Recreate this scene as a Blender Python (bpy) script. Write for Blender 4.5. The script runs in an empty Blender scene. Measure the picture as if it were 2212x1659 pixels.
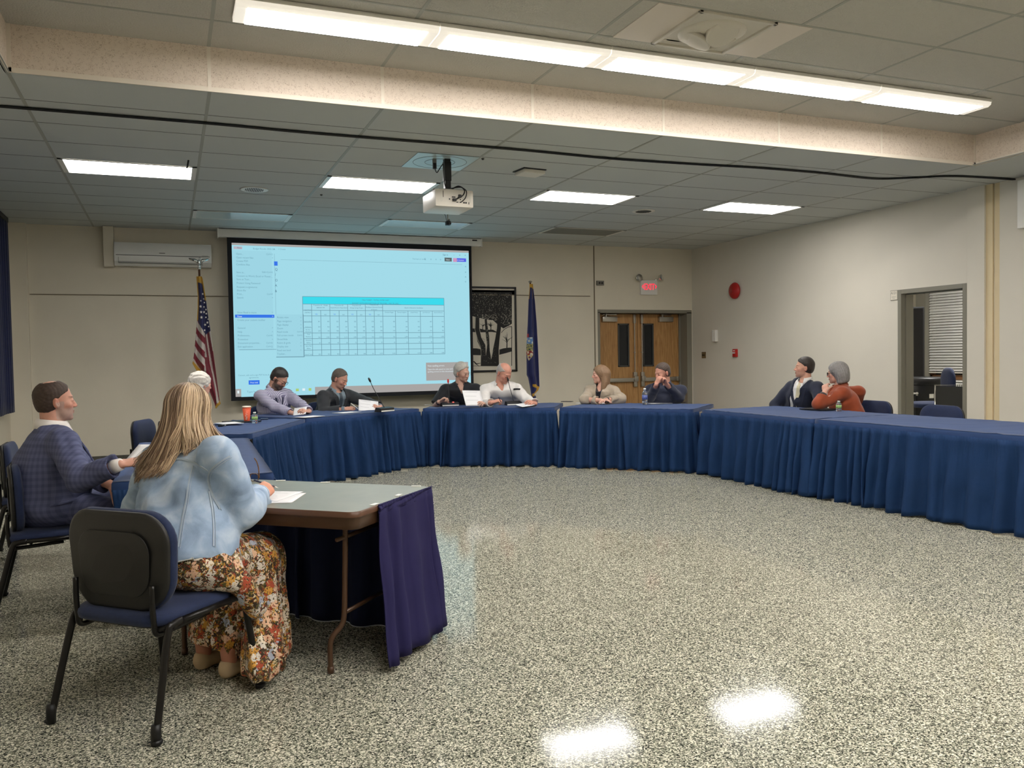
import bpy, bmesh, math, random
import numpy as np
from mathutils import Vector, Matrix, Euler

# ---------------------------------------------------------------- camera, world, exposure
IW, IH, FOC = 2212.0, 1659.0, 1828.565
CAMH, CEIL, UPPER, SOFF = 1.39, 3.27, 3.575, 6.268
YAW, PIT, ROL = 0.384028371, -0.0310421603, -0.0161918441
_f = np.array([math.sin(YAW)*math.cos(PIT), math.cos(YAW)*math.cos(PIT), math.sin(PIT)])
_r0 = np.array([math.cos(YAW), -math.sin(YAW), 0.0]); _u0 = np.cross(_r0, _f)
_r = math.cos(ROL)*_r0 + math.sin(ROL)*_u0
_u = -math.sin(ROL)*_r0 + math.cos(ROL)*_u0
SC = bpy.context.scene
COL = SC.collection
cd = bpy.data.cameras.new('camera'); cam = bpy.data.objects.new('camera', cd); COL.objects.link(cam)
cd.sensor_fit = 'HORIZONTAL'; cd.sensor_width = 36.0; cd.lens = 36.0*FOC/IW; cd.clip_end = 100; cd.clip_start = 0.05
M = Matrix(((_r[0], _u[0], -_f[0], 0), (_r[1], _u[1], -_f[1], 0), (_r[2], _u[2], -_f[2], CAMH), (0, 0, 0, 1)))
cam.matrix_world = M
SC.camera = cam
SC.view_settings.view_transform = 'Standard'
SC.view_settings.look = 'None'
SC.view_settings.exposure = 0.15
SC.view_settings.gamma = 1.0
SC.view_settings.use_curve_mapping = False
wd = bpy.data.worlds.new('world'); SC.world = wd; wd.use_nodes = True
wd.node_tree.nodes['Background'].inputs[0].default_value = (0.02, 0.025, 0.035, 1)
wd.node_tree.nodes['Background'].inputs[1].default_value = 0.3
L_TROFFER, L_STRIP, L_SCREEN = 21.0, 30.0, .90     # how strongly lamp lenses and the projected picture glow

def ray(x, y): return _f + (x-IW/2)/FOC*_r + (IH/2-y)/FOC*_u
def P(x, y, d):                    # point seen at (x, y) of the photograph, d metres ahead of the lens
    return np.array([0, 0, CAMH]) + ray(x, y)*d
def onz(x, y, z): d = ray(x, y); return np.array([0, 0, CAMH]) + d*(z-CAMH)/d[2]
def ony(x, y, Y): d = ray(x, y); return np.array([0, 0, CAMH]) + d*Y/d[1]

# ---------------------------------------------------------------- object helpers
def tag(o, label=None, cat=None, group=None, kind=None):
    if label: o['label'] = label
    if cat: o['category'] = cat
    if group: o['group'] = group
    if kind: o['kind'] = kind
    return o
def empty(name, loc=(0, 0, 0), rz=0.0, label=None, cat=None, group=None):
    o = bpy.data.objects.new(name, None); COL.objects.link(o)
    o.location = loc; o.rotation_euler = (0, 0, rz); o.empty_display_size = 0.1
    return tag(o, label, cat, group)
def link(name, me, parent=None, mat=None, smooth=False):
    if mat is not None:
        for m in (mat if isinstance(mat, (list, tuple)) else [mat]): me.materials.append(m)
    if smooth:
        me.polygons.foreach_set('use_smooth', [True]*len(me.polygons))
    o = bpy.data.objects.new(name, me); COL.objects.link(o)
    if parent is not None: o.parent = parent
    return o
def pymesh(verts, faces, mi=None):
    me = bpy.data.meshes.new('m'); me.from_pydata([tuple(map(float, v)) for v in verts], [], [tuple(map(int, f)) for f in faces]); 
    if mi is not None: me.polygons.foreach_set('material_index', list(mi))
    me.update(); return me
def copy_tree(o, parent=None):
    c = o.copy(); COL.objects.link(c)
    if parent is not None: c.parent = parent
    for ch in [x for x in bpy.data.objects if x.parent is o]: copy_tree(ch, c)
    return c

class MB:
    """collects shapes into one mesh"""
    def __init__(s): s.v = []; s.f = []; s.m = []
    def add(s, v, f, mi=0):
        n = len(s.v); s.v += [tuple(map(float, p)) for p in v]; s.f += [tuple(int(i)+n for i in q) for q in f]; s.m += [mi]*len(f); return s
    def box(s, c, d, R=None, mi=0, bev=0.0):
        c = np.array(c, float); h = np.array(d, float)/2
        if bev > 0:
            bm = bmesh.new(); bmesh.ops.create_cube(bm, size=1.0)
            for v in bm.verts: v.co = Vector((v.co.x*d[0], v.co.y*d[1], v.co.z*d[2]))
            bmesh.ops.bevel(bm, geom=list(bm.edges), offset=bev, segments=2, affect='EDGES', profile=0.6)
            bm.verts.index_update()
            V = np.array([v.co[:] for v in bm.verts]); F = [[v.index for v in f.verts] for f in bm.faces]; bm.free()
        else:
            V = np.array([[x, y, z] for x in (-1, 1) for y in (-1, 1) for z in (-1, 1)])*h
            F = [(0, 1, 3, 2), (4, 6, 7, 5), (0, 4, 5, 1), (2, 3, 7, 6), (0, 2, 6, 4), (1, 5, 7, 3)]
        if R is not None: V = V @ np.array(R).T
        return s.add(V+c, F, mi)
    def bx(s, x0, x1, y0, y1, z0, z1, mi=0, bev=0.0):
        return s.box(((x0+x1)/2, (y0+y1)/2, (z0+z1)/2), (abs(x1-x0), abs(y1-y0), abs(z1-z0)), None, mi, bev)
    def quad(s, a, b, c, d, mi=0): return s.add([a, b, c, d], [(0, 1, 2, 3)], mi)
    def tube(s, pts, r, n=8, mi=0, caps=True, flat=None, up=(0, 0, 1)):
        pts = [np.array(p, float) for p in pts]; N = len(pts)
        rr = list(r) if hasattr(r, '__len__') else [r]*N
        T = []
        for i in range(N):
            a = pts[max(i-1, 0)]; b = pts[min(i+1, N-1)]; t = b-a; T.append(t/(np.linalg.norm(t)+1e-12))
        u = np.array(up, float)
        if abs(u @ T[0]) > 0.95: u = np.array([1., 0, 0]) if abs(T[0][0]) < .9 else np.array([0., 1, 0])
        V = []
        for i in range(N):
            a = np.cross(T[i], u); a /= np.linalg.norm(a)+1e-12; b = np.cross(a, T[i]); u = b
            for k in range(n):
                an = 2*math.pi*k/n; ca, sb = math.cos(an), math.sin(an)
                if flat: sb *= flat
                V.append(pts[i]+rr[i]*(ca*a+sb*b))
        F = []
        for i in range(N-1):
            for k in range(n):
                F.append((i*n+k, i*n+(k+1) % n, (i+1)*n+(k+1) % n, (i+1)*n+k))
        if caps: F.append(tuple(range(n-1, -1, -1))); F.append(tuple((N-1)*n+k for k in range(n)))
        return s.add(V, F, mi)
    def lathe(s, prof, c=(0, 0, 0), n=20, R=None, mi=0):
        V = []; m = len(prof)
        for r, z in prof:
            for k in range(n):
                a = 2*math.pi*k/n; V.append((r*math.cos(a), r*math.sin(a), z))
        V = np.array(V)
        if R is not None: V = V @ np.array(R).T
        F = [(i*n+k, i*n+(k+1) % n, (i+1)*n+(k+1) % n, (i+1)*n+k) for i in range(m-1) for k in range(n)]
        F.append(tuple(range(n-1, -1, -1))); F.append(tuple((m-1)*n+k for k in range(n)))
        return s.add(V+np.array(c, float), F, mi)
    def sph(s, c, r, n=12, m=8, R=None, mi=0):
        r = np.array(r if hasattr(r, '__len__') else [r]*3, float)
        V = [(0, 0, 1.)]
        for i in range(1, m):
            for k in range(n):
                t = math.pi*i/m; a = 2*math.pi*k/n; V.append((math.sin(t)*math.cos(a), math.sin(t)*math.sin(a), math.cos(t)))
        V.append((0, 0, -1.)); V = np.array(V)*r
        if R is not None: V = V @ np.array(R).T
        F = [(0, 1+k, 1+(k+1) % n) for k in range(n)]
        for i in range(m-2):
            for k in range(n): F.append((1+i*n+k, 1+(i+1)*n+k, 1+(i+1)*n+(k+1) % n, 1+i*n+(k+1) % n))
        L = 1+(m-1)*n; b = 1+(m-2)*n
        F += [(L, b+(k+1) % n, b+k) for k in range(n)]
        return s.add(V+np.array(c, float), F, mi)
    def prism(s, poly, z0, z1, mi=0, T=None):
        """extrude a 2D polygon; T maps (u,v,w)->xyz"""
        n = len(poly); V = [(p[0], p[1], z0) for p in poly]+[(p[0], p[1], z1) for p in poly]
        if T is not None: V = [T(*v) for v in V]
        F = [tuple(range(n-1, -1, -1)), tuple(range(n, 2*n))]+[(i, (i+1) % n, n+(i+1) % n, n+i) for i in range(n)]
        return s.add(V, F, mi)
    def build(s, name, mat, parent=None, smooth=False, auto=None):
        me = pymesh(s.v, s.f, s.m)
        bm = bmesh.new(); bm.from_mesh(me); bmesh.ops.recalc_face_normals(bm, faces=bm.faces)
        if auto is not None:
            for e in bm.edges:
                if len(e.link_faces) == 2 and e.calc_face_angle(0) > auto: e.smooth = False
            smooth = True
        bm.to_mesh(me); bm.free()
        return link(name, me, parent, mat, smooth)

def RZ(a): c, s = math.cos(a), math.sin(a); return np.array([[c, -s, 0], [s, c, 0], [0, 0, 1.]])
def RX(a): c, s = math.cos(a), math.sin(a); return np.array([[1., 0, 0], [0, c, -s], [0, s, c]])
def RY(a): c, s = math.cos(a), math.sin(a); return np.array([[c, 0, s], [0, 1., 0], [-s, 0, c]])
def spl(pts, n=6):
    """Catmull-Rom through points"""
    pts = [np.array(p, float) for p in pts]; q = [2*pts[0]-pts[1]]+pts+[2*pts[-1]-pts[-2]]; out = []
    for i in range(1, len(q)-2):
        for k in range(n):
            t = k/n; a, b, c, d = q[i-1], q[i], q[i+1], q[i+2]
            out.append(.5*((2*b)+(-a+c)*t+(2*a-5*b+4*c-d)*t*t+(-a+3*b-3*c+d)*t**3))
    out.append(pts[-1]); return out
def rrect(w, h, r, n=5):
    out = []
    for cx, cy, a0 in ((w/2-r, h/2-r, 0), (-w/2+r, h/2-r, 90), (-w/2+r, -h/2+r, 180), (w/2-r, -h/2+r, 270)):
        for k in range(n+1):
            a = math.radians(a0+90*k/n); out.append((cx+r*math.cos(a), cy+r*math.sin(a)))
    return out

# ---------------------------------------------------------------- materials
def lin(c):
    return tuple(((v/255)/12.92 if v/255 <= .04045 else ((v/255+.055)/1.055)**2.4) for v in c)
def mat(name, rgb, rough=.6, metal=0., spec=.5, var=0., vscale=20., bump=0., bscale=100., emit=None, est=0., trans=0., sheen=0., attr=None, ior=1.45):
    """rgb in sRGB 0-255"""
    m = bpy.data.materials.new(name); m.use_nodes = True; nt = m.node_tree; N = nt.nodes; Lk = nt.links
    b = N['Principled BSDF']; c = lin(rgb)
    b.inputs['Base Color'].default_value = (*c, 1); b.inputs['Roughness'].default_value = rough
    b.inputs['Metallic'].default_value = metal; b.inputs['Specular IOR Level'].default_value = spec; b.inputs['IOR'].default_value = ior
    if trans: b.inputs['Transmission Weight'].default_value = trans
    if sheen: b.inputs['Sheen Weight'].default_value = sheen
    if emit is not None:
        b.inputs['Emission Color'].default_value = (*lin(emit), 1); b.inputs['Emission Strength'].default_value = est
    tc = N.new('ShaderNodeTexCoord')
    if attr:
        a = N.new('ShaderNodeAttribute'); a.attribute_name = attr; Lk.new(a.outputs['Color'], b.inputs['Base Color'])
    if var:
        n = N.new('ShaderNodeTexNoise'); n.inputs['Scale'].default_value = vscale; n.inputs['Detail'].default_value = 4
        Lk.new(tc.outputs['Object'], n.inputs['Vector'])
        mx = N.new('ShaderNodeMix'); mx.data_type = 'RGBA'; mx.blend_type = 'MULTIPLY'; mx.inputs[0].default_value = 1.0
        r = N.new('ShaderNodeMapRange'); r.inputs[3].default_value = 1-var; r.inputs[4].default_value = 1+var
        r.inputs[1].default_value = .3; r.inputs[2].default_value = .7
        Lk.new(n.outputs['Fac'], r.inputs[0])
        if attr: Lk.new(a.outputs['Color'], mx.inputs[6])
        else: mx.inputs[6].default_value = (*c, 1)
        Lk.new(r.outputs[0], mx.inputs[7]); Lk.new(mx.outputs[2], b.inputs['Base Color'])
    if bump:
        n2 = N.new('ShaderNodeTexNoise'); n2.inputs['Scale'].default_value = bscale; n2.inputs['Detail'].default_value = 3
        Lk.new(tc.outputs['Object'], n2.inputs['Vector'])
        bp = N.new('ShaderNodeBump'); bp.inputs['Strength'].default_value = bump; bp.inputs['Distance'].default_value = .01
        Lk.new(n2.outputs['Fac'], bp.inputs['Height']); Lk.new(bp.outputs[0], b.inputs['Normal'])
    return m
def emis(name, rgb, st, base=(0, 0, 0)):
    m = bpy.data.materials.new(name); m.use_nodes = True; nt = m.node_tree; N = nt.nodes
    N.remove(N['Principled BSDF']); e = N.new('ShaderNodeEmission'); e.inputs[0].default_value = (*lin(rgb), 1); e.inputs[1].default_value = st
    nt.links.new(e.outputs[0], N['Material Output'].inputs[0]); return m
def ramp(N, stops, interp='LINEAR'):
    r = N.new('ShaderNodeValToRGB'); r.color_ramp.interpolation = interp
    el = r.color_ramp.elements
    while len(el) < len(stops): el.new(.5)
    for e, (p, c) in zip(el, stops): e.position = p; e.color = (*lin(c), 1)
    return r

def floor_mat():
    m = mat('terrazzo_floor', (150, 150, 130), rough=.16, spec=.16); nt = m.node_tree; N = nt.nodes; L = nt.links; b = N['Principled BSDF']
    tc = N.new('ShaderNodeTexCoord'); n = N.new('ShaderNodeTexNoise'); n.inputs['Scale'].default_value = 100; n.inputs['Detail'].default_value = 2
    L.new(tc.outputs['Object'], n.inputs['Vector'])
    mp = N.new('ShaderNodeVectorMath'); mp.operation = 'SCALE'; mp.inputs['Scale'].default_value = .012
    L.new(n.outputs['Color'], mp.inputs[0])
    ad = N.new('ShaderNodeVectorMath'); ad.operation = 'ADD'; L.new(tc.outputs['Object'], ad.inputs[0]); L.new(mp.outputs[0], ad.inputs[1])
    v = N.new('ShaderNodeTexVoronoi'); v.inputs['Scale'].default_value = 205; L.new(ad.outputs[0], v.inputs['Vector'])
    r = ramp(N, [(0, (44, 46, 40)), (.18, (84, 86, 76)), (.34, (122, 124, 110)), (.54, (158, 157, 140)), (.72, (200, 196, 178)), (.88, (226, 222, 204))], 'CONSTANT')
    sx = N.new('ShaderNodeSeparateColor'); L.new(v.outputs['Color'], sx.inputs[0]); L.new(sx.outputs[0], r.inputs[0])
    L.new(r.outputs[0], b.inputs['Base Color'])
    n3 = N.new('ShaderNodeTexNoise'); n3.inputs['Scale'].default_value = 3; n3.inputs['Detail'].default_value = 5; L.new(tc.outputs['Object'], n3.inputs['Vector'])
    mr = N.new('ShaderNodeMapRange'); mr.inputs[1].default_value = .3; mr.inputs[2].default_value = .7; mr.inputs[3].default_value = .07; mr.inputs[4].default_value = .11
    L.new(n3.outputs['Fac'], mr.inputs[0]); L.new(mr.outputs[0], b.inputs['Roughness'])
    return m
def tile_mat(name, rgb, bs, st, worm=False, fleck=(150, 140, 130)):
    m = mat(name, rgb, rough=.95, spec=.2); nt = m.node_tree; N = nt.nodes; L = nt.links; b = N['Principled BSDF']
    tc = N.new('ShaderNodeTexCoord'); n = N.new('ShaderNodeTexNoise'); n.inputs['Scale'].default_value = bs; n.inputs['Detail'].default_value = 3
    L.new(tc.outputs['Object'], n.inputs['Vector'])
    bp = N.new('ShaderNodeBump'); bp.inputs['Strength'].default_value = st; bp.inputs['Distance'].default_value = .01
    L.new(n.outputs['Fac'], bp.inputs['Height']); L.new(bp.outputs[0], b.inputs['Normal'])
    if worm:
        w = N.new('ShaderNodeTexNoise'); w.inputs['Scale'].default_value = 55; w.inputs['Detail'].default_value = 1; w.inputs['Distortion'].default_value = 1.5
        L.new(tc.outputs['Object'], w.inputs['Vector'])
        s = N.new('ShaderNodeMath'); s.operation = 'SUBTRACT'; s.inputs[1].default_value = .5; L.new(w.outputs['Fac'], s.inputs[0])
        a = N.new('ShaderNodeMath'); a.operation = 'ABSOLUTE'; L.new(s.outputs[0], a.inputs[0])
        w2 = N.new('ShaderNodeTexNoise'); w2.inputs['Scale'].default_value = 40; L.new(tc.outputs['Object'], w2.inputs['Vector'])
        g = N.new('ShaderNodeMath'); g.operation = 'GREATER_THAN'; g.inputs[1].default_value = .47; L.new(w2.outputs['Fac'], g.inputs[0])
        l = N.new('ShaderNodeMath'); l.operation = 'LESS_THAN'; l.inputs[1].default_value = .022; L.new(a.outputs[0], l.inputs[0])
        mu = N.new('ShaderNodeMath'); mu.operation = 'MULTIPLY'; L.new(g.outputs[0], mu.inputs[0]); L.new(l.outputs[0], mu.inputs[1])
        mx = N.new('ShaderNodeMix'); mx.data_type = 'RGBA'; mx.inputs[6].default_value = (*lin(rgb), 1); mx.inputs[7].default_value = (*lin(fleck), 1)
        L.new(mu.outputs[0], mx.inputs[0]); L.new(mx.outputs[2], b.inputs['Base Color'])
    return m

def wood_mat(name, c1, c2, axis='Z', sc=1.0):
    m = mat(name, c1, rough=.42); nt = m.node_tree; N = nt.nodes; L = nt.links; b = N['Principled BSDF']
    tc = N.new('ShaderNodeTexCoord'); mp = N.new('ShaderNodeMapping'); mp.inputs['Scale'].default_value = (14*sc, 14*sc, 1.2*sc) if axis == 'Z' else (1.2*sc, 14*sc, 14*sc)
    L.new(tc.outputs['Object'], mp.inputs['Vector'])
    n = N.new('ShaderNodeTexNoise'); n.inputs['Scale'].default_value = 3; n.inputs['Detail'].default_value = 8; n.inputs['Distortion'].default_value = .8
    L.new(mp.outputs[0], n.inputs['Vector']); r = ramp(N, [(.3, c2), (.55, c1), (.75, tuple(min(255, v+14) for v in c1))])
    L.new(n.outputs['Fac'], r.inputs[0]); L.new(r.outputs[0], b.inputs['Base Color']); return m

m_floor = floor_mat()
m_tile = tile_mat('lay_in_ceiling_tile', (196, 199, 196), 260, .25)
m_tile_up = tile_mat('pebbled_ceiling_tile', (194, 191, 182), 75, 1.0)
m_soffit = tile_mat('soffit_tile', (228, 214, 200), 200, .2, worm=True, fleck=(190, 172, 156))
m_grid = mat('ceiling_grid_bar', (158, 158, 150), .5)
m_gridd = mat('tile_joint', (84, 84, 78), .8)
m_gridw = mat('soffit_grid_bar', (232, 222, 208), .5)
m_wall = mat('cream_wall_paint', (222, 214, 196), .7, var=.025, vscale=2.5, bump=.08, bscale=90)
m_wall_r = mat('right_wall_paint', (218, 212, 199), .65, var=.02, vscale=2.0, bump=.05, bscale=60)
m_wall_y = mat('yellowish_jamb_paint', (222, 204, 166), .65, var=.03, vscale=3)
m_base = mat('grey_baseboard', (82, 80, 72), .5, var=.2, vscale=30)
m_line = mat('wall_joint', (128, 116, 96), .8)
m_fgrey = mat('grey_frame_paint', (134, 130, 118), .45)
m_white = mat('white_enamel', (232, 230, 224), .35)
m_offw = mat('off_white_plastic', (222, 218, 208), .4)
m_black = mat('black_plastic', (20, 20, 22), .45)
m_lens = emis('lit_troffer_lens', (255, 251, 246), L_TROFFER)
m_strip = emis('lit_strip_lens', (255, 250, 243), L_STRIP)
m_acr = mat('clear_prismatic_acrylic', (240, 236, 226), .15, emit=(255, 246, 232), est=.55)
m_off = mat('unlit_troffer_lens', (206, 220, 220), .22)
m_offd = mat('dark_unlit_panel', (120, 120, 112), .6)
m_steel = mat('brushed_steel', (180, 176, 168), .3, metal=1.)
m_chrome = mat('polished_chrome', (225, 225, 222), .12, metal=1.)

# ---------------------------------------------------------------- room shell
XL, XR, YB, YN = -1.96, 8.71, 12.88, -4.2      # left, right, far and near walls
def struct(o): o['kind'] = 'structure'; return o
b = MB(); b.bx(XL-.2, 13.2, YN-.2, YB+.2, -.1, 0); struct(b.build('floor', m_floor))
CX0, CX1, CY0 = -.91, 7.66, -.9                # the raised part of the ceiling
b = MB()
for x0, x1, y0, y1 in ((XL, XR, SOFF, YB), (XL, CX0, CY0, SOFF), (CX1, XR, CY0, SOFF), (XL, XR, YN, CY0)):
    b.bx(x0, x1, y0, y1, CEIL, CEIL+.02)
b.bx(CX0, CX1, CY0, SOFF, UPPER, UPPER+.02, mi=1)
ceil = struct(b.build('ceiling', [m_tile, m_tile_up]))
g = MB()
for i in range(-1, 8):
    x = CX0+1.2192*i
    if XL < x < XR:
        if CX0+.1 < x < CX1-.1:
            g.bx(x-.012, x+.012, SOFF, YB, CEIL-.002, CEIL+.004)
            g.bx(x-.012, x+.012, CY0, SOFF, UPPER-.002, UPPER+.004)
        else: g.bx(x-.012, x+.012, YN, YB, CEIL-.002, CEIL+.004)
y = 5.17
while y > CY0: g.bx(CX0, CX1, y-.010, y+.010, UPPER-.0025, UPPER+.003); y -= .6096
g.bx(CX0, CX1, 5.7696, 5.7896, UPPER-.0025, UPPER+.003)
g.build('ceiling_grid_bar', m_grid, ceil)
g = MB()
for j in range(-16, 11):
    y = SOFF+.6096*j
    if j < 0:
        for a, c in ((XL, CX0-.02), (CX1+.02, XR)): g.bx(a, c, y-.0035, y+.0035, CEIL-.001, CEIL+.003)
    elif j > 0: g.bx(XL, XR, y-.0045, y+.0045, CEIL-.001, CEIL+.003)
g.build('tile_joint', m_gridd, ceil)
b = MB(); b.bx(CX0-.02, CX1+.02, SOFF, SOFF+.02, CEIL, UPPER); b.bx(CX0-.02, CX0, CY0, SOFF, CEIL, UPPER)
b.bx(CX1, CX1+.02, CY0, SOFF, CEIL, UPPER); b.bx(CX0-.02, CX1+.02, CY0-.02, CY0, CEIL, UPPER)
b.build('soffit', m_soffit, ceil)
g = MB()
for i in range(1, 7): x = CX0+1.2192*i; g.bx(x-.012, x+.012, SOFF-.004, SOFF+.002, CEIL, UPPER)
for x in (CX0+.012, CX1-.012): g.bx(x-.012, x+.012, SOFF-.006, SOFF, CEIL, UPPER)
g.bx(CX0, CX1, SOFF-.006, SOFF+.002, CEIL-.004, CEIL+.028); g.bx(CX0, CX0+.006, CY0, SOFF, CEIL-.004, CEIL+.028); g.bx(CX1-.006, CX1, CY0, SOFF, CEIL-.004, CEIL+.028)
g.build('soffit_trim', m_gridw, ceil)

# far wall with the double-door opening
DX0, DX1, DZ = 6.80, 8.70, 2.19
b = MB(); b.bx(XL-.1, DX0, YB, YB+.25, 0, CEIL); b.bx(DX0, DX1, YB, YB+.25, DZ, CEIL); b.bx(DX1, XR+.1, YB, YB+.25, 0, CEIL)
wb = struct(b.build('wall_back', m_wall))
b = MB(); b.bx(-1.70, .9, YB-.012, YB, 2.345, 2.43); b.bx(4.45, 6.66, YB-.012, YB, 2.42, 2.49)
struct(b.build('trim_1', m_wall))
b = MB(); b.bx(-1.70, .9, YB-.014, YB, 2.333, 2.343); b.bx(4.45, 6.66, YB-.014, YB, 2.408, 2.418); b.bx(6.735, 6.75, YB-.012, YB, .1, CEIL)
struct(b.build('trim_2', m_line))
b = MB(); b.bx(XL, -1.71, YB-.10, YB, 0, CEIL, bev=.004); struct(b.build('trim_3', m_wall))
b = MB(); b.bx(XL, DX0, YB-.02, YB, 0, .13)
struct(b.build('baseboard_back', [m_base]))
# left wall, near wall, right wall with its doorway
b = MB(); b.bx(XL-.15, XL, YN, YB, 0, CEIL); struct(b.build('wall_left', m_wall))
b = MB(); b.bx(XL-.15, XR+.15, YN-.15, YN, 0, CEIL); struct(b.build('wall_near', m_wall))
b = MB(); b.bx(XL, XL+.02, YN, YB-.1, 0, .13); struct(b.build('baseboard_left', m_base))
RY0, RY1, RZT = 7.235, 8.25, 2.18
XW = XR+.19
b = MB(); b.bx(XR, XW, YN, RY0, 0, CEIL); b.bx(XR, XW, RY1, YB+.1, 0, CEIL); b.bx(XR, XW, RY0, RY1, RZT, CEIL)
struct(b.build('wall_right', m_wall_r))
b = MB(); b.bx(XR, XR+.01, YN, RY0, 0, .12); b.bx(XR-.012, XR, RY1, YB, 0, .12); struct(b.build('baseboard_right', m_base))
b = MB(); b.bx(XR-.05, XR, 6.97, 7.20, 0, CEIL, bev=.004); b.bx(XR-.05, XR, YN, 6.78, 0, CEIL, bev=.004); struct(b.build('trim_4', m_wall_r))
b = MB(); b.bx(XR-.012, XR, 6.78, 6.87, 0, CEIL); b.bx(XR-.024, XR, 6.885, 6.97, 0, CEIL); struct(b.build('trim_5', m_wall_y))
b = MB()                                                     # steel frame of the doorway
for y0, y1 in ((RY0, RY0+.055), (RY1-.055, RY1)): b.bx(XR-.012, XW+.012, y0, y1, 0, RZT, bev=.003)
b.bx(XR-.012, XW+.012, RY0+.056, RY1-.056, RZT-.055, RZT, bev=.003)
for y0, y1 in ((RY0+.055, RY0+.07), (RY1-.07, RY1-.055)): b.bx(XR+.06, XR+.11, y0, y1, 0, RZT-.055)
b.bx(XR+.06, XR+.11, RY0+.071, RY1-.071, RZT-.07, RZT-.056)
struct(b.build('door_2', m_fgrey))

# ---- the room beyond the doorway
FX = 12.5
b = MB(); b.bx(FX, FX+.2, 5.2, 11.0, 0, .93); b.bx(FX, FX+.2, 5.2, 10.25, .93, CEIL); b.bx(FX, FX+.2, 11.13, 12.6, .93, CEIL); b.bx(FX, FX+.2, 11.0, 12.6, 0, .93)
b.bx(FX, FX+.2, 10.25, 11.13, 2.6, CEIL)
struct(b.build('wall_east', m_wall_r))
b = MB(); b.bx(XW, FX, 12.4, 12.5, 0, CEIL); b.bx(XW, FX, 5.1, 5.2, 0, CEIL); struct(b.build('wall_north', m_wall_r))
b = MB(); b.bx(XW, FX+.2, 5.1, 12.5, CEIL-.1, CEIL-.05); struct(b.build('ceiling_office', m_tile))
b = MB(); b.bx(FX-.12, FX, 11.13, 11.33, 0, CEIL-.1); struct(b.build('trim_6', m_fgrey))
m_glass = mat('dark_window_glass', (14, 15, 18), .05)
w = empty('window_1', (FX+.1, 10.7, .93)); struct(w)
b = MB(); b.bx(-.01, .01, -.45, .43, 0, 1.67); b.build('pane', m_glass, w)
b = MB(); b.bx(-.1, .0, -.45, -.41, 0, 1.67); b.bx(-.1, .0, .39, .43, 0, 1.67); b.bx(-.1, .0, -.45, .43, 0, .04); b.bx(-.14, .02, -.47, .45, -.04, 0)
b.build('window_frame', mat('bronze_window_frame', (120, 84, 54), .4), w)
bl = empty('window_blind', (FX-.03, 10.69, 1.01), 0, 'white horizontal slat blind lowered over the dark office window', 'blind')
b = MB(); n = 32
for i in range(n):
    z = 2.53-1.01 - i*.0475
    b.box((0, 0, z), (.05, .86, .003), RY(math.radians(-58 if i != 9 else -75)))
b.build('slat', mat('cream_blind_slat', (214, 213, 208), .45), bl)
b = MB(); b.bx(-.02, .02, -.43, .43, -.01, .012, bev=.004); b.bx(-.025, .025, -.43, .43, 1.55, 1.60, bev=.004); b.build('rail', m_offw, bl)
b = MB()
for y in (-.3, .3): b.tube([(0.0, y, 0), (0.0, y, 1.55)], .0015, 5)
b.tube([(-.035, .33, .5), (-.035, .33, 1.55)], .002, 5); b.build('cord', m_offw, bl)
rd = empty('radiator', (FX-.1, 10.6, 0), 0, 'white finned radiator under the office window', 'radiator')
b = MB(); b.bx(-.09, .08, -.7, .55, .12, .84, bev=.01); b.bx(-.09, .08, -.7, .55, .855, .88, bev=.004); b.build('casing', m_white, rd)
b = MB()
for k in range(30): b.bx(-.093, -.088, -.68+k*.04, -.68+k*.04+.016, .70, .82)
b.build('slot_shade', mat('radiator_shadow_slot', (120, 118, 110), .6), rd)  # grey bars paint the shade in the slots between fins
tv = empty('display_screen', tuple(P(1968, 760, 13.6)*[1, 1, 0]), math.radians(-24), 'large black flat display seen edge-on beyond the doorway', 'display')
b = MB(); b.bx(-.9, .19, -.06, .02, .86, 2.1, bev=.012); b.build('bezel', m_black, tv)
b = MB(); b.bx(-.87, .16, -.066, -.061, .93, 2.07); b.build('panel', mat('display_glass', (8, 8, 10), .08), tv)
b = MB()
for x in (-.6, .0): b.bx(x-.03, x+.03, .0, .05, 0.02, .9); b.bx(x-.05, x+.05, -.25, .3, 0.0, .035)
b.bx(-.6, .0, .02, .05, .5, .56); b.build('stand', m_black, tv)
bn = empty('waste_bin', tuple(P(1990, 860, 12.3)*[1, 1, 0]), 0, 'large round black waste bin with a rolled rim, inside the office', 'bin'); bn.scale = (1.25, 1.25, 1.5)
b = MB(); b.lathe([(.17, 0), (.23, .60), (.235, .62)], n=28); b.build('bin_body', mat('black_bin_plastic', (34, 34, 36), .4), bn, smooth=True)
b = MB(); b.lathe([(.235, .60), (.265, .61), (.27, .66), (.25, .675), (.2, .675)], n=28); b.build('rim', m_black, bn, smooth=True)
b = MB(); b.box((-.2, -.09, .52), (.004, .07, .035), RZ(.4)); b.box((-.08, -.215, .50), (.06, .004, .04), RZ(-.1)); b.build('sticker', m_white, bn)
dk = empty('side_table', tuple(P(1966, 862, 12.0)*[1, 1, 0]), 0, 'small white-topped table just inside the office doorway', 'table')
b = MB(); b.bx(-.3, .14, -.02, .5, .78, .80, bev=.006); b.build('table_top', m_white, dk)
b = MB()
for x in (-.27, .11):
    for y in (.02, .46): b.tube([(x, y, 0), (x, y, .78)], .015, 8)
b.build('leg', m_black, dk)
lt = empty('office_ceiling_light', (10.6, 8.6, CEIL-.1), 0, 'bright troffer lighting the office behind the doorway', 'light')
b = MB(); b.bx(-.3, .3, -.6, .6, -.02, -.003); b.build('lens', emis('office_lens', (255, 252, 248), 48.0), lt)
b = MB(); b.bx(-.32, .32, -.62, .62, -.003, .04); b.build('frame', m_white, lt)

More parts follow.
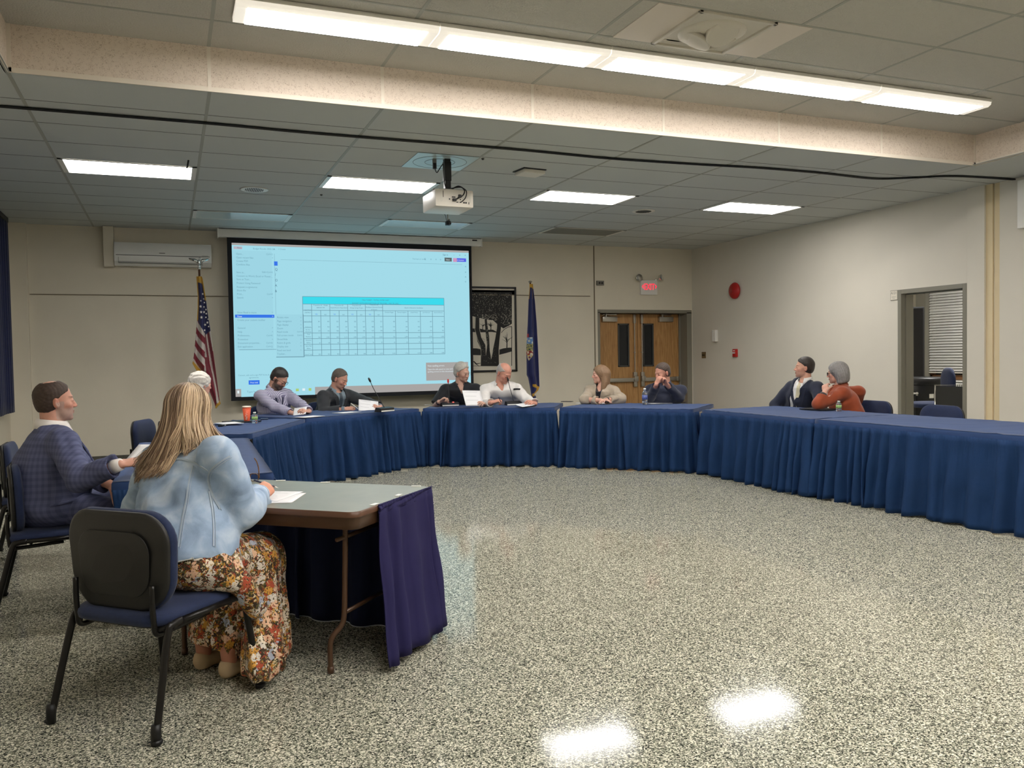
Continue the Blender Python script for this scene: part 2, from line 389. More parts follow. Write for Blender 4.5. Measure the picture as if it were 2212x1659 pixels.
# ---- exit double door in its recess
dr = empty('door_1', (0, 0, 0)); struct(dr)
YD = 13.12
m_oak = wood_mat('oak_veneer', (186, 142, 90), (160, 114, 66))
m_dgl = mat('dark_door_glass', (30, 33, 36), .15)
b = MB(); b.bx(DX0-.02, DX0+.05, YB+.005, YD+.12, 0, DZ-.04); b.bx(8.60, DX1, YB+.005, YD+.12, 0, DZ-.04); b.bx(DX0-.02, DX1, YB+.005, YD+.12, DZ-.055, DZ-.001)
b.bx(DX0, 6.875, YD-.03, YD+.05, 0, DZ-.05); b.bx(8.57, DX1, YD-.03, YD+.05, 0, DZ-.05)
b.build('door_frame', m_fgrey, dr)
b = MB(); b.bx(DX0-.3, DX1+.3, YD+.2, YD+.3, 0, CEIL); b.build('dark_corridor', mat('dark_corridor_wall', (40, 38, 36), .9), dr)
XM = 7.72
for k, (x0, x1) in enumerate(((6.875, XM-.004), (XM+.004, 8.57))):
    xs = -1 if k == 0 else 1
    g0 = ony(1334.5, 740, YD)[0] if k == 0 else ony(1388.3, 740, YD)[0]
    g1 = ony(1358.8, 740, YD)[0] if k == 0 else ony(1411.6, 740, YD)[0]
    z1 = ony(1350, 699, YD)[2]; z0 = ony(1350, 792.5, YD)[2]; zt = 2.125
    b = MB(); b.bx(x0, x1, YD, YD+.045, .01, z0); b.bx(x0, x1, YD, YD+.045, z1, zt); b.bx(x0, g0, YD, YD+.045, z0, z1); b.bx(g1, x1, YD, YD+.045, z0, z1)
    leaf = b.build('door_leaf', m_oak, dr)
    b = MB()
    for a in ((g0, g0+.025, z0, z1), (g1-.025, g1, z0, z1), (g0, g1, z0, z0+.025), (g0, g1, z1-.025, z1)): b.bx(a[0], a[1], YD-.012, YD+.03, a[2], a[3], bev=.002)
    b.build('vision_frame', mat('vision_frame_grey', (74, 74, 72), .5), leaf)
    b = MB(); b.bx(g0+.02, g1-.02, YD+.01, YD+.02, z0+.02, z1-.02); b.build('vision_glass', m_dgl, leaf)
    cx = ony(1314, 690, YD)[0] if k == 0 else ony(1435.5, 690, YD)[0]; cz = ony(1314, 689, YD)[2]
    b = MB(); b.bx(cx-.14, cx+.15, YD-.06, YD-.002, cz-.05, cz+.04, bev=.008)
    b.box((cx, YD-.05, cz+.07), (.26, .022, .014), RZ(.25*xs)); b.lathe([(.02, 0), (.02, .05)], (cx-.07, YD-.04, cz+.035), 12)
    b.build('door_closer', m_steel, leaf, auto=.6)
    rx = XM-.075 if k == 0 else XM+.075
    b = MB(); b.tube([(rx, YD-.03, .96), (rx, YD-.03, zt-.05)], .009, 8); b.bx(rx-.022, rx+.022, YD-.045, YD-.002, zt-.16, zt-.005, bev=.006); b.box((rx, YD-.025, 1.45), (.03, .03, .015))
    b.build('latch_rod', m_steel, leaf, auto=.6)
    b = MB(); xa, xb = (x0+.03, XM-.03) if k == 0 else (XM+.03, x1-.03)
    b.bx(xa, xb, YD-.07, YD-.025, .93, 1.0, bev=.01); b.bx(rx-.035, rx+.035, YD-.055, YD-.002, .84, 1.10, bev=.01); b.bx(rx-.04, rx+.04, YD-.09, YD-.05, .94, 1.03, bev=.01)
    e = x0+.05 if k == 0 else x1-.05; b.bx(e-.03, e+.03, YD-.075, YD-.002, .925, 1.005, bev=.006)
    b.build('panic_bar', m_steel, leaf, auto=.6)

# ---- ceiling lamps
def troffer(i, j, lit, label):
    x0 = CX0+1.2192*i; y0 = SOFF+.6096*j
    t = empty('ceiling_troffer', (x0+.6096, y0+.3048, CEIL), 0, label, 'ceiling light', 'lay-in ceiling troffers')
    b = MB(); e = .045
    for a in ((-.597, .597, -.293, -.293+.012), (-.597, .597, .293-.012, .293), (-.597, -.597+e, -.293, .293), (.597-e, .597, -.293, .293)): b.bx(a[0], a[1], a[2], a[3], -.010, -.002)
    b.build('frame', m_white if lit else m_offw, t)
    b = MB(); b.bx(-.597+e, .597-e, -.281, .281, -.007, -.003); b.build('lens', {2: m_lens, 1: m_off, 0: m_offd}[lit], t)
troffer(0, 4, 2, 'lit ceiling troffer above the wall air conditioner, leftmost of the lit row')
troffer(2, 4, 2, 'lit ceiling troffer partly hidden by the projector')
troffer(4, 4, 2, 'lit ceiling troffer between the projector and the exit sign')
troffer(6, 4, 2, 'lit ceiling troffer nearest the right wall, rightmost of the lit row')
troffer(1, 8, 1, 'unlit ceiling troffer just in front of the left end of the screen housing')
troffer(3, 8, 1, 'unlit ceiling troffer behind the hanging ceiling camera')
troffer(5, 8, 0, 'dull grey unlit ceiling troffer to the right of the screen')
def strip(x0, x1, y, label):
    t = empty('strip_light', ((x0+x1)/2, y, UPPER), 0, label, 'ceiling light', 'wraparound strip lights in the raised ceiling')
    h = (x1-x0)/2-.004
    b = MB(); b.bx(-h, h, -.155, .155, -.025, -.003); b.bx(-h, h, -.163, -.155, -.03, -.012); b.bx(-h, h, .155, .163, -.03, -.012); b.build('housing', m_white, t)
    poly = [(-.158, -.026), (-.152, -.052), (-.125, -.066), (.125, -.066), (.152, -.052), (.158, -.026)]
    b = MB(); b.bx(-h+.07, h-.07, -.128, .128, -.068, -.030); b.build('lens', m_strip, t)
    b = MB()
    for s in (-1, 1): b.prism([(s*.1285, -.066), (s*.152, -.052), (s*.158, -.026), (s*.1285, -.026)], -h+.07, h-.07, T=lambda u, v, w: (w, u, v))
    for s in (-1, 1): b.prism(poly, s*(h-.07), s*h, T=lambda u, v, w: (w, u, v))
    b.build('end_cap', m_acr, t)
XS = [.42, 1.685, 2.945, 4.18, 5.43, 6.69]
nm = ['leftmost strip light of the row in the raised ceiling', 'second strip light from the left in the raised ceiling', 'middle strip light of the five in the raised ceiling', 'strip light right of the middle one, below the round-nozzle air diffuser', 'rightmost strip light of the row in the raised ceiling']
for k in range(5): strip(XS[k], XS[k+1], 5.47, nm[k])
for k, wq in enumerate(('nearest the left wall', 'second from the left wall', 'in its middle', 'second from the right wall', 'nearest the right wall')): strip(XS[k], XS[k+1], 2.1, 'unseen strip light added to brighten the room, row above the camera, '+wq); strip(XS[k], XS[k+1], .2, 'unseen strip light added to brighten the room, row behind the camera, '+wq)  # both rows are added out of view to brighten the near half
for o in [o for o in bpy.data.objects if o.name.startswith('strip_light') and o.location.y < 3]: o['group'] = 'unseen strip lights added above and behind the camera'
# ---------------------------------------------------------------- lettering
def text_mesh(s, size, align='LEFT'):
    cu = bpy.data.curves.new('t', 'FONT'); cu.body = s; cu.size = size; cu.align_x = align; cu.resolution_u = 2
    o = bpy.data.objects.new('t', cu); me = bpy.data.meshes.new_from_object(o)
    V = np.array([v.co[:] for v in me.vertices]) if len(me.vertices) else np.zeros((0, 3)); F = [tuple(p.vertices) for p in me.polygons]
    bpy.data.objects.remove(o); bpy.data.curves.remove(cu); bpy.data.meshes.remove(me); return V, F
def put_text(mb, s, size, fn, align='LEFT', mi=0, width=None):
    V, F = text_mesh(s, size, align)
    if len(V) == 0: return
    if width: 
        w = V[:, 0].max()-V[:, 0].min(); V[:, 0] *= width/w
    mb.add([fn(v[0], v[1]) for v in V], F, mi)

# ---------------------------------------------------------------- projection screen
YS = 12.60
def sc(cx, cy, ox=480, oy=500, s=3.687): p = ony(ox+cx/s, oy+cy/s, YS); return p[0], p[2]
scr = empty('projection_screen', (0, 0, 0), 0, 'wide pull-down projection screen with black border showing a tally sheet', 'projection screen')
sx0, sx1 = .797, 4.44; sz0, sz1 = .853, 3.125
X0, X1, Z0, Z1 = sx0+.062, sx1-.046, sz0+.045, sz1-.05
b = MB(); b.bx(sx0, sx1, YS, YS+.004, sz0, 3.22); b.bx(sx0, sx1, YS-.008, YS+.012, sz0-.012, sz0+.01)
b.build('border', mat('matte_black_border', (22, 24, 30), .8), scr)
m_sc = emis('projected_pale_cyan', (163, 219, 233), L_SCREEN); m_scb = emis('projected_taskbar_grey', (176, 172, 170), L_SCREEN*.9)
m_scy = emis('projected_cyan_header', (62, 218, 236), L_SCREEN); m_sbl = emis('projected_blue', (58, 118, 232), L_SCREEN)
m_menu = emis('projected_menu_panel', (158, 213, 228), L_SCREEN); m_ln = emis('projected_line', (108, 150, 166), L_SCREEN)
m_tx = emis('projected_grey_text', (112, 160, 178), L_SCREEN); m_txw = emis('projected_white_text', (225, 240, 245), L_SCREEN)
m_txd = emis('projected_dark_text', (84, 124, 146), L_SCREEN); m_dg = emis('projected_grey_pill', (92, 104, 106), L_SCREEN); m_pk = emis('projected_red_pill', (186, 178, 190), L_SCREEN)
m_pur = emis('projected_violet_pill', (88, 96, 226), L_SCREEN); m_grn = emis('projected_green_icon', (170, 205, 120), L_SCREEN); m_pink = emis('projected_pink', (206, 150, 190), L_SCREEN)
mats = [m_sc, m_scb, m_scy, m_sbl, m_menu, m_ln, m_dg, m_pk, m_pur, m_grn, m_pink, m_txw]
b = MB()
def sq(x0, z0, x1, z1, y, mi): b.quad((x0, y, z0), (x1, y, z0), (x1, y, z1), (x0, y, z1), mi)
def srect(cx0, cy0, cx1, cy1, lay, mi, **k):
    a = sc(cx0, cy0, **k); c = sc(cx1, cy1, **k); sq(min(a[0], c[0]), min(a[1], c[1]), max(a[0], c[0]), max(a[1], c[1]), YS-.001*lay, mi)
sq(X0, Z0, X1, Z1, YS-.001, 1)
zb = (sc(105, 1255)[1]+sc(1970, 1205)[1])/2; ztp = (sc(75, 108)[1]+sc(1957, 170)[1])/2
sq(X0, zb, X1, ztp, YS-.002, 0)
K = dict(ox=490, oy=520, s=6.381)
srect(80, 130, 650, 1505, 3, 4, **K); srect(672, 1015, 1060, 1600, 5, 4, **K)
sq(sc(650, 0, **K)[0], sc(0, 1505, **K)[1], sc(653, 0, **K)[0], sc(0, 160, **K)[1], YS-.004, 5)
sq(sc(130, 0, **K)[0], sc(0, 1505, **K)[1]-.004, sc(662, 0, **K)[0], sc(0, 1503, **K)[1], YS-.004, 5)
srect(680, 1600, 1062, 1604, 6, 5, **K); srect(1056, 1015, 1059, 1604, 6, 5, **K)
srect(112, 1018, 655, 1062, 5, 3, **K); srect(650, 285, 700, 345, 5, 3, **K); srect(92, 78, 212, 118, 5, 7, **K)
sq(sc(735, 0, **K)[0], sc(0, 238, **K)[1], sc(1905, 0)[0], sc(0, 241, **K)[1], YS-.004, 5)
srect(1770, 208, 1828, 240, 4, 6); srect(1838, 212, 1942, 243, 4, 8); srect(1838, 212, 1868, 243, 5, 10)
a0 = sc(1622, 1045); a1 = sc(1960, 1180); sq(a0[0], a1[1], a1[0], a0[1], YS-.004, 1)
srect(210, 1186, 298, 1218, 4, 3)
srect(150, 1240, 740, 1300, 3, 0)
srect(120, 1268, 136, 1290, 4, 11); srect(586, 1252, 610, 1272, 4, 9); srect(638, 1250, 660, 1268, 4, 11); srect(688, 1248, 710, 1268, 4, 9)
T = dict(ox=640, oy=630, s=6.506)
xs = [sc(v, 60, **T)[0] for v in (82, 213, 341, 468, 597, 720, 845, 967, 1090, 1210, 1388, 1565, 1738, 1908, 2072)]
xl = [sc(v, 880, **T)[0] for v in (110, 228, 354, 484, 612, 735, 860, 983, 1106, 1226, 1404, 1580, 1752, 1922, 2090)]
xs = [(p+q)/2 for p, q in zip(xs, xl)]
zs = [(sc(80, p, **T)[1]+sc(2080, q, **T)[1])/2 for p, q in ((68, 92), (173, 190), (262, 272), (342, 348), (580, 575), (660, 650), (740, 725), (822, 800), (905, 873))]
sq(xs[0], zs[1], xs[-1], zs[0], YS-.003, 2)
lw = .0035
for z in zs: sq(xs[0], z-lw, xs[-1], z+lw, YS-.004, 5)
for k, x in enumerate(xs):
    top = zs[0] if k in (0, 14) else (zs[1] if k in (1, 3, 5, 7, 9) else zs[2])
    sq(x-lw, zs[-1], x+lw, top, YS-.004, 5)
for z in (zs[3]-.092, zs[3]-.172): sq(xs[0], z-.002, xs[1], z+.002, YS-.004, 5)
b.build('projected_picture', mats, scr)
b = MB()
def st(tx, cx, cy, size, mi=0, align='LEFT', width=None, **k):
    if k.pop('raw', None): x, z = cx, cy; size *= .80
    else: x, z = sc(cx, cy, **(k or {})); size *= .74
    put_text(b, tx, size, lambda u, v: (x+u*.9, YS-.0075, z+v-size*.35), align, mi, width)
menu = [('Open...', 180), ('Open recent files', 230), ('Create PDF', 278), ('Combine files', 326), ('Save as...', 434), ('Convert to Word, Excel or Power...', 484), ('Save as Text...', 530), ('Protect Using Password', 582), ('Request e-signatures', 636), ('Share file', 684), ('Print...', 734), ('Search', 784), ('Show Read is more', 988), ('Create your custom toolbar', 1092), ('General', 1202), ('Help', 1256), ('Preferences...', 1306), ('Protection', 1360), ('Document properties...', 1410), ('Exit application', 1460)]
for s, y in menu: st(s, 126+(y-180)*.02, y, .05, 0, **K)
for s, y in (('Ctrl+O', 188), ('Shift+Ctrl+S', 436), ('Ctrl+P', 737), ('Ctrl+K', 1306), ('Ctrl+D', 1408), ('Ctrl+Q', 1457)): st(s, 632, y, .045, 0, 'RIGHT', **K)
for y in (237, 785, 987, 1199, 1254, 1358): st('>', 620, y, .045, 0, **K)
st('View', 140, 1042, .05, 1, **K); st('>', 622, 1042, .045, 1, **K)
for s, y in (('Rotate view', 1056), ('Page navigation', 1108), ('Page display', 1158), ('Zoom', 1208), ('Read mode', 1256), ('Full screen mode', 1304), ('Show/Hide', 1358), ('Rulers & grids', 1408), ('Display size', 1458), ('Read out loud', 1510), ('Tracker...', 1560)): st(s, 692, y, .05, 0, **K)
for y in (1056, 1106, 1158, 1205, 1357, 1405, 1450, 1507): st('>', 1012, y, .045, 0, **K)
st('Ctrl+H', 965, 1254, .042, 0, **K); st('Ctrl+L', 968, 1303, .042, 0, **K)
st('Menu', 140, 98, .04, 2, **K); st('Budget Results 2025-26...', 360, 108, .046, 0, **K); st('x', 646, 113, .05, 2, **K); st('+ Create', 708, 116, .042, 0, **K)
for s, y in (('Q', 395), ('/', 466), ('O', 545), ('A', 617), ('&', 692)): st(s, 662, y, .07, 2, **K)
st('Sign in', 1755, 185, .05, 2); st('-', 1842, 186, .06, 2); st('o', 1886, 187, .05, 2); st('x', 1930, 188, .05, 2)
st('Find text or tools', 1515, 218, .042, 0); st('Q', 1608, 219, .05, 2); st('o', 1657, 220, .05, 2); st('o', 1697, 221, .05, 2); st('o', 1733, 222, .05, 2)
st('Share', 1783, 225, .038, 1); st('AI Assistant', 1868, 228, .036, 1)
for y in (278, 322, 360, 398): st('o', 1932, y, .055, 2)
st('View spelling errors', 1634, 1070, .05, 1, width=.30); st('Open the side panel to view and correct', 1634, 1098, .042, 1, width=.56); st('spelling errors in this document', 1634, 1117, .042, 1, width=.46)
st('Convert, edit and e-sign PDF forms &', 252, 1143, .042, 0, 'CENTER'); st('agreements', 252, 1163, .042, 0, 'CENTER'); st('Free trial', 254, 1203, .042, 1, 'CENTER'); st('Type here to search', 196, 1277, .05, 0, width=.36)
xc = (xs[0]+xs[-1])/2
st('TALLY SHEET - TOTAL VOTES CAST', xc, zs[0]-.042, .036, 2, 'CENTER', raw=1, width=.46); st('BUDGET VOTE AND ELECTION OF TRUSTEES - MAY 20, 2025', xc, zs[0]-.090, .034, 2, 'CENTER', raw=1, width=.78)
b.quad((xc-.39, YS-.0075, zs[0]-.106), (xc+.39, YS-.0075, zs[0]-.106), (xc+.39, YS-.0075, zs[0]-.103), (xc-.39, YS-.0075, zs[0]-.103), 2)
zm = (zs[1]+zs[2])/2
for i, l in enumerate((('Proposition #1   Budget', '$200,201,747'), ('Proposition #2', 'Capital Reserve Expenditure'), ('Proposition #3', 'Energy Savings Project'), ('Proposition #4', 'Northport Historical Society', '& Museum'))):
    x = xs[2+2*i]
    for k, s in enumerate(l): st(s, x, zm+.03-.036*k+(.012 if len(l) > 2 else 0), .03, 2, 'CENTER', raw=1)
    st('YES', (xs[1+2*i]+x)/2, zs[3]+.025, .032, 3, 'CENTER', raw=1); st('NO', (xs[3+2*i]+x)/2, zs[3]+.02, .03, 2, 'CENTER', raw=1)
st('Board of Education Candidates', (xs[9]+xs[14])/2, zm, .032, 2, 'CENTER', raw=1)
for i, s in enumerate(('Christina Rugger', 'Thomas Loughran', 'Joseph Patney', 'Jared Rannoul', 'Raymond Bonnes')): st(s, (xs[9+i]+xs[10+i])/2, zs[3]+.06, .028, 2, 'CENTER', raw=1)
rows = [('', zs[3]-.080), ('', zs[3]-.160), ('', zs[4]+.03), ('T', zs[5]+.02), ('A', zs[6]+.02), ('G', zs[8]+.02)]
rnd = random.Random(4)
for r, (kind, z) in enumerate(rows):
    for i in range(1, 14):
        v = rnd.randint(120, 980) if kind == '' else (rnd.randint(20, 99) if kind == 'A' else rnd.choice([rnd.randint(500, 999), rnd.randint(1100, 3600)]))
        st(f'{v:,}', xs[i+1]-.012, z, .03, 2, 'RIGHT', raw=1)
for s, z in (('ELECTION', zs[3]+.085), ('DISTRICT', zs[3]+.05), ('East/Larkfield', zs[3]-.080), ('Dickinson', zs[3]-.160), ('5th Ave /', zs[4]+.048), ('Norwood', zs[4]+.018), ('Total', zs[5]+.065), ('Machines', zs[5]+.028), ('Absentee', zs[6]+.06), ('Ballots', zs[6]+.025), ('Early Mail', zs[7]+.06), ('Ballots', zs[7]+.025), ('Grand Totals', zs[8]+.02)):
    st(s, (xs[0]+xs[1])/2+.008, z, .029, 2, 'CENTER', raw=1)
b.build('projected_lettering', [m_tx, m_txw, m_txd, m_sbl], scr)
b = MB()
b.bx(.675, 4.60, YS-.05, YS+.075, 3.15, 3.262, bev=.012); b.bx(.668, .69, YS-.055, YS+.08, 3.14, 3.268, bev=.006); b.bx(4.585, 4.607, YS-.055, YS+.08, 3.14, 3.268, bev=.006)
h = b.build('housing', m_white, scr, auto=.6)
b = MB(); b.bx(4.44, 4.52, YS-.053, YS-.049, 3.225, 3.245); b.build('badge', m_black, h)

# ---------------------------------------------------------------- things on the far wall
ac = empty('air_conditioner', (-.035, YB, 0), 0, 'long white wall-mounted air conditioner left of the screen', 'air conditioner')
b = MB(); b.prism([(0, 2.735), (-.13, 2.735), (-.19, 2.79), (-.20, 2.86), (-.19, 2.99), (-.16, 3.05), (0, 3.06)], -.62, .625, T=lambda u, v, w: (w, u, v))
body = b.build('case', mat('glossy_white_plastic', (226, 226, 222), .14), ac, auto=.5)
b = MB(); b.bx(-.6, .6, -.206, -.19, 2.868, 2.878); b.bx(-.57, .49, -.196, -.17, 2.765, 2.77); b.bx(-.57, -.566, -.199, -.18, 2.77, 2.845); b.bx(.50, .503, -.2, -.17, 2.75, 2.85); b.build('louver_gap', mat('seam_grey', (110, 112, 108), .6), ac)
b = MB(); b.bx(-.055, .02, -.203, -.196, 2.905, 2.914); b.bx(.50, .58, -.204, -.197, 2.885, 2.889); b.build('badge', mat('badge_grey', (96, 98, 96), .5), ac)
b = MB(); b.bx(-.79, -.66, YB-.13, YB, 2.72, CEIL-.005, bev=.006); tag(b.build('pipe_cover', m_wall), 'cream vertical pipe cover boxed beside the wall air conditioner', 'pipe cover')

pic = empty('framed_print', (0, YB, 0), 0, 'black-framed linocut print of bare trees, half hidden by the screen', 'framed picture')
px0, px1, pz0, pz1 = 4.36, 5.295, 1.165, 2.545
m_ink = mat('black_ink', (28, 27, 26), .6); m_pap = mat('cream_print_paper', (214, 206, 190), .6)
b = MB()
for a in ((px0, px0+.03, pz0, pz1), (px1-.03, px1, pz0, pz1), (px0, px1, pz0, pz0+.03), (px0, px1, pz1-.03, pz1)): b.bx(a[0], a[1], -.03, -.001, a[2], a[3], bev=.003)
b.build('frame', m_black, pic)
b = MB(); b.bx(px0+.02, px1-.02, -.012, -.004, pz0+.02, pz1-.02); b.build('mount', m_pap, pic)
b = MB()
def pc(cx, cy): p = ony(900+cx/5.353, 590+cy/5.353, YB); return p[0], p[2]
def pp(lst, lay=0, mi=0): 
    L = [pc(*q) for q in lst]; b.add([(x, -.0125-.0012*lay, z) for x, z in L], [tuple(range(len(L)))], mi)
def stroke(lst, w0, w1, lay=1, mi=0):
    L = [np.array(pc(*q)) for q in lst]; n = len(L); A = []; B = []
    for i in range(n):
        t = L[min(i+1, n-1)]-L[max(i-1, 0)]; t = t/np.linalg.norm(t); nn = np.array([-t[1], t[0]]); w = (w0+(w1-w0)*i/(n-1))*.00136
        A.append(L[i]+nn*w/2); B.append(L[i]-nn*w/2)
    y = -.0125-.0012*lay
    b.add([(p[0], y, p[1]) for p in A+B], [(i, i+1, n+i+1, n+i) for i in range(n-1)], mi)
IL, IR, IT, IB = 560, 1098, 222, 1072
pp([(IL, IT), (IR, IT), (IR, 585), (1060, 610), (1000, 640), (940, 600), (880, 545), (820, 540), (730, 520), (650, 500), (IL, 480)], 0)   # dark wooded sky
pp([(IL, 640), (720, 640), (780, 655), (880, 655), (940, 690), (860, 680), (760, 685), (IL, 680)], 0)
pp([(IL, 868), (690, 870), (740, 880), (740, 950), (IL, 945)], 0); pp([(950, 885), (1000, 870), (1060, 862), (IR, 862), (IR, 905), (1030, 925), (950, 945)], 0)
stroke([(IL, IT), (IL, IB)], 6, 6); stroke([(IR-2, 620), (IR-2, IB)], 8, 8); stroke([(IL, IB), (740, IB)], 4, 4); stroke([(IL+95, 1020), (690, 1050), (735, 1040)], 16, 6); stroke([(670, 1040), (720, 1078)], 10, 4)
stroke([(975, 690), (1010, 650), (1060, 622), (IR, 618)], 6, 8)
pp([(738, 1075), (742, 880), (700, 790), (675, 640), (680, 470), (682, 222), (712, 222), (720, 470), (722, 640), (745, 745), (790, 830), (800, 930), (812, 830), (800, 740), (790, 640), (778, 470), (745, 222), (765, 222), (800, 470), (820, 640), (835, 740), (842, 900), (858, 980), (880, 880), (905, 760), (925, 640), (935, 470), (930, 222), (975, 222), (965, 470), (972, 560), (970, 640), (955, 760), (945, 880), (948, 1075)], 2, 0)
rr = random.Random(8)
def tree(cx, cy, h, w):
    stroke([(cx, cy), (cx+2, cy-h*.5)], w, w*.6)
    for k in range(11):
        a = math.radians(-90+rr.uniform(-65, 65)); l = h*rr.uniform(.35, .6); y0 = cy-h*.5*rr.uniform(.6, 1); stroke([(cx, y0), (cx+l*.5*math.cos(a)*.8, y0+l*.5*math.sin(a)), (cx+l*math.cos(a), y0+l*math.sin(a)*.9)], w*.45, 1.5)
tree(855, 660, 110, 12); tree(760, 650, 90, 10); tree(1040, 865, 190, 14)
for k in range(420):    # carved light marks in the dark sky and bark
    x = rr.uniform(IL+4, IR-6); y = rr.uniform(IT+4, 530); a = math.atan2(y-410, x-870)+math.pi/2+rr.uniform(-.5, .5)
    if 660 < x < 735 or 925 < x < 975: a = math.pi/2+rr.uniform(-.15, .15)
    if 470 > y or rr.random() < .9: l = rr.uniform(5, 16); stroke([(x, y), (x+l*math.cos(a), y+l*math.sin(a))], rr.uniform(1.2, 3), 1, 3, 1)
for k in range(70): x = rr.uniform(725, 925); y = rr.uniform(480, 545); stroke([(x, y), (x+rr.uniform(-10, 10), y+rr.uniform(-10, 10))], 3.5, 2, 3, 1)
for k in range(60): x = rr.uniform(970, 1095); y = rr.uniform(470, 600); stroke([(x, y), (x+rr.uniform(-10, 10), y+rr.uniform(-12, 12))], 3, 2, 3, 1)
for k in range(70):
    y = rr.uniform(600, 1040); x = 800+rr.uniform(-10, 18)-(0 if y < 830 else rr.uniform(-110, 60)); stroke([(x, y), (x+rr.uniform(3, 14), y+rr.uniform(-3, 3))], 1.2, 1.2, 3, 1)
for l in ([(655, 600), (700, 760), (735, 850), (742, 950)], [(795, 860), (798, 950)], [(858, 990), (850, 930)], [(858, 990), (880, 900)], [(975, 640), (960, 760), (950, 940)], [(722, 640), (745, 745), (795, 835)]): stroke(l, 4, 3, 4, 1)
for k in range(5): x = 700+rr.uniform(-30, 60); y = 760+rr.uniform(-25, 60); stroke([(x, y), (x+40, y+6)], 5, 2)
b.build('printed_trees', [m_ink, m_pap], pic)

ex = empty('exit_sign', (0, YB, 0), 0, 'white emergency sign with glowing red EXIT above the double door', 'exit sign')
e0 = ony(1384.5, 605, YB-.05); e1 = ony(1420, 637, YB-.05)
b = MB(); b.bx(e0[0], e1[0], -.055, 0, e1[2], e0[2], bev=.006); b.build('case', m_white, ex)
m_red = emis('glowing_red', (255, 30, 62), 1.6)
xm = (e0[0]+e1[0])/2; zt0 = ony(1400, 626, YB-.05)[2]
b = MB(); put_text(b, 'EXIT', .155, lambda u, v: (xm+u, -.058, zt0+v), 'CENTER', 0, .205)
zc = zt0+.055
for s in (-1, 1): b.add([(xm+s*.150, -.058, zc), (xm+s*.118, -.058, zc+.04), (xm+s*.118, -.058, zc+.015), (xm+s*.132, -.058, zc), (xm+s*.118, -.058, zc-.015), (xm+s*.118, -.058, zc-.04)], [(0, 1, 2, 3), (0, 3, 4, 5)])
b.build('exit_lettering', m_red, ex)
for s, px in ((-1, 1380.5), (1, 1428.5)):
    c = ony(px, 600, YB-.09); b = MB(); R = RX(math.radians(80)) if s < 0 else RZ(math.radians(50)) @ RX(math.radians(75))
    b.lathe([(.02, -.05), (.05, -.03), (.062, .01), (.062, .018)], (c[0], -.09, c[2]), 16, R); b.tube([(c[0], -.05, c[2]), (xm+s*.1, -.03, e0[2]-.01)], .012, 8)
    b.build('lamp_head', m_chrome, ex, smooth=True)
    b = MB(); b.lathe([(.005, .0), (.052, .021)], (c[0], -.09, c[2]), 16, R); b.build('lamp_lens', mat('lamp_lens_glass', (230, 226, 214), .1), ex, smooth=True)
ob = empty('outlet_box', (0, YB, 0), 0, 'small grey wall outlet box joined by conduit to the exit sign', 'outlet box')
o0 = ony(1287.8, 606.6, YB); o1 = ony(1303, 616.8, YB)
b = MB(); b.bx(o0[0], o1[0], -.035, 0, o1[2], o0[2], bev=.003); b.build('box', mat('grey_outlet', (120, 116, 106), .5), ob)
b = MB(); zc = (o0[2]+o1[2])/2
for dx in (-.022, .028): b.lathe([(.017, 0), (.017, .006)], ((o0[0]+o1[0])/2+dx, -.035, zc), 12, RX(math.radians(90)))
b.build('socket', m_black, ob)
b = MB(); b.bx(o1[0], e0[0], -.014, -.001, zc-.012, zc+.004); tag(b.build('conduit', m_wall), 'thin painted conduit running from outlet box to exit sign', 'conduit')

# ---------------------------------------------------------------- things on the right wall
def onx(x, y, X): d = ray(x, y); return np.array([0, 0, CAMH])+d*X/d[0]
XC = XR-.012
c = onx(1585.5, 628, XC-.04)
bell = empty('fire_alarm_bell', (XR, c[1], c[2]), 0, 'round red fire alarm bell high on the right wall', 'alarm bell')
b = MB(); b.lathe([(.135, .03), (.137, .045), (.12, .07), (.07, .082), (.012, .086), (.012, .095), (.001, .096)], n=32, R=RY(math.radians(-90))); b.build('gong', mat('red_bell_enamel', (176, 36, 34), .35), bell, smooth=True)
b = MB(); b.lathe([(.05, .0), (.05, .04)], n=16, R=RY(math.radians(-90))); b.build('back_box', mat('dark_red', (120, 28, 26), .5), bell)
c = onx(1543, 725.5, XC-.03); sn = empty('wall_sensor', (XR, c[1], c[2]), 0, 'small white sensor box on the right wall above the switch', 'sensor')
b = MB(); b.bx(-.06, 0, -.05, .05, -.10, .10, bev=.01); b.build('case', m_white, sn)
b = MB()
for k in range(3): b.bx(-.063, -.058, -.03, -.012, -.05+k*.04, -.03+k*.04)
b.build('louver', m_offw, sn)
c = onx(1519.5, 767, XC); sw = empty('switch_plate', (XR, c[1], c[2]), 0, 'brown double light switch plate beside the exit door', 'light switch')
b = MB(); b.bx(-.008, 0, -.058, .058, -.055, .055, bev=.002); b.build('plate', mat('bronze_plate', (112, 92, 62), .4), sw)
b = MB()
for y in (-.022, .022): b.bx(-.02, -.008, y-.005, y+.005, -.01, .01)
b.build('toggle', m_black, sw)
c = onx(1589, 762.5, XC); ps = empty('fire_pull_station', (XR, c[1], c[2]), 0, 'small red fire pull station on the right wall below the bell', 'fire alarm')
b = MB(); b.bx(-.045, 0, -.045, .045, -.065, .065, bev=.006); b.build('case', mat('fire_red', (178, 36, 34), .35), ps)
b = MB(); b.bx(-.055, -.045, -.03, .03, -.008, .012, bev=.002); b.bx(-.047, -.044, -.025, .025, .03, .045); b.build('handle', m_white, ps)
c = onx(1930.5, 638, XC); rs = empty('room_sign', (XR, c[1], c[2]), 0, 'small pale room number sign left of the open doorway', 'sign')
b = MB(); b.bx(-.008, 0, -.06, .06, -.065, .065, bev=.004); b.build('plate', mat('sign_frame', (140, 134, 122), .4), rs)
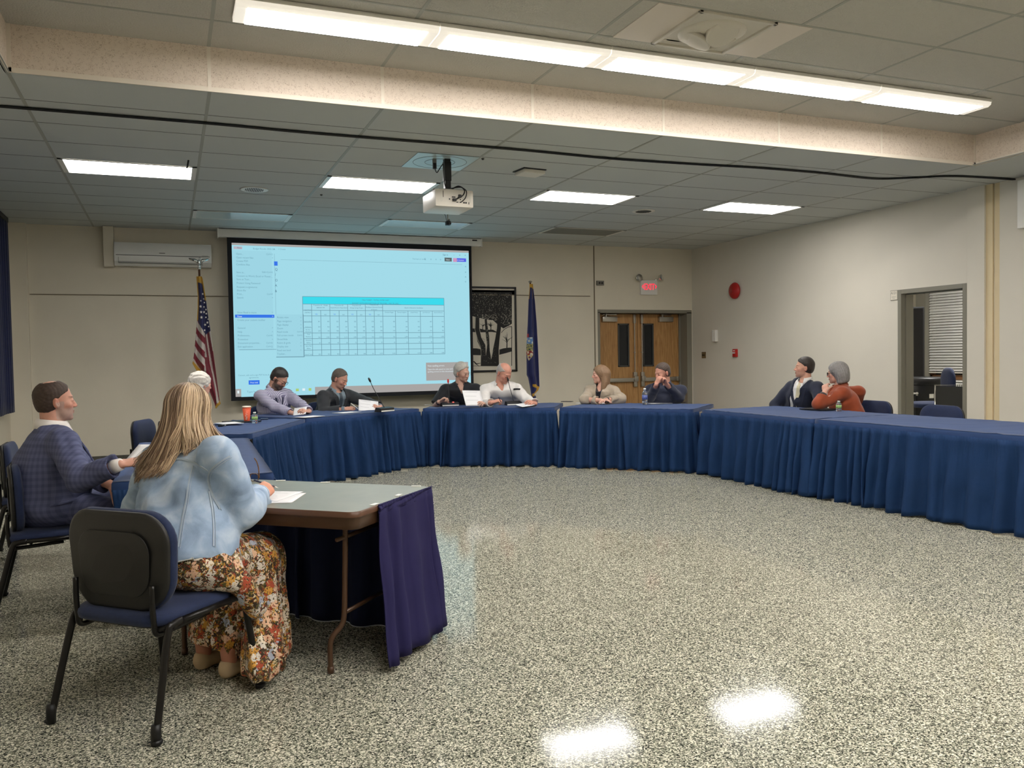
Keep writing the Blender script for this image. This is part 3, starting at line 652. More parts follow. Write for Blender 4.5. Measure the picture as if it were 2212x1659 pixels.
b = MB(); b.bx(-.010, -.006, -.053, .053, -.058, .058); b.build('face', mat('sign_face', (226, 218, 202), .5), rs)
b = MB(); put_text(b, 'A121', .045, lambda u, v: (-.0105, -u, .015+v), 'CENTER'); put_text(b, 'Conference', .016, lambda u, v: (-.0105, -u, -.025+v), 'CENTER'); put_text(b, 'Room', .016, lambda u, v: (-.0105, -u, -.043+v), 'CENTER')
b.build('lettering', mat('sign_text', (96, 92, 84), .6), rs)
wbx = empty('wall_cover_box', (XR-.05, 0, 0), 0, 'white boxed pipe cover high on the right wall at the picture edge', 'pipe cover')
b = MB(); b.bx(-.09, 0, 5.75, 6.50, 2.70, 3.22, bev=.008); b.build('cover', m_white, wbx)

# ---------------------------------------------------------------- curtain on the left wall
cu = empty('navy_curtain', (0, 0, 0), 0, 'dark navy pleated curtain hanging on the left wall', 'curtain')
ys = np.linspace(7.2, 12.32, 420); V = []; nz = 14
for k in range(nz):
    z = .80+(CEIL-.06-.80)*k/(nz-1)
    for i, y in enumerate(ys): V.append((XL+.085+.035*math.sin(2*math.pi*y/.115+.6*math.sin(3.1*y))*(1-.25*k/nz)+.01*math.sin(7.3*y), y, z))
F = [(k*420+i, k*420+i+1, (k+1)*420+i+1, (k+1)*420+i) for k in range(nz-1) for i in range(419)]
m_navyc = mat('navy_curtain_velour', (17, 26, 66), .85, sheen=.3, var=.15, vscale=15)
o = link('fabric', pymesh(V, F), cu, m_navyc, True); md = o.modifiers.new('s', 'SOLIDIFY'); md.thickness = .004
b = MB(); b.bx(XL+.05, XL+.12, 7.15, 12.36, CEIL-.07, CEIL-.01, bev=.004); b.build('track', m_black, cu)

# ---------------------------------------------------------------- ceiling things
pj = empty('projector', (2.47, 7.66, CEIL), 0, 'white projector hanging from the ceiling on a black pole', 'projector')
m_pj = mat('white_projector_plastic', (228, 222, 212), .35)
bx0, bx1, by0, by1, bz0, bz1 = -.165, .205, -.155, .27, -.475, -.315
b = MB(); b.bx(bx0, bx1, by0, by1, bz0, bz1, bev=.014); bd = b.build('projector_body', m_pj, pj, auto=.5)
b = MB()
for x, z, w, h in ((.01, -.385, .035, .010), (.055, -.388, .01, .01), (-.03, -.405, .012, .012), (.01, -.405, .03, .008), (.075, -.405, .01, .01), (.045, -.43, .02, .008), (.11, -.432, .014, .014), (.13, -.432, .014, .014), (.158, -.435, .006, .02), (-.09, -.36, .004, .06)):
    b.bx(x-w/2, x+w/2, by0-.003, by0+.001, z-h/2, z+h/2)
b.build('port', m_black, bd)
b = MB(); b.lathe([(.028, 0), (.028, .003)], (.118, by0+.001, -.375), 24, RX(math.radians(90))); b.bx(-.115, -.098, by0-.003, by0, -.43, -.335); b.bx(.165, .18, by0-.003, by0, -.43, -.335); b.bx(-.06, .09, by0-.002, by0, -.352, -.349); b.build('grille', m_offw, bd)
b = MB(); b.lathe([(.055, 0), (.06, .035), (.045, .04), (.04, .02)], (.10, by1, -.40), 24, RX(math.radians(-90))); b.build('lens_ring', m_black, bd, smooth=True)
b = MB(); b.lathe([(.001, .018), (.042, .022)], (.10, by1, -.40), 24, RX(math.radians(-90))); b.build('projector_glass', emis('projector_lens_glow', (200, 236, 250), 12.), bd)
b = MB(); b.bx(-.115, .145, -.09, .12, -.312, -.298, bev=.003)
for x, y in ((-.14, -.02), (.17, -.02)): b.lathe([(.01, 0), (.01, .03)], (x, y, -.32), 8)
b.build('bracket', m_steel, pj)
b = MB(); b.bx(-.028, .028, -.03, .03, -.30, -.0, bev=.004); b.bx(-.033, .033, -.035, .035, -.21, -.03, bev=.004); b.bx(-.045, .045, -.045, .045, -.31, -.29, bev=.004); b.build('pole', m_black, pj)
b = MB(); b.tube(spl([(-.115, .02, -.09), (-.10, .0, -.135), (-.075, -.01, -.10), (-.045, -.03, -.06), (-.04, -.03, -.15), (-.035, -.03, -.24), (-.02, -.04, -.29)]), .0045, 6)
b.tube(spl([(.03, -.03, -.29), (.08, -.10, -.27), (.105, by0-.03, -.32), (.09, by0-.035, -.37), (.03, by0-.02, -.405), (.012, by0, -.41)]), .006, 6)
b.tube(spl([(.03, -.03, -.28), (.10, -.10, -.28), (.125, by0-.03, -.33), (.115, by0-.03, -.39), (.085, by0-.015, -.425), (.07, by0, -.43)]), .005, 6)
b.bx(.045, .075, by0-.045, by0-.025, -.395, -.365, bev=.006); b.bx(-.005, .03, by0-.03, by0, -.425, -.40, bev=.006); b.bx(-.132, -.10, -.0, .03, -.10, -.045, bev=.004)
b.build('cable', m_black, pj)
b = MB(); b.bx(-.133, -.10, -.0, .03, -.045, -.001, bev=.003); b.build('power_plug', mat('grey_plug', (110, 112, 108), .5), pj)
xa = CX0+1.2192*2+.6096; ya = SOFF+.6096*2
pn = empty('ceiling_mount_panel', (xa+.3048, ya+.3048, CEIL), 0, 'pale metal ceiling panel with ring marks holding the projector pole', 'ceiling panel')
b = MB(); b.bx(-.298, .298, -.298, .298, -.006, -.001); b.build('panel', mat('pale_blue_white_panel', (196, 214, 216), .3), pn)
b = MB()
for r in (.25, .14):
    b.tube([(r*math.cos(t)*1.02, r*math.sin(t)*1.02, -.0065) for t in np.linspace(0, 2*math.pi, 49)], .0018, 4)
b.build('ring_mark', m_gridd, pn)
cc = onz(966.5, 455, CEIL)
cam_o = empty('hanging_camera', tuple(onz(967, 461, CEIL)), 0, 'small black camera hanging from the ceiling behind the projector', 'camera')
b = MB(); b.lathe([(.03, -.006), (.03, 0)], n=16); b.tube([(0, 0, 0), (0, 0, -.10)], .008, 8); b.sph((.02, 0, -.085), .013); b.build('stem', m_steel, cam_o, smooth=True)
b = MB(); b.bx(-.028, .03, -.035, .03, -.155, -.10, bev=.008); b.lathe([(.018, 0), (.018, .02)], (.012, -.033, -.135), 12, RX(math.radians(90))); b.build('camera_body', m_black, cam_o)
b = MB(); b.tube(spl([(-.01, .0, -.11), (-.025, 0, -.06), (-.03, 0, -.03), (-.045, 0, -.01), (-.03, 0, -.0)]), .003, 5); b.build('cable', m_black, cam_o)

def tilt_disc(mb, c, r, R, mi): mb.lathe([(r, -.004), (r, .004)], c, 28, R, mi)
df = empty('ceiling_speaker_array', (3.47, 4.865, UPPER), 0, 'square ceiling unit with three angled round discs in a white panel', 'ceiling speaker')
b = MB(); b.bx(-.60, -.30, -.298, .298, -.006, -.001); b.bx(.31, .60, -.298, .298, -.006, -.001); b.build('side_panel', mat('white_metal_panel', (214, 204, 192), .45), df)
m_df = mat('speaker_array_plastic', (206, 200, 188), .4)
b = MB(); 
for a in ((-.30, -.27, -.298, .298), (.28, .31, -.298, .298), (-.30, .31, .275, .298), (-.30, .31, -.298, -.275)): b.bx(a[0], a[1], a[2], a[3], -.02, -.001, bev=.004)
b.bx(-.28, .29, -.28, .28, -.006, -.001); b.sph((0, 0, .005), (.235, .235, .06), 32, 12)
for k in range(4): b.bx(-.25+.02*k, -.17+.02*k, .20-.0*k, .205, -.012, -.004)
b.build('shell', m_df, df, auto=.6)
b = MB()
for a in (153, 270, 27):
    t = math.radians(a); c = (.115*math.cos(t), .115*math.sin(t), -.055); R = RZ(t) @ RY(math.radians(-28)); b.lathe([(.112, .02), (.11, -.004), (.1, -.006)], c, 28, R)
b.build('disc_rim', m_df, df, smooth=True)
b = MB()
for a in (153, 270, 27):
    t = math.radians(a); c = (.115*math.cos(t), .115*math.sin(t), -.055); R = RZ(t) @ RY(math.radians(-28)); tilt_disc(b, c, .1, R, 0)
b.build('grille', mat('grey_speaker_grille', (168, 164, 152), .5), df)

for (px, py, lab) in ((549, 409, 'round ceiling speaker grille left of the projector'), (1390, 456, 'round ceiling speaker grille right of the projector')):
    c = onz(px, py, CEIL); s = empty('ceiling_speaker', tuple(c), 0, lab, 'ceiling speaker', 'round ceiling speakers')
    b = MB(); b.lathe([(.15, 0), (.15, -.006), (.135, -.009), (.10, -.006)], n=32); b.build('ring', m_offw, s, smooth=True)
    b = MB()
    for k in range(-5, 6): l = math.sqrt(max(0, .1**2-(k*.018)**2)); b.bx(k*.018-.004, k*.018+.004, -l, l, -.010, -.006)
    b.build('slot', m_gridd, s)
c = onz(1141, 368, CEIL); wa = empty('ceiling_access_point', tuple(c), .12, 'flat white box fixed to the ceiling right of the projector', 'ceiling box')
b = MB(); b.bx(-.10, .14, -.10, .10, -.045, -.008, bev=.006); b.build('case', m_offw, wa)
b = MB(); b.bx(-.115, .145, -.115, .115, -.008, 0); b.build('base', m_black, wa)
for px, py, lab in ((694, 420, 'small round ceiling sensor below the lit troffer left of the projector'), (1043, 342, 'small dark ceiling sensor right of the projector mount panel')):
    c = onz(px, py, CEIL); b = MB(); b.lathe([(.014, 0), (.014, -.006), (.008, -.015)], tuple(c), 12); tag(b.build('ceiling_sensor', mat('sensor_grey', (60, 60, 56), .5)), lab, 'sensor')
c = onz(407, 346, CEIL); b = MB(); b.tube([c, c-[0.01, 0, .06], c-[.018, 0, .075]], .008, 8); tag(b.build('ceiling_hook', m_black), 'short black hook hanging from ceiling above the leftmost lit troffer', 'hook')
pts = [onz(x, y, CEIL-.012) for x, y in ((-200, 214), (0, 230), (440, 266), (700, 290), (1100, 322), (1310, 342), (1500, 355), (1640, 363), (1773, 374), (1886, 386), (1966, 384.5), (2047, 381), (2111, 383), (2200, 388.5))]
b = MB()
sp = spl(pts, 8)
for k in (-1, 0, 1): b.tube([p+np.array([0, k*.017, .002*k]) for p in sp], .008, 5)
tag(b.build('ceiling_cable', m_black), 'black cable bundle taped across the whole ceiling', 'cable')

# ---------------------------------------------------------------- flags
def flag(name, Y, L, Rr, colf, nS=70, nT=260, fold=.05, parent=None, cut=None):
    """draped cloth between two outline curves (tables of (px y, px x)); colf(s,t,x,y)->rgb"""
    y0 = min(L[0][0], Rr[0][0]); y1 = max(L[-1][0], Rr[-1][0]); V = []; C = []
    for t in range(nT):
        py = y0+(y1-y0)*t/(nT-1)
        xl = np.interp(py, [q[0] for q in L], [q[1] for q in L]); xr = np.interp(py, [q[0] for q in Rr], [q[1] for q in Rr])
        for s in range(nS):
            u = s/(nS-1); px = xl+(xr-xl)*u; p = ony(px, py, Y); f = min(1, (xr-xl)/40)
            V.append((p[0], Y+fold*f*(math.sin(u*math.pi*3.1+.6*math.sin(t/60))), p[2])); C.append(colf(px, py, u))
    F = []
    for t in range(nT-1):
        for s in range(nS-1):
            k = t*nS+s

            F.append((k, k+1, k+nS+1, k+nS))
    me = pymesh(V, F); at = me.color_attributes.new('Col', 'FLOAT_COLOR', 'POINT')
    at.data.foreach_set('color', np.array([(*lin(c), 1) for c in C], dtype=np.float32).ravel())
    o = link(name, me, parent, mat(name+'_satin', (255, 255, 255), .55, attr='Col', sheen=.2), True)
    md = o.modifiers.new('s', 'SOLIDIFY'); md.thickness = .006; return o
GOLD, NV, RED, WH = (196, 152, 50), (28, 34, 84), (122, 28, 46), (198, 190, 184)
def uscol(px, py, u):
    k = 3.77; cx = (px-380)*k; cy = (py-480)*k
    e_l = np.interp(cy, [445, 600, 700, 830, 940, 1090, 1150], [165, 178, 176, 170, 160, 145, 135]); e_r = np.interp(cy, [445, 600, 700, 830, 880, 1100, 1450, 1480], [215, 240, 250, 270, 280, 308, 355, 358])
    if cy < 480+(cx-165)*.5: return GOLD
    if cx-e_l < 9 and cy < 800: return GOLD
    if e_r-cx < 7 and cy < 640: return GOLD
    if cx < 235 and cy < 790+(cx-175)*2.1: return NV
    if cx >= 235 and cy < 920-(cx-235)*.7: return NV
    mid = 232
    if cy > 1440+(365-cx)*1.3 and cx > 300: return GOLD
    if cx < mid and cy > 1130+(cx-135)*1.05: return GOLD
    if cx < mid: v = (cy-1.35*(cx-170)-800)/58.0; return RED if int(math.floor(v)) % 2 == 1 else WH
    v = (cx-mid-(cy-900)*.17); w = 24+(cy-900)*.012
    if v < -w*.6: return RED if v > -w*1.5 and cy > 1100 else WH
    if v < w*.15: return RED
    if v < w*.9: return WH
    return RED if v < w*1.75 else WH
fl = empty('american_flag', (0, 0, 0), 0, 'American flag draped on a pole with a silver eagle finial left of the screen', 'flag')
YF = 12.2
L = [(597, 424), (640, 427.2), (665, 427), (700, 425), (730, 422.5), (770, 418.5), (785, 415.5), (800, 424), (808, 435), (830, 446), (870, 463), (882, 466)]
Rr = [(597, 436), (603, 438), (640, 444), (665, 447), (700, 452), (713, 454.5), (772, 462), (865, 474.5), (872, 477), (882, 466.5)]
fo = flag('american_flag_cloth', YF, L, Rr, uscol, parent=fl)
b = MB(); k = 3.77
for cx, cy, r in ((218, 585, 9), (203, 640, 8), (226, 625, 8), (232, 655, 8), (201, 686, 13), (228, 690, 9), (245, 712, 9), (205, 732, 13), (229, 732, 12), (247, 745, 9), (208, 775, 14), (244, 775, 9), (256, 817, 12), (238, 835, 12), (234, 880, 10), (262, 790, 8), (266, 850, 8)):
    c = ony(380+cx/k, 480+cy/k, YF-.07); rr_ = r/k*.0066
    ps_ = []
    for q in range(10): a = math.radians(90+36*q+10); rad = rr_*(1 if q % 2 == 0 else .42); ps_.append((c[0]+rad*.85*math.cos(a), c[1], c[2]+rad*math.sin(a)))
    b.add(ps_+[(c[0], c[1]-.002, c[2])], [(q, (q+1) % 10, 10) for q in range(10)])
b.build('star', mat('flag_star_white', (214, 210, 206), .6), fo)
pt = ony(430.5, 592, YF+.02); b = MB(); b.tube([(pt[0]+.03, YF+.12, 0.03), (pt[0]+.0, YF+.03, pt[2]+.06)], .014, 10); b.build('pole', wood_mat('dark_pole_wood', (84, 52, 34), (60, 36, 24)), fl, smooth=True)
b = MB(); b.lathe([(.18, 0), (.18, .02), (.06, .05), (.03, .09)], (pt[0]+.03, YF+.12, 0), 24); b.build('pole_base', mat('brass', (170, 136, 70), .3, metal=1.), fl, smooth=True)
b = MB(); z = pt[2]+.06; x = pt[0]; y = YF+.03
b.sph((x, y, z+.02), .022); b.lathe([(.014, 0), (.02, .02), (.008, .05)], (x, y, z+.03), 12); b.sph((x, y, z+.10), (.018, .018, .04)); b.sph((x+.012, y-.01, z+.15), (.014, .02, .014))
for s in (-1, 1): b.prism([(0, 0), (s*.05, .035), (s*.13, .045), (s*.12, .02), (s*.06, -.005), (s*.02, -.03)], -.006, .006, T=lambda u, v, w, x=x, y=y, z=z: (x+u, y+w+abs(u)*.3, z+.115+v))
b.build('eagle_finial', m_chrome, fl, smooth=True)
def nycol(px, py, u):
    cx = (px-1120)*5.53; cy = (py-600)*5.53
    if cy < 105+(cx-130)*.6: return GOLD
    if cy < 250 and (u < .1 or (.62 < u < .72)): return GOLD
    if cx > 172 and cy > 1270 and abs((cy-1282)-(cx-178)*.55) < 20 and cx < 250: return GOLD
    if cx > 165 and cy > 1325 and abs((cy-1400)+(cx-175)*.95) < 20: return GOLD
    if cx < 112 and 1200 < cy < 1300: return GOLD
    if cx < 162 and 670 < cy < 990:
        if cy < 712: return (150, 44, 52) if cx < 130 else NV
        n = math.sin(cx*.17+cy*.06)+math.sin(cy*.13-cx*.09)
        if cy < 790: return (96, 132, 178) if n > -.6 else (200, 200, 190)
        if cy < 870: return (120, 116, 92) if n > 0 else (186, 178, 96) if n > -.8 else (60, 70, 60)
        if cy < 920: return (140, 40, 44) if n > -.2 else (206, 196, 170)
        if abs(cx-132) < (990-cy)*.45: return (206, 176, 74) if n > .3 else (190, 186, 180) if n > -.7 else (110, 50, 60)
    return NV
f2 = empty('state_flag', (0, 0, 0), 0, 'dark blue state flag with crest and gold fringe, beside the framed print', 'flag')
L = [(613.5, 1143.5), (620, 1144), (650, 1142), (700, 1140.5), (750, 1137.8), (810, 1137.5), (816, 1140.5), (867, 1150), (870, 1152)]
Rr = [(613.5, 1151), (625, 1152), (650, 1155), (700, 1158.5), (740, 1160.5), (835, 1165.5), (843, 1163), (852, 1154), (856, 1158), (868, 1157), (870, 1155)]
flag('state_flag_cloth', YF, L, Rr, nycol, parent=f2)
pt = ony(1146, 612, YF+.02); b = MB(); b.tube([(pt[0]+.05, YF+.12, 0.03), (pt[0], YF+.03, pt[2]+.01)], .014, 10); b.build('pole', wood_mat('flag_pole_wood', (84, 52, 34), (60, 36, 24)), f2, smooth=True)
b = MB(); b.lathe([(.18, 0), (.18, .02), (.06, .05), (.03, .09)], (pt[0]+.05, YF+.12, 0), 24); b.build('pole_base', mat('brass_base', (170, 136, 70), .3, metal=1.), f2, smooth=True)
b = MB(); b.sph((pt[0], YF+.03, pt[2]+.025), (.03, .03, .016)); b.build('finial', m_steel, f2, smooth=True)
# ---------------------------------------------------------------- tables round the ring
rng = np.random.RandomState(11)
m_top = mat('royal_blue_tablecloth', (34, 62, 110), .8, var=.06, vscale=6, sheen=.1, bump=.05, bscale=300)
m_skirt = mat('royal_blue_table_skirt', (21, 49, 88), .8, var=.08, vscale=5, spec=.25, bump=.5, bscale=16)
m_purple = mat('violet_navy_table_skirt', (41, 38, 78), .85, spec=.2, var=.06, vscale=8)
m_navysk = mat('dark_navy_table_skirt', (14, 26, 66), .85)
def fold_noise(n, L, seed, per=.105):
    """cumulative phase so that pleats have uneven widths"""
    r = np.random.RandomState(seed); s = np.linspace(0, L, n); m = max(4, int(L/per)+2)
    w = per*(1+.55*r.randn(m).clip(-1, 1.4)); e = np.concatenate([[0], np.cumsum(w)]); e *= (L+.01)/e[-1] if e[-1] < L else 1
    ph = np.interp(s, e, np.arange(len(e))); amp = np.interp(s, e, .45+.8*r.rand(len(e))); lean = np.interp(s, e, .9*r.randn(len(e)))
    return s, ph, amp, lean
def skirt_mesh(path, ztop, zbot, seed, per=.135, a0=.007, a1=.050, flare=.055, nz=16, dens=130, shirr=True, hem=.012):
    path = [np.array(p, float) for p in path]; seg = [np.linalg.norm(path[i+1]-path[i]) for i in range(len(path)-1)]; L = sum(seg)
    n = int(L*dens); s, ph, amp, lean = fold_noise(n, L, seed, per); cum = np.concatenate([[0], np.cumsum(seg)])
    B = np.stack([np.interp(s, cum, [p[k] for p in path]) for k in (0, 1)], -1)
    T = np.gradient(B, axis=0); k = 9; ker = np.ones(k)/k
    T = np.stack([np.convolve(np.pad(T[:, i], k//2, 'edge'), ker, 'valid') for i in (0, 1)], -1); T /= np.linalg.norm(T, axis=1)[:, None]
    Nn = np.stack([T[:, 1], -T[:, 0]], -1)
    V = []
    for j in range(nz):
        t = j/(nz-1); z = ztop+(zbot-ztop)*t
        w = np.sin(2*np.pi*(ph+.12*lean*t*2)); w = np.sign(w)*np.abs(w)**.75
        g = (a0+(a1-a0)*min(1, t*1.6)**.8)*amp*w
        if shirr: g = g+.0035*np.sin(2*np.pi*s/.028+1.3*np.sin(9*s))*max(0, 1-t*2.6)
        out = flare*t**1.3+.014*t*np.sin(s*3.1+seed)+.012*t*t*np.sin(s*11+2*np.sin(s*4.3)+seed)+.006*np.sin(s*23+t*9+seed)*t*(1-t)*4
        zz = z+(hem*np.sin(2*np.pi*ph*.5+seed)*t**4 if zbot < .3 else 0)
        P2 = B+Nn*(g+out)[:, None]+T*(lean*.05*t)[:, None]
        V.append(np.column_stack([P2, np.full(n, z) if np.isscalar(zz) else np.maximum(zz, .003)]))
    V = np.concatenate(V); F = [(j*n+i, j*n+i+1, (j+1)*n+i+1, (j+1)*n+i) for j in range(nz-1) for i in range(n-1)]
    return V, F
def cloth_table(p0, p1, depth, label, seed, ends=(0, 0), ZT=.755):
    """p0 to p1: inner edge, the outer side lies to the left of p0->p1"""
    p0 = np.array(p0, float); p1 = np.array(p1, float); t = (p1-p0)/np.linalg.norm(p1-p0); nn = np.array([-t[1], t[0]]); L = np.linalg.norm(p1-p0)
    c = (p0+p1)/2; root = empty('skirted_table', (c[0], c[1], 0), math.atan2(t[1], t[0]), label, 'table', 'skirted tables set in a ring')
    # local: x along the inner edge, y outwards
    h = L/2; nx, ny = 40, 16; r = np.random.RandomState(seed); V = []
    for j in range(ny+1):
        for i in range(nx+1):
            x = -h+L*i/nx; y = depth*j/ny; z = ZT+.0025*math.sin(x*5+seed)*math.sin(y*6)+.0015*r.randn()
            if j in (0, ny) or i in (0, nx): z -= .004
            V.append((x, y, z))
    F = [(j*(nx+1)+i, j*(nx+1)+i+1, (j+1)*(nx+1)+i+1, (j+1)*(nx+1)+i) for j in range(ny) for i in range(nx)]
    ring = [(i, 0) for i in range(nx+1)]+[(nx, j) for j in range(1, ny+1)]+[(i, ny) for i in range(nx-1, -1, -1)]+[(0, j) for j in range(ny-1, 0, -1)]
    base = len(V); m = len(ring)
    for q, dz in enumerate((.012, .03, .055)):
        for (i, j) in ring:
            v = V[j*(nx+1)+i]; ox = -1 if i == 0 else (1 if i == nx else 0); oy = -1 if j == 0 else (1 if j == ny else 0)
            o = .004 if q else .003; V.append((v[0]+ox*o, v[1]+oy*o, ZT-dz+(.003*math.sin(i*1.7+j) if q == 2 else 0)))
    idx = [j*(nx+1)+i for i, j in ring]; prev = idx
    for q in range(3):
        cur = [base+q*m+k for k in range(m)]
        F += [(prev[k], prev[(k+1) % m], cur[(k+1) % m], cur[k]) for k in range(m)]; prev = cur
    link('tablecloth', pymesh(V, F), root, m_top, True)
    b = MB(); b.bx(-h+.01, h-.01, .01, depth-.01, ZT-.03, ZT-.012); b.build('table_board', wood_mat('table_board_%d' % seed, (130, 100, 70), (110, 84, 58), 'X'), root)
    for sx in (-1, 1):
        for y in (.12, depth-.12): b = MB(); b.tube([(sx*(h-.25), y, 0), (sx*(h-.25), y, ZT-.03)], .014, 8); b.build('leg', m_black, root)
    e = .012; path = [(-h-e, -e), (h+e, -e)]
    if ends[0]: path = [(-h-e, min(depth, ends[0]))]+path
    if ends[1]: path = path+[(h+e, min(depth, ends[1]))]
    V, F = skirt_mesh(path, ZT-.045, .008, seed)
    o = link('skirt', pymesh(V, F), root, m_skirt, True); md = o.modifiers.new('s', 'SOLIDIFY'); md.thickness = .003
    return root
TB = [
 ((.535, 5.02), (.60, 7.46), .84, 'blue skirted table on the left, before the man in the blue suit', 3, (.84, 0)),
 ((.66, 7.86), (1.37, 9.54), .80, 'blue skirted table holding the orange cup and the small water bottle', 4, (0, .2)),
 ((1.40, 9.60), (2.98, 10.62), 1.08, 'blue skirted table in front of the checked-shirt man and the dark-suited man', 5, (.2, .25)),
 ((3.04, 10.62), (4.50, 9.73), 1.08, 'blue skirted table in front of the black polo man and white shirt man', 6, (.2, .2)),
 ((4.56, 9.68), (5.68, 8.42), 1.08, 'blue skirted table before the doors, in front of the beige cardigan woman', 7, (.2, .25)),
 ((5.74, 8.30), (5.74, 6.50), 1.12, 'blue skirted table in front of the young man in the navy suit', 8, (.55, .1)),
 ((5.76, 6.46), (5.86, 4.05), 1.12, 'long blue skirted table at the right edge, nearest on that side', 9, (.1, 1.12)),
]
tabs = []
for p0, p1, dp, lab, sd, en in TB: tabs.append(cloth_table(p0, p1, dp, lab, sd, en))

# ---------------------------------------------------------------- bare folding table in the foreground
NT0 = onz(283, 1082, .74)[:2]; NTn = onz(768, 1108, .74)[:2]
ux = (NTn-NT0)/np.linalg.norm(NTn-NT0); uy = np.array([-ux[1], ux[0]]); LT = np.linalg.norm(NTn-NT0); ang = math.atan2(ux[1], ux[0]); DT = .76
nt = empty('folding_table', (NT0[0], NT0[1], 0), ang, 'bare grey-topped folding table with brown metal rim in the foreground', 'table')
m_lam = mat('worn_green_grey_laminate', (130, 126, 110), .32, var=.10, vscale=7, bump=.02, bscale=200)
m_brn = mat('brown_painted_steel', (84, 60, 44), .32, metal=.2)
m_edge = mat('dark_wood_edge', (92, 62, 44), .4)
def rr2(x0, x1, y0, y1, r): return [((x0+x1)/2+p[0], (y0+y1)/2+p[1]) for p in rrect(x1-x0, y1-y0, r, 6)]
b = MB(); b.prism(rr2(.004, LT-.004, .004, DT-.004, .045), .722, .7405); b.build('table_top', m_lam, nt, auto=.5)
b = MB(); o1 = rr2(-.002, LT+.002, -.002, DT+.002, .05); i1 = rr2(.004, LT-.004, .004, DT-.004, .045); n = len(o1)
V = [(p[0], p[1], .739) for p in o1]+[(p[0], p[1], .741) for p in i1]+[(p[0], p[1], .716) for p in o1]; b.add(V, [(i, (i+1) % n, n+(i+1) % n, n+i) for i in range(n)]+[(2*n+i, 2*n+(i+1) % n, (i+1) % n, i) for i in range(n)])
b.build('edge_band', m_edge, nt, smooth=True)
b = MB(); o1 = rr2(.008, LT-.008, .008, DT-.008, .05); V = [(p[0], p[1], .718) for p in o1]+[(p[0], p[1], .662) for p in o1]+[(p[0]*.985+.01, p[1]*.97+.01, .660) for p in o1]
b.add(V, [(i, (i+1) % n, n+(i+1) % n, n+i) for i in range(n)]+[(n+i, n+(i+1) % n, 2*n+(i+1) % n, 2*n+i) for i in range(n)]); b.build('apron', m_brn, nt, smooth=True)
lw3 = onz(713, 1455, 0.0)[:2]-NT0; lx, ly = lw3 @ ux, lw3 @ uy
for k, x in enumerate((lx+.0, .22)):
    xs_ = -1 if k == 0 else 1
    for sy, y in ((-1, max(ly, .08)), (1, DT-.12)):
        b = MB(); kx = x
        b.tube(spl([(kx+.055*-xs_, y+.06*-sy, .66), (kx+.05*-xs_, y+.055*-sy, .45), (kx+.045*-xs_, y+.05*-sy, .26), (kx+.035*-xs_, y+.04*-sy, .205), (kx+.01*-xs_, y+.01*-sy, .165), (kx, y, .12), (kx, y, .01)], 5), .0125, 10)
        b.lathe([(.0155, 0), (.0155, .03)], (kx, y, 0), 10); b.build('leg', m_brn, nt, smooth=True)
    b = MB(); b.tube([(x-.05*xs_, ly+.0, .60), (x-.05*xs_, DT-.1, .60)], .01, 8); b.tube([(x-.045*xs_, ly+.05, .26), (x-.045*xs_, DT-.16, .26)], .01, 8); b.tube([(x-.05*xs_, DT/2, .6), (x-.40 if k == 0 else x+.4, DT/2, .67)], .008, 8)
    b.build('brace', m_brn, nt, smooth=True)
b = MB()
for q, (x, y) in enumerate(((LT-.02, .20), (LT-.035, .46), (LT-.08, DT-.02), (LT-.62, DT-.015), (LT-.9, DT-.015), (.05, .03))): b.box((x, y, .7425), (.05 if y > DT-.1 else .022, .02 if y > DT-.1 else .05, .002), RZ(.1*q), 0)
b.build('fastener_strip', m_white, nt)
# violet skirt round the right end, dark navy skirt along the far side
def loc2(px, py, z): w = onz(px, py, z)[:2]-NT0; return (w @ ux, w @ uy)
V, F = skirt_mesh([(LT+.006, .19), (LT+.006, DT-.03), (LT-.02, DT+.008)], .735, .03, 21, per=.13, a0=.004, a1=.022, flare=.06, dens=200, shirr=False, hem=.004)
V[:, 2] = np.where(V[:, 2] > .7, V[:, 2], V[:, 2]); o = link('end_skirt', pymesh(V, F), nt, m_purple, True); md = o.modifiers.new('s', 'SOLIDIFY'); md.thickness = .004
V, F = skirt_mesh([(LT+.008, .185), (LT+.008, DT-.02)], .746, .700, 22, per=.02, a0=.0015, a1=.002, flare=.0, dens=300, shirr=False, hem=0); o = link('skirt_header', pymesh(V, F), nt, m_purple, True); md = o.modifiers.new('s', 'SOLIDIFY'); md.thickness = .006
V, F = skirt_mesh([(-.02, DT+.012), (LT-.01, DT+.012)], .735, .006, 23, per=.17, a0=.004, a1=.03, flare=.05, dens=160, hem=.001)
o = link('far_skirt', pymesh(V, F), nt, m_navysk, True); md = o.modifiers.new('s', 'SOLIDIFY'); md.thickness = .003
n = int(len(V)/16); b = MB(); b.tube(V[-n:][::3]+np.array([0, 0, -.003]), .004, 5); b.build('skirt_hem', mat('pale_hem', (210, 216, 226), .6), nt)

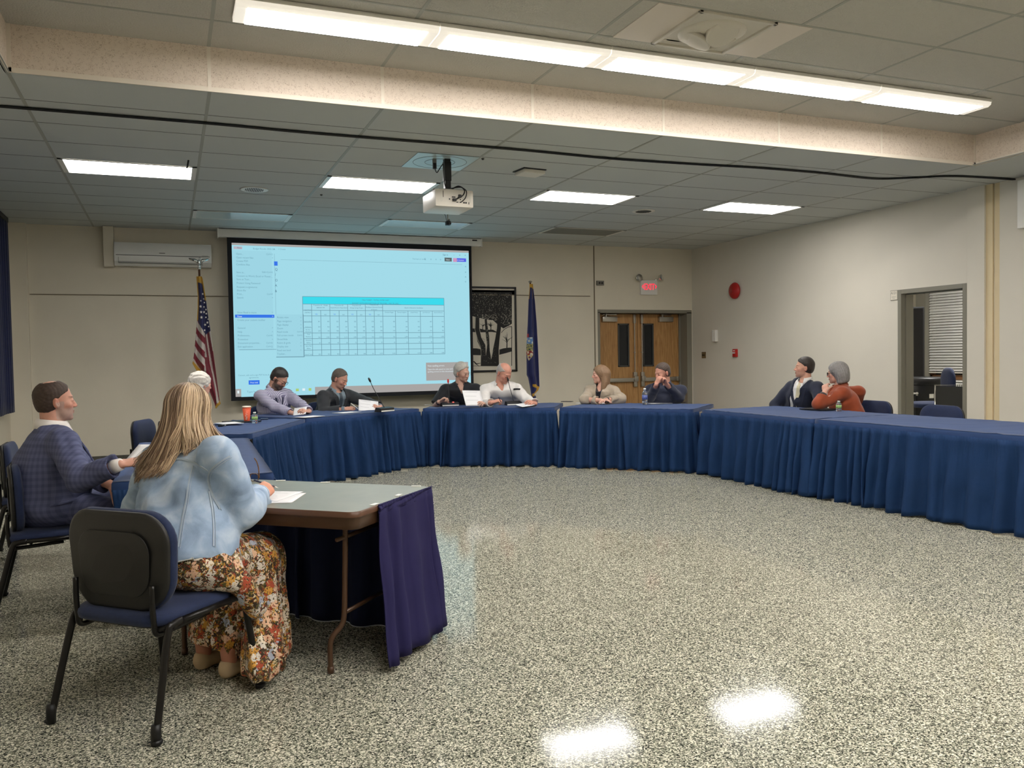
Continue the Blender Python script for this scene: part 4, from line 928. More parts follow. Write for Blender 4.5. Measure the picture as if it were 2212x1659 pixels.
# ---------------------------------------------------------------- chairs
m_seat = mat('blue_chair_fabric', (27, 40, 74), .85, var=.08, vscale=60, bump=.15, bscale=500, sheen=.1)
m_frame = mat('black_chair_frame', (26, 24, 23), .28, metal=.3)
m_shell = mat('black_chair_shell', (30, 29, 28), .5, bump=.05, bscale=300)
def pad(w, d, th, r, cz, nx=16, ny=16, crown=.015, curve=0., T=None, edge=.012):
    """upholstered pad: rounded rectangle lofted in rings"""
    V = []; F = []; prof = [(-th/2, 1-2.2*edge/min(w, d)), (-th/2+edge*.4, 1-.6*edge/min(w, d)), (0, 1), (th/2-edge, 1-.4*edge/min(w, d)), (th/2-edge*.2, 1-2.5*edge/min(w, d)), (th/2+crown*.5, .75), (th/2+crown*.85, .45), (th/2+crown, .02)]
    base = rrect(w, d, r, 7); n = len(base)
    for z, s in prof:
        for p in base: x, y = p[0]*s, p[1]*s; V.append((x, y, cz+z+curve*(x*x)))
    for k in range(len(prof)-1): F += [(k*n+i, k*n+(i+1) % n, (k+1)*n+(i+1) % n, (k+1)*n+i) for i in range(n)]
    F.append(tuple(range(n-1, -1, -1))); F.append(tuple((len(prof)-1)*n+i for i in range(n)))
    if T is not None: V = [T(*v) for v in V]
    return V, F
def make_chair():
    """front towards +y, origin on the floor under the seat"""
    r = empty('stacking_chair')
    V, F = pad(.47, .46, .05, .09, .425, crown=.018); link('seat', pymesh(V, F), r, m_seat, True)
    b = MB(); b.prism([(p[0]*.9, p[1]*.9) for p in rrect(.47, .46, .09, 5)], .392, .402); b.build('seat_pan', m_shell, r)
    tilt = math.radians(2); Rt = RX(tilt)
    def TB_(x, y, z):    # pad plane -> upright, y up, z towards the front
        q = np.array([x, z, y]); q = Rt @ (q-[0, 0, -.16])+[0, 0, -.16]; return q+np.array([0, -.195, .64])
    sh = []
    def squash(x, y):  # bottom corners tighter, sides rounded
        return x*(1-.10*max(0, -(y)/.17)), y
    V, F = pad(.52, .385, .045, .12, .028, crown=.012, curve=.35); V = [TB_(*squash(v[0], v[1]), v[2]) for v in V]; link('backrest', pymesh(V, F), r, m_seat, True)
    V, F = pad(.515, .38, .03, .12, -.0, crown=-.006, curve=.35); V2 = [TB_(*squash(v[0], v[1]), -.0+v[2]-.0) for v in V]; o = link('back_shell', pymesh(V2, F), r, m_shell, True)
    V, F = pad(.36, .25, .006, .08, -.018, crown=0, curve=.35, edge=.002); link('shell_panel', pymesh([TB_(*squash(v[0], v[1]-.01), v[2]) for v in V], F), o, m_shell, True)
    for s in (-1, 1):
        x = .245*s
        b = MB(); b.tube(spl([(x*1.09, -.285, .02), (x*1.04, -.23, .24), (x, -.19, .385), (x, -.165, .405), (x, -.12, .41)], 5), .0155, 10, flat=.8); b.build('leg', m_frame, r, smooth=True)
        b = MB(); b.tube([(x, -.12, .41), (x, .18, .413)], .0155, 10, flat=.8); b.build('side_rail', m_frame, r, smooth=True)
        b = MB(); b.tube(spl([(x, .18, .413), (x, .215, .40), (x*1.01, .235, .36), (x*1.05, .27, .15), (x*1.08, .29, .02)], 5), .0155, 10, flat=.8); b.build('leg', m_frame, r, smooth=True)
        for y in (-.285, .29): b = MB(); b.lathe([(.018, 0), (.019, .05), (.016, .075)], (x*1.09 if y < 0 else x*1.08, y, 0), 10); b.sph((x*1.12, y, .012), (.016, .024, .012), 10, 6); b.build('foot_cap', m_black, r, smooth=True)
        b = MB(); b.tube(spl([(x*.80, -.215, .56), (x*.80, -.215, .48), (x*.80, -.21, .42), (x*.80, -.20, .375), (x*.80, -.14, .37), (x*.85, .06, .385)], 5), .011, 8); b.tube([(x, -.16, .405), (x*.80, -.20, .385)], .01, 8); b.build('back_upright', m_frame, r, smooth=True)
    b = MB(); b.tube([(-.245, -.1, .40), (.245, -.1, .40)], .01, 8); b.tube([(-.245, .15, .40), (.245, .15, .40)], .01, 8); b.build('crossbar', m_frame, r, smooth=True)
    return r
chair0 = make_chair(); used = []
def place_chair(x, y, face, label, group='blue stacking chairs'):
    """face: heading in degrees, 0 = towards +y, clockwise positive"""
    o = chair0 if not used else copy_tree(chair0); used.append(o)
    o.location = (x, y, 0); o.rotation_euler = (0, 0, -math.radians(face)); tag(o, label, 'chair', group); return o
place_chair(-.072, 3.705, 44.5, 'blue fabric chair with black shell back under the woman in the denim jacket')
place_chair(-.66, 5.62, 86, 'blue chair at the left edge holding the man in the checked blue suit')
place_chair(-.92, 7.05, 88, 'blue chair hidden behind the man in the blue suit')
place_chair(-.10, 9.12, 110, 'empty blue chair beside the white-haired person')
place_chair(7.16, 6.38, -90, 'empty blue chair behind the right table, in front of the open doorway')
place_chair(7.30, 7.42, -88, 'blue chair beside the woman in the rust blazer, her arm on its back')
# task chairs in the office
def task_chair(x, y, rz, z0, label, legs=True):
    r = empty('office_chair', (x, y, 0), rz, label, 'chair')
    V, F = pad(.48, .46, .06, .12, z0, crown=.02); link('seat', pymesh(V, F), r, m_seat, True)
    V, F = pad(.42, .40, .05, .17, 0, crown=.02, T=lambda x, y, z: (x, -.25+z, z0+.30+y)); link('backrest', pymesh(V, F), r, m_seat, True)
    b = MB(); b.tube([(0, 0, .10), (0, 0, z0-.03)], .03, 10); b.tube([(0, -.05, z0-.04), (0, -.28, z0-.02), (0, -.29, z0+.25)], .018, 8); b.build('column', m_black, r)
    for k in range(5):
        a = 2*math.pi*k/5; b = MB(); b.tube([(0, 0, .11), (.27*math.cos(a), .27*math.sin(a), .06)], .02, 8); b.sph((.28*math.cos(a), .28*math.sin(a), .028), .028, 10, 6); b.build('leg', m_black, r)
    return r
q = P(2006, 866, 11.5); task_chair(q[0], q[1], math.radians(62), .66, 'blue office chair with round back beyond the doorway')
q = P(2062, 880, 10.9)
mc = empty('mesh_back_chair', (q[0], q[1], 0), math.radians(-62), 'black mesh-back chair with chrome frame just inside the office', 'chair')
b = MB(); b.bx(-.22, .22, -.015, .0, .58, .93, bev=.004); b.build('mesh_back', mat('grey_mesh', (52, 52, 50), .7), mc)
b = MB(); b.tube([(-.23, 0, .40), (-.23, 0, .945), (.23, 0, .945), (.23, 0, .40)], .011, 8); b.tube(spl([(.2, .05, .62), (.2, -.10, .78), (.2, -.22, .76), (.2, -.24, .5)], 4), .012, 8); b.build('frame', m_chrome, mc, smooth=True)
b = MB(); b.bx(-.23, .23, -.45, .0, .42, .47, bev=.02); b.build('seat', m_black, mc)
for sx in (-1, 1):
    for sy in (-.43, -.02): b = MB(); b.tube([(sx*.22, sy, 0), (sx*.22, sy, .43)], .012, 8); b.build('leg', m_chrome, mc)
# ---------------------------------------------------------------- sculpting with distance fields
from mathutils.bvhtree import BVHTree
def vec(*a): return np.array(a, float)
def nrm(v): v = np.array(v, float); return v/(np.linalg.norm(v)+1e-12)
def smin(a, b, k):
    if k <= 0: return np.minimum(a, b)
    h = np.maximum(k-np.abs(a-b), 0)/k; return np.minimum(a, b)-h*h*k*.25
def smax(a, b, k): return -smin(-a, -b, k)
def ell(c, r, R=None):
    c = np.array(c, np.float32); r = np.array(r, np.float32); R = None if R is None else np.array(R, np.float32)
    def f(p):
        q = p-c
        if R is not None: q = q @ R
        k0 = np.sqrt(((q/r)**2).sum(-1)); k1 = np.sqrt(((q/(r*r))**2).sum(-1))+1e-9; return k0*(k0-1)/k1
    return f
def cone(a, b, ra, rb):
    a = np.array(a, np.float32); b = np.array(b, np.float32); ab = b-a; L2 = float(ab @ ab)+1e-12
    def f(p):
        q = p-a; t = np.clip((q @ ab)/L2, 0, 1); q = q-t[:, None]*ab; return np.sqrt((q*q).sum(-1))-(ra+(rb-ra)*t)
    return f
def chain(pts, rs):
    fs = [cone(pts[i], pts[i+1], rs[i], rs[i+1]) for i in range(len(pts)-1)]
    def f(p):
        d = fs[0](p)
        for g in fs[1:]: d = np.minimum(d, g(p))
        return d
    return f
def rbox(c, h, R=None, r=.01):
    c = np.array(c, np.float32); h = np.array(h, np.float32)-r; R = None if R is None else np.array(R, np.float32)
    def f(p):
        q = p-c
        if R is not None: q = q @ R
        q = np.abs(q)-h; return np.sqrt((np.maximum(q, 0)**2).sum(-1))+np.minimum(q.max(-1), 0)-r
    return f
def loft(C, rx, ry, side, k=.02):
    """elliptical sections: centres C, half-widths along the side axis, half-depths"""
    C = np.array(C, np.float32); side = nrm(side).astype(np.float32); rx = list(rx); ry = list(ry)
    def f(p):
        D = None
        for i in range(len(C)-1):
            a, b = C[i], C[i+1]; ab = b-a; L2 = float(ab @ ab); ax = ab/math.sqrt(L2); sd = side-(side @ ax)*ax; sd /= np.linalg.norm(sd); dp = np.cross(ax, sd)
            q = p-a; t = np.clip((q @ ab)/L2, 0, 1); q = q-t[:, None]*ab
            X = rx[i]+(rx[i+1]-rx[i])*t; Y = ry[i]+(ry[i+1]-ry[i])*t; u = q @ sd; v = q @ dp; w = q @ ax
            mn = np.minimum(X, Y); kk = np.sqrt((u/X)**2+(v/Y)**2+(w/(mn*.7))**2)+1e-9
            k1 = np.sqrt((u/X**2)**2+(v/Y**2)**2+(w/(mn*.7)**2)**2)+1e-9
            d = kk*(kk-1)/k1; D = d if D is None else smin(D, d, k)
        return D
    return f
CORN = [(i, j, k) for i in (0, 1) for j in (0, 1) for k in (0, 1)]
def mesh_sdf(prims, lo, hi, h, B=8):
    lo = np.array(lo, float); hi = np.array(hi, float); nb = np.maximum(1, np.ceil((hi-lo)/h/B).astype(int)); n = nb*B
    g = np.stack(np.meshgrid(*[np.arange(m) for m in nb], indexing='ij'), -1).reshape(-1, 3)
    cen = (lo+(g+.5)*B*h-.5*h).astype(np.float32); hd = h*B*.5*1.7321
    def comb(D, op, k, v):
        if op == 'u': return smin(D, v, k)
        if op == 's': return smax(D, -v, k)
        if op == 'i': return smax(D, v, k)
        return D+v
    dc = []; Dc = np.full(len(cen), 9., np.float32)
    for op, k, fn in prims:
        v = fn(cen).astype(np.float32); dc.append(v); Dc = comb(Dc, op, k, v)
    act = np.abs(Dc) < hd*1.5+.012
    A = g[act]; m = len(A)
    off = np.stack(np.meshgrid(*[np.arange(B)]*3, indexing='ij'), -1).reshape(-1, 3)
    pts = (lo+(A[:, None, :]*B+off[None])*h).astype(np.float32)
    d = np.full((m, B**3), 9., np.float32); Da = Dc[act]
    for (op, k, fn), v in zip(prims, dc):
        va = v[act]
        if op == 'u': sel = va < Da+2.6*hd+k+.02
        elif op == 's': sel = va < hd*2.2+k+.02
        else: sel = np.ones(m, bool)
        if sel.any():
            q = pts[sel].reshape(-1, 3); d[sel] = comb(d[sel].reshape(-1), op, k, fn(q).astype(np.float32)).reshape(-1, B**3)
    G = np.repeat(np.repeat(np.repeat(Dc.reshape(nb), B, 0), B, 1), B, 2).astype(np.float32)
    I = A[:, None, :]*B+off[None]; G[I[..., 0], I[..., 1], I[..., 2]] = d
    G[0] = np.maximum(G[0], h); G[-1] = np.maximum(G[-1], h); G[:, 0] = np.maximum(G[:, 0], h); G[:, -1] = np.maximum(G[:, -1], h); G[:, :, 0] = np.maximum(G[:, :, 0], h); G[:, :, -1] = np.maximum(G[:, :, -1], h)
    S = G < 0; c = sum(S[i:n[0]-1+i, j:n[1]-1+j, k:n[2]-1+k].astype(np.int8) for i, j, k in CORN)
    cell = np.argwhere((c > 0) & (c < 8)); idm = np.full(n-1, -1, np.int64); idm[cell[:, 0], cell[:, 1], cell[:, 2]] = np.arange(len(cell))
    acc = np.zeros((len(cell), 3)); cnt = np.zeros(len(cell))
    for ax in range(3):
        for o in CORN:
            if o[ax]: continue
            p0 = cell+np.array(o); e = np.zeros(3, int); e[ax] = 1; p1 = p0+e
            v0 = G[p0[:, 0], p0[:, 1], p0[:, 2]]; v1 = G[p1[:, 0], p1[:, 1], p1[:, 2]]; x = (v0 < 0) != (v1 < 0)
            t = np.where(x, v0/np.where(x, v0-v1, 1), 0); q = p0+t[:, None]*e; acc += q*x[:, None]; cnt += x
    V = lo+acc/np.maximum(cnt, 1)[:, None]*h
    Fs = []
    for ax in range(3):
        a1, a2 = (ax+1) % 3, (ax+2) % 3; sl0 = [slice(None)]*3; sl1 = [slice(None)]*3; sl0[ax] = slice(0, -1); sl1[ax] = slice(1, None)
        s0 = S[tuple(sl0)]; s1 = S[tuple(sl1)]; e = np.argwhere(s0 != s1); e = e[(e[:, a1] > 0) & (e[:, a2] > 0) & (e[:, a1] < n[a1]-1) & (e[:, a2] < n[a2]-1)]
        ins = s0[e[:, 0], e[:, 1], e[:, 2]]; q = []
        for d1, d2 in ((1, 1), (0, 1), (0, 0), (1, 0)):
            c_ = e.copy(); c_[:, a1] -= d1; c_[:, a2] -= d2; q.append(idm[c_[:, 0], c_[:, 1], c_[:, 2]])
        q = np.stack(q, -1); q[~ins] = q[~ins][:, ::-1]; Fs.append(q)
    F = np.concatenate(Fs); F = F[(F >= 0).all(1)]
    return V, F
def np_mesh(V, F):
    me = bpy.data.meshes.new('m'); me.vertices.add(len(V)); me.vertices.foreach_set('co', np.asarray(V, np.float32).ravel())
    me.loops.add(len(F)*4); me.loops.foreach_set('vertex_index', F.ravel().astype(np.int32)); me.polygons.add(len(F)); me.polygons.foreach_set('loop_start', np.arange(0, len(F)*4, 4, dtype=np.int32))
    me.update(calc_edges=True); me.validate(); return me
def sculpt(name, prims, lo, hi, h, mat_, parent, org, col=None):
    V, F = mesh_sdf(prims, lo, hi, h)
    if len(V) == 0: return None
    c = None
    if col is not None: c = col(V)
    me = np_mesh(V-org, F)
    if c is not None:
        at = me.color_attributes.new('Col', 'FLOAT_COLOR', 'POINT'); at.data.foreach_set('color', np.column_stack([c, np.ones(len(c))]).astype(np.float32).ravel())
    return link(name, me, parent, mat_, True)
def L3(c): return np.array(lin(c))
def folds(amp, sc=1., seed=0, ax=None):
    r = np.random.RandomState(seed); K = r.randn(6, 3)*26*sc; K2 = r.randn(6, 3)*12*sc; ph = r.rand(6)*6
    if ax is not None: K = K+np.outer(r.randn(6)*40, nrm(ax))
    K = K.astype(np.float32); K2 = K2.astype(np.float32)
    def f(p):
        o = 0
        for i in range(6): o = o+np.sin(p @ K[i]+ph[i]+1.6*np.sin(p @ K2[i]))
        o = o/3.; return amp*np.sign(o)*np.abs(o)**1.3
    return f

# ---------------------------------------------------------------- people
def head_axes(yaw, pitch, roll=0):
    """columns: right, forward, up (world); yaw clockwise from +y, pitch positive looks down"""
    return RZ(-math.radians(yaw)) @ RX(-math.radians(pitch)) @ RY(math.radians(roll))
def head_sdf(H, R, s, fem=False, heavy=0.):
    w = .95 if fem else 1.; ear = 1.
    L = [('u', 0, ell((0, -.012, .038), (.074*w+heavy*.3, .095, .082))), ('u', .03, ell((0, .026, -.03), (.060*w+heavy, .064, .080))),
         ('u', .025, ell((0, .030, -.072), ((.046 if fem else .052)+heavy, .046, .036))), ('u', .018, ell((0, .070, -.098), (.019, .017, .016))),
         ('u', .014, ell((0, .078, .022), (.044, .014, .010))), ('u', .02, ell((.040*w, .058, -.022), (.020, .020, .018))), ('u', .02, ell((-.040*w, .058, -.022), (.020, .020, .018))),
         ('s', .012, ell((.031, .101, .001), (.017, .015, .0105))), ('s', .012, ell((-.031, .101, .001), (.017, .015, .0105))),
         ('u', .006, ell((.031, .079, .001), (.0145, .0115, .0125))), ('u', .006, ell((-.031, .079, .001), (.0145, .0115, .0125))),
         ('u', .010, cone((0, .086, .012), (0, .104, -.030), .006, .0105)), ('u', .006, ell((.011, .097, -.034), (.0075, .010, .0075))), ('u', .006, ell((-.011, .097, -.034), (.0075, .010, .0075))),
         ('u', .006, ell((0, .088, -.058), (.022, .009, .0048))), ('u', .006, ell((0, .087, -.069), (.018, .009, .0055))), ('s', .003, ell((0, .099, -.0632), (.022, .008, .0016))),
         ('u', .006, ell((.078*w+heavy*.3, -.008, -.006), (.010, .018, .031), RZ(-.35) @ RX(.15))), ('u', .006, ell((-.078*w-heavy*.3, -.008, -.006), (.010, .018, .031), RZ(.35) @ RX(.15))),
         ('s', .004, ell((.088*w, .0, -.004), (.006, .009, .017))), ('s', .004, ell((-.088*w, .0, -.004), (.006, .009, .017)))]
    R32 = R.astype(np.float32); H32 = np.array(H, np.float32)
    def f(p):
        q = ((p-H32) @ R32)/s; D = None; far = np.sqrt((q*q).sum(-1))
        m = far < .22; out = (far-.14).astype(np.float32)
        if m.any():
            qq = q[m]; D = L[0][2](qq)
            for op, k, g in L[1:]:
                v = g(qq); D = smin(D, v, k) if op == 'u' else smax(D, -v, k)
            out[m] = D
        return out*s
    return f
def in_head(H, R, s, prims):
    R32 = R.astype(np.float32); H32 = np.array(H, np.float32); out = []
    for op, k, g in prims:
        out.append((op, k*s, (lambda g: (lambda p: g(((p-H32) @ R32)/s)*s))(g)))
    return out
def hairline(D): pass
def hair_short(thick=.007, front=.072, frontz=.062, side=.0, nape=-.062, bald=None, seed=0, strand=.0016, puff=0., sideburn=True):
    """list of prims in head space"""
    L = [('u', 0, ell((0, -.013, .038), (.074+thick, .096+thick, .083+thick+puff))), ('u', .02, ell((0, -.045, -.01), (.066+thick, .055+thick, .065)))]
    # remove the face side of the hairline plane
    def cut(p):      # positive outside the region to remove
        fz = np.clip((p[:, 2]-frontz)/.03, -4, 1); lim = np.where(p[:, 2] > frontz, front+.2*(p[:, 2]-frontz), .016+(front-.016)*np.clip((p[:, 2]-.028)/(frontz-.028), 0, 1)**1.3)
        ax = np.abs(p[:, 0]); lim = lim-np.where(p[:, 2] < .03, .022, 0)*np.clip((.03-p[:, 2])/.03, 0, 1)
        return lim-p[:, 1]
    L.append(('s', .006, cut))
    L.append(('s', .008, lambda p: (p[:, 2]-nape)-.25*np.abs(p[:, 1]+.05)))
    L.append(('s', .005, ell((.085, .004, -.012), (.03, .026, .036)))); L.append(('s', .005, ell((-.085, .004, -.012), (.03, .026, .036))))
    if bald is not None: L.append(('s', .006, ell(*bald)))
    rs = np.random.RandomState(seed); a0 = rs.rand()*6
    L.append(('d', 0, lambda p: strand*.6*(np.sin(p[:, 0]*420+p[:, 1]*90*np.sin(p[:, 2]*30+a0)+p[:, 2]*130)+.6*np.sin(p[:, 0]*250-p[:, 1]*310+a0)+.7*np.sin(p[:, 0]*60+p[:, 1]*70-p[:, 2]*80))))
    return L
def ik(a, b, l1, l2, pole):
    a = np.array(a, float); b = np.array(b, float); d = b-a; L = np.linalg.norm(d); Lm = min(L, (l1+l2)*.995); ax = d/L
    x = (l1*l1-l2*l2+Lm*Lm)/(2*Lm); hgt = math.sqrt(max(l1*l1-x*x, 0)); p = np.array(pole, float); p = p-(p @ ax)*ax; p /= np.linalg.norm(p)+1e-9
    return a+ax*x+p*hgt
def hand_prims(W, d, nrm_, side, curl=(.5, .6, .65, .7), s=1., thumb=.5, spread=.06, tcurl=.4):
    """W wrist, d pointing direction, nrm_ palm normal (fingers curl to it), side +1: thumb towards cross(d, n)"""
    d = nrm(d); n = nrm(nrm_-(np.array(nrm_) @ d)*d); t = np.cross(d, n)*side; W = np.array(W, float); out = []
    Rm = np.stack([t, d, n], -1)
    out.append(('u', .012*s, ell(W+d*.048*s, (.040*s, .052*s, .0145*s), Rm))); out.append(('u', .012*s, ell(W+d*.072*s, (.040*s, .024*s, .013*s), Rm)))
    out.append(('u', .014*s, ell(W+d*.035*s+t*.022*s+n*.008*s, (.018*s, .034*s, .014*s), Rm)))
    lens = (.074, .082, .076, .060)
    for i in range(4):
        o = (1.5-i)*.0205*s; p = W+d*(.086-.004*abs(i-1.2))*s+t*o; a = 0.; dr = nrm(d+t*spread*(1.5-i)); L = lens[i]*s; pts = [p-dr*.015*s]; pts.append(p); rs = [.0098*s, .0095*s]
        for fr, w in ((.45, .8), (.30, 1.25), (.25, .8)):
            a += curl[i]*w; q = dr*math.cos(a)+n*math.sin(a); p = p+q*L*fr; pts.append(p); rs.append(.0092*s-.0014*s*len(rs)/4)
        out.append(('u', .004*s, chain(pts, rs)))
    p = W+d*.022*s+t*.028*s; q = nrm(d*.75+t*(.9-thumb*.6)+n*thumb); p1 = p+q*.042*s; q2 = nrm(q*.8+d*.35+n*tcurl); p2 = p1+q2*.032*s; q3 = nrm(q2+n*tcurl*.7-t*.25); p3 = p2+q3*.026*s
    out.append(('u', .010*s, chain([p, p1, p2, p3], (.0145*s, .0115*s, .0105*s, .009*s))))
    return out
m_skin = {}
def skin_mat(rgb):
    if rgb not in m_skin: m_skin[rgb] = mat('skin_%d' % len(m_skin), rgb, .5, attr='Col', var=.05, vscale=60)
    return m_skin[rgb]
m_eye = mat('eye_white', (214, 206, 198), .25); m_iris = mat('dark_iris', (52, 40, 32), .2)
def glasses(name, H, R, s, mat_, parent, org, rect=True, thick=.0016, thigh=.0):
    b = MB(); T = lambda x, y, z: np.array(H)+R @ (np.array([x, y, z])*s)-org
    for sx in (-1, 1):
        pts = [T(sx*.033+px, .099-.10*(abs(sx*.033+px)-.03)*.5, -.004+pz) for px, pz in rrect(.050, .034, .012, 4)]; pts.append(pts[0]); b.tube(pts, thick*s, 6, caps=False)
        b.tube([T(sx*.058, .094, .004), T(sx*.079, .05, .006), T(sx*.083, -.01, .006), T(sx*.082, -.02, -.006)], thick*s, 6)
    b.tube([T(-.009, .1, .0), T(0, .106, .004), T(.009, .1, .0)], thick*s, 6)
    return b.build(name, mat_, parent, smooth=True)

def person(label, Hpx, d, hyaw, hpitch, tyaw, hip=None, s=1., hroll=0, skin=(200, 150, 128), top=None, wr=None, wl=None, handR={}, handL={}, poleR=None, poleL=None, build=1., belly=0., fem=False,
           h=.006, neckoff=None, sleeve='long', face=None, legs=True, knee=None, drop=.0, body_s=1., headheavy=0., shw=.19, lean=None, pants=(34, 36, 44), nofeet=False, shoulders=None, el=None):
    """builds the body; returns a context with everything a costume needs"""
    H = np.array(Hpx, float) if len(Hpx) == 3 else P(Hpx[0], Hpx[1], d); R = head_axes(hyaw, hpitch, hroll)
    fw = vec(math.sin(math.radians(tyaw)), math.cos(math.radians(tyaw)), 0); rt = vec(fw[1], -fw[0], 0); up = vec(0, 0, 1)
    N = H-R[:, 2]*.115*s-R[:, 1]*.020*s+vec(0, 0, -.040*s) if neckoff is None else H+neckoff[0]*rt+neckoff[1]*fw+neckoff[2]*up     # base of the neck
    hipc = np.array(hip, float) if hip is not None else vec(N[0], N[1], 0)-fw*.16+vec(0, 0, .55)
    org = vec(hipc[0], hipc[1], 0)
    c = dict(H=H, R=R, N=N, fw=fw, rt=rt, hip=hipc, org=org, s=s, build=build, belly=belly, h=h)
    root = empty('person', tuple(org), 0, label, 'person'); c['root'] = root
    sh = [N+rt*sx*(shw-.015)*s*body_s-up*.072*s+fw*.01 for sx in (1, -1)]
    if shoulders is not None: sh = [np.array(q, float) for q in shoulders]
    c['sh'] = sh
    l1, l2 = .285*s*body_s, .255*s*body_s; W = [wr, wl]; E = []
    pol = [poleR if poleR is not None else rt*.5-up, poleL if poleL is not None else -rt*.5-up]
    for i in range(2):
        if W[i] is None: W[i] = sh[i]-up*.40*s+fw*.22*s+rt*(.03 if i == 0 else -.03)
        W[i] = np.array(W[i], float); dd = W[i]-sh[i]; L = np.linalg.norm(dd)
        if L > (l1+l2)*.99:
            k = L/((l1+l2)*.99); a1, a2 = l1*k, l2*k
        else: a1, a2 = l1, l2
        E.append(ik(sh[i], W[i], a1, a2, pol[i]))
    if el is not None: E = [np.array(q, float) if q is not None else E[i] for i, q in enumerate(el)]
    c['E'] = E; c['W'] = W
    # ---- body
    g = build; spine = [hipc, hipc*.7+N*.3+fw*(.01+belly*.3), hipc*.4+N*.6+fw*.02, N-up*.07*s, N-up*.015*s]
    c['spine'] = spine
    prims = [('u', 0, loft(spine, (.135*g, .125*g, .13*g, .12*s, .06*s), (.10*g, .095*g+belly*.5, .10*g, .075*s, .055*s), rt))]
    hs = head_sdf(H, R, s, fem, headheavy)
    nk = (.048 if fem else .057)*s*(1+headheavy*6)
    prims.append(('u', .03, chain([N-up*.03, H-R[:, 2]*.06*s-R[:, 1]*.028*s], (nk*1.12, nk))))
    for i in range(2):
        prims.append(('u', .03, chain([sh[i], E[i], W[i]], (.040*s, .036*s, .0265*s))))
        prims.append(('u', .02, cone(E[i]*.75+W[i]*.25, E[i]*.3+W[i]*.7, .041*s*(.85 if fem else 1), .031*s)))
        hd_ = dict((handR, handL)[i]); dr = hd_.pop('d', W[i]-E[i]); nn = hd_.pop('n', -up); sd_ = hd_.pop('side', (1 if i == 0 else -1)); hsz = hd_.pop('sz', .92 if fem else 1.)
        prims += hand_prims(W[i], dr, nn, sd_, s=s*hsz, **hd_)
    for sx in (1, -1):
        hj = hipc+rt*sx*.09; kn = knee[0 if sx == 1 else 1] if knee is not None else hj+fw*.40+rt*sx*.03+vec(0, 0, -.03)
        an = vec(kn[0], kn[1], .09)-fw*.03
        c.setdefault('hj', []).append(hj); c.setdefault('kn', []).append(np.array(kn)); c.setdefault('an', []).append(an)
        if not nofeet: prims.append(('u', .03, chain([hj, kn, an], (.07, .05, .035)))); prims.append(('u', .02, cone(an-vec(0, 0, .04), an+fw*.13-vec(0, 0, .055), .034, .026)))
    prims.append(('u', .012*s, hs))
    allp = np.array([hipc, N, H, *sh, *E, *W, *c['kn'], *c['an']]); lo = allp.min(0)-.16; hi = allp.max(0)+.17; lo[2] = min(lo[2], .0) if not nofeet else lo[2]; hi[2] = H[2]+.16*s
    if nofeet: lo = np.array([hipc, N, H, *sh, *E, *W]).min(0)-.17; lo[2] = hipc[2]-.15
    lo[2] = max(lo[2], .006)
    c['lo'], c['hi'] = lo, hi
    base = L3(skin); F = face or {}
    def col(V):
        q = ((V-H) @ R)/s; C = np.tile(base, (len(V), 1)); x, y, z = q[:, 0], q[:, 1], q[:, 2]; hm = (np.abs(q) < .15).all(1)
        def blend(m, cc, a): m = np.clip(m, 0, 1)[:, None]*a*hm[:, None]; C[:] = C*(1-m)+np.array(cc)*m
        red = base*vec(1.02, .72, .70)
        for sx in (-1, 1): blend(1-np.sqrt(((x-sx*.04)/.024)**2+((z+.028)/.024)**2)+.4, red, .45)
        blend(np.where(y > .08, 1-np.sqrt((x/.018)**2+((z+.034)/.018)**2)+.4, 0), red, .5); blend(np.where(np.abs(x) > .074, 1., 0), red, .5)
        if 'beard' in F:
            bc, a = F['beard']; m = np.where((y > .0) & (z < -.036) & (z > -.135), 1., 0)*np.clip((-.03-z)/.02, 0, 1); m = np.maximum(m, np.where((y > -.01) & (y < .035) & (z < .0) & (z > -.10) & (np.abs(x) > .05), 1., 0)); blend(m, L3(bc), a)
        if 'grey' in F: pass
        blend(np.where(y > .07, 1.6-1.6*np.sqrt((x/.024)**2+((z+.063)/.0105)**2), 0), L3(F.get('lips', (158, 92, 84))), .75)
        bx_ = np.abs(x); blend(np.where(y > .06, 1.8-1.8*np.sqrt(((bx_-.033)/.021)**2+((z-.0215-.1*(bx_-.03))/.0052)**2), 0), L3(F.get('brow', (70, 52, 42))), .85)
        blend(np.where(y > .055, 1.5-1.5*np.sqrt(((bx_-.031)/.017)**2+((z-.0005)/.0048)**2), 0), L3((92, 64, 54)), .6)
        blend(np.where((y > .0) & (z < -.0631+.001) & (z > -.0645) & (bx_ < .02), 1., 0), L3((90, 48, 42)), .6)
        for wm, wc in F.get('paint', []): blend(wm(x, y, z), L3(wc), 1.)
        return C
    c['body'] = sculpt('body', prims, lo, hi, h, skin_mat(skin), root, org, col)
    T = lambda x, y, z: H+R @ (vec(x, y, z)*s)-org
    for sx in (-1, 1):
        if F.get('noeyes'): break
        b = MB(); b.sph(T(sx*.031, .0803, .0005), .0100*s, 12, 8, R); 
        e = b.build('eye', m_eye, root, smooth=True); b = MB(); gx, gz = F.get('gaze', (0, 0)); b.sph(T(sx*.031+gx*.005, .0868, .0005+gz*.005), (.0068*s, .0042*s, .0066*s), 10, 6, R); b.build('iris', m_iris, e, smooth=True)
    c['T'] = T
    return c
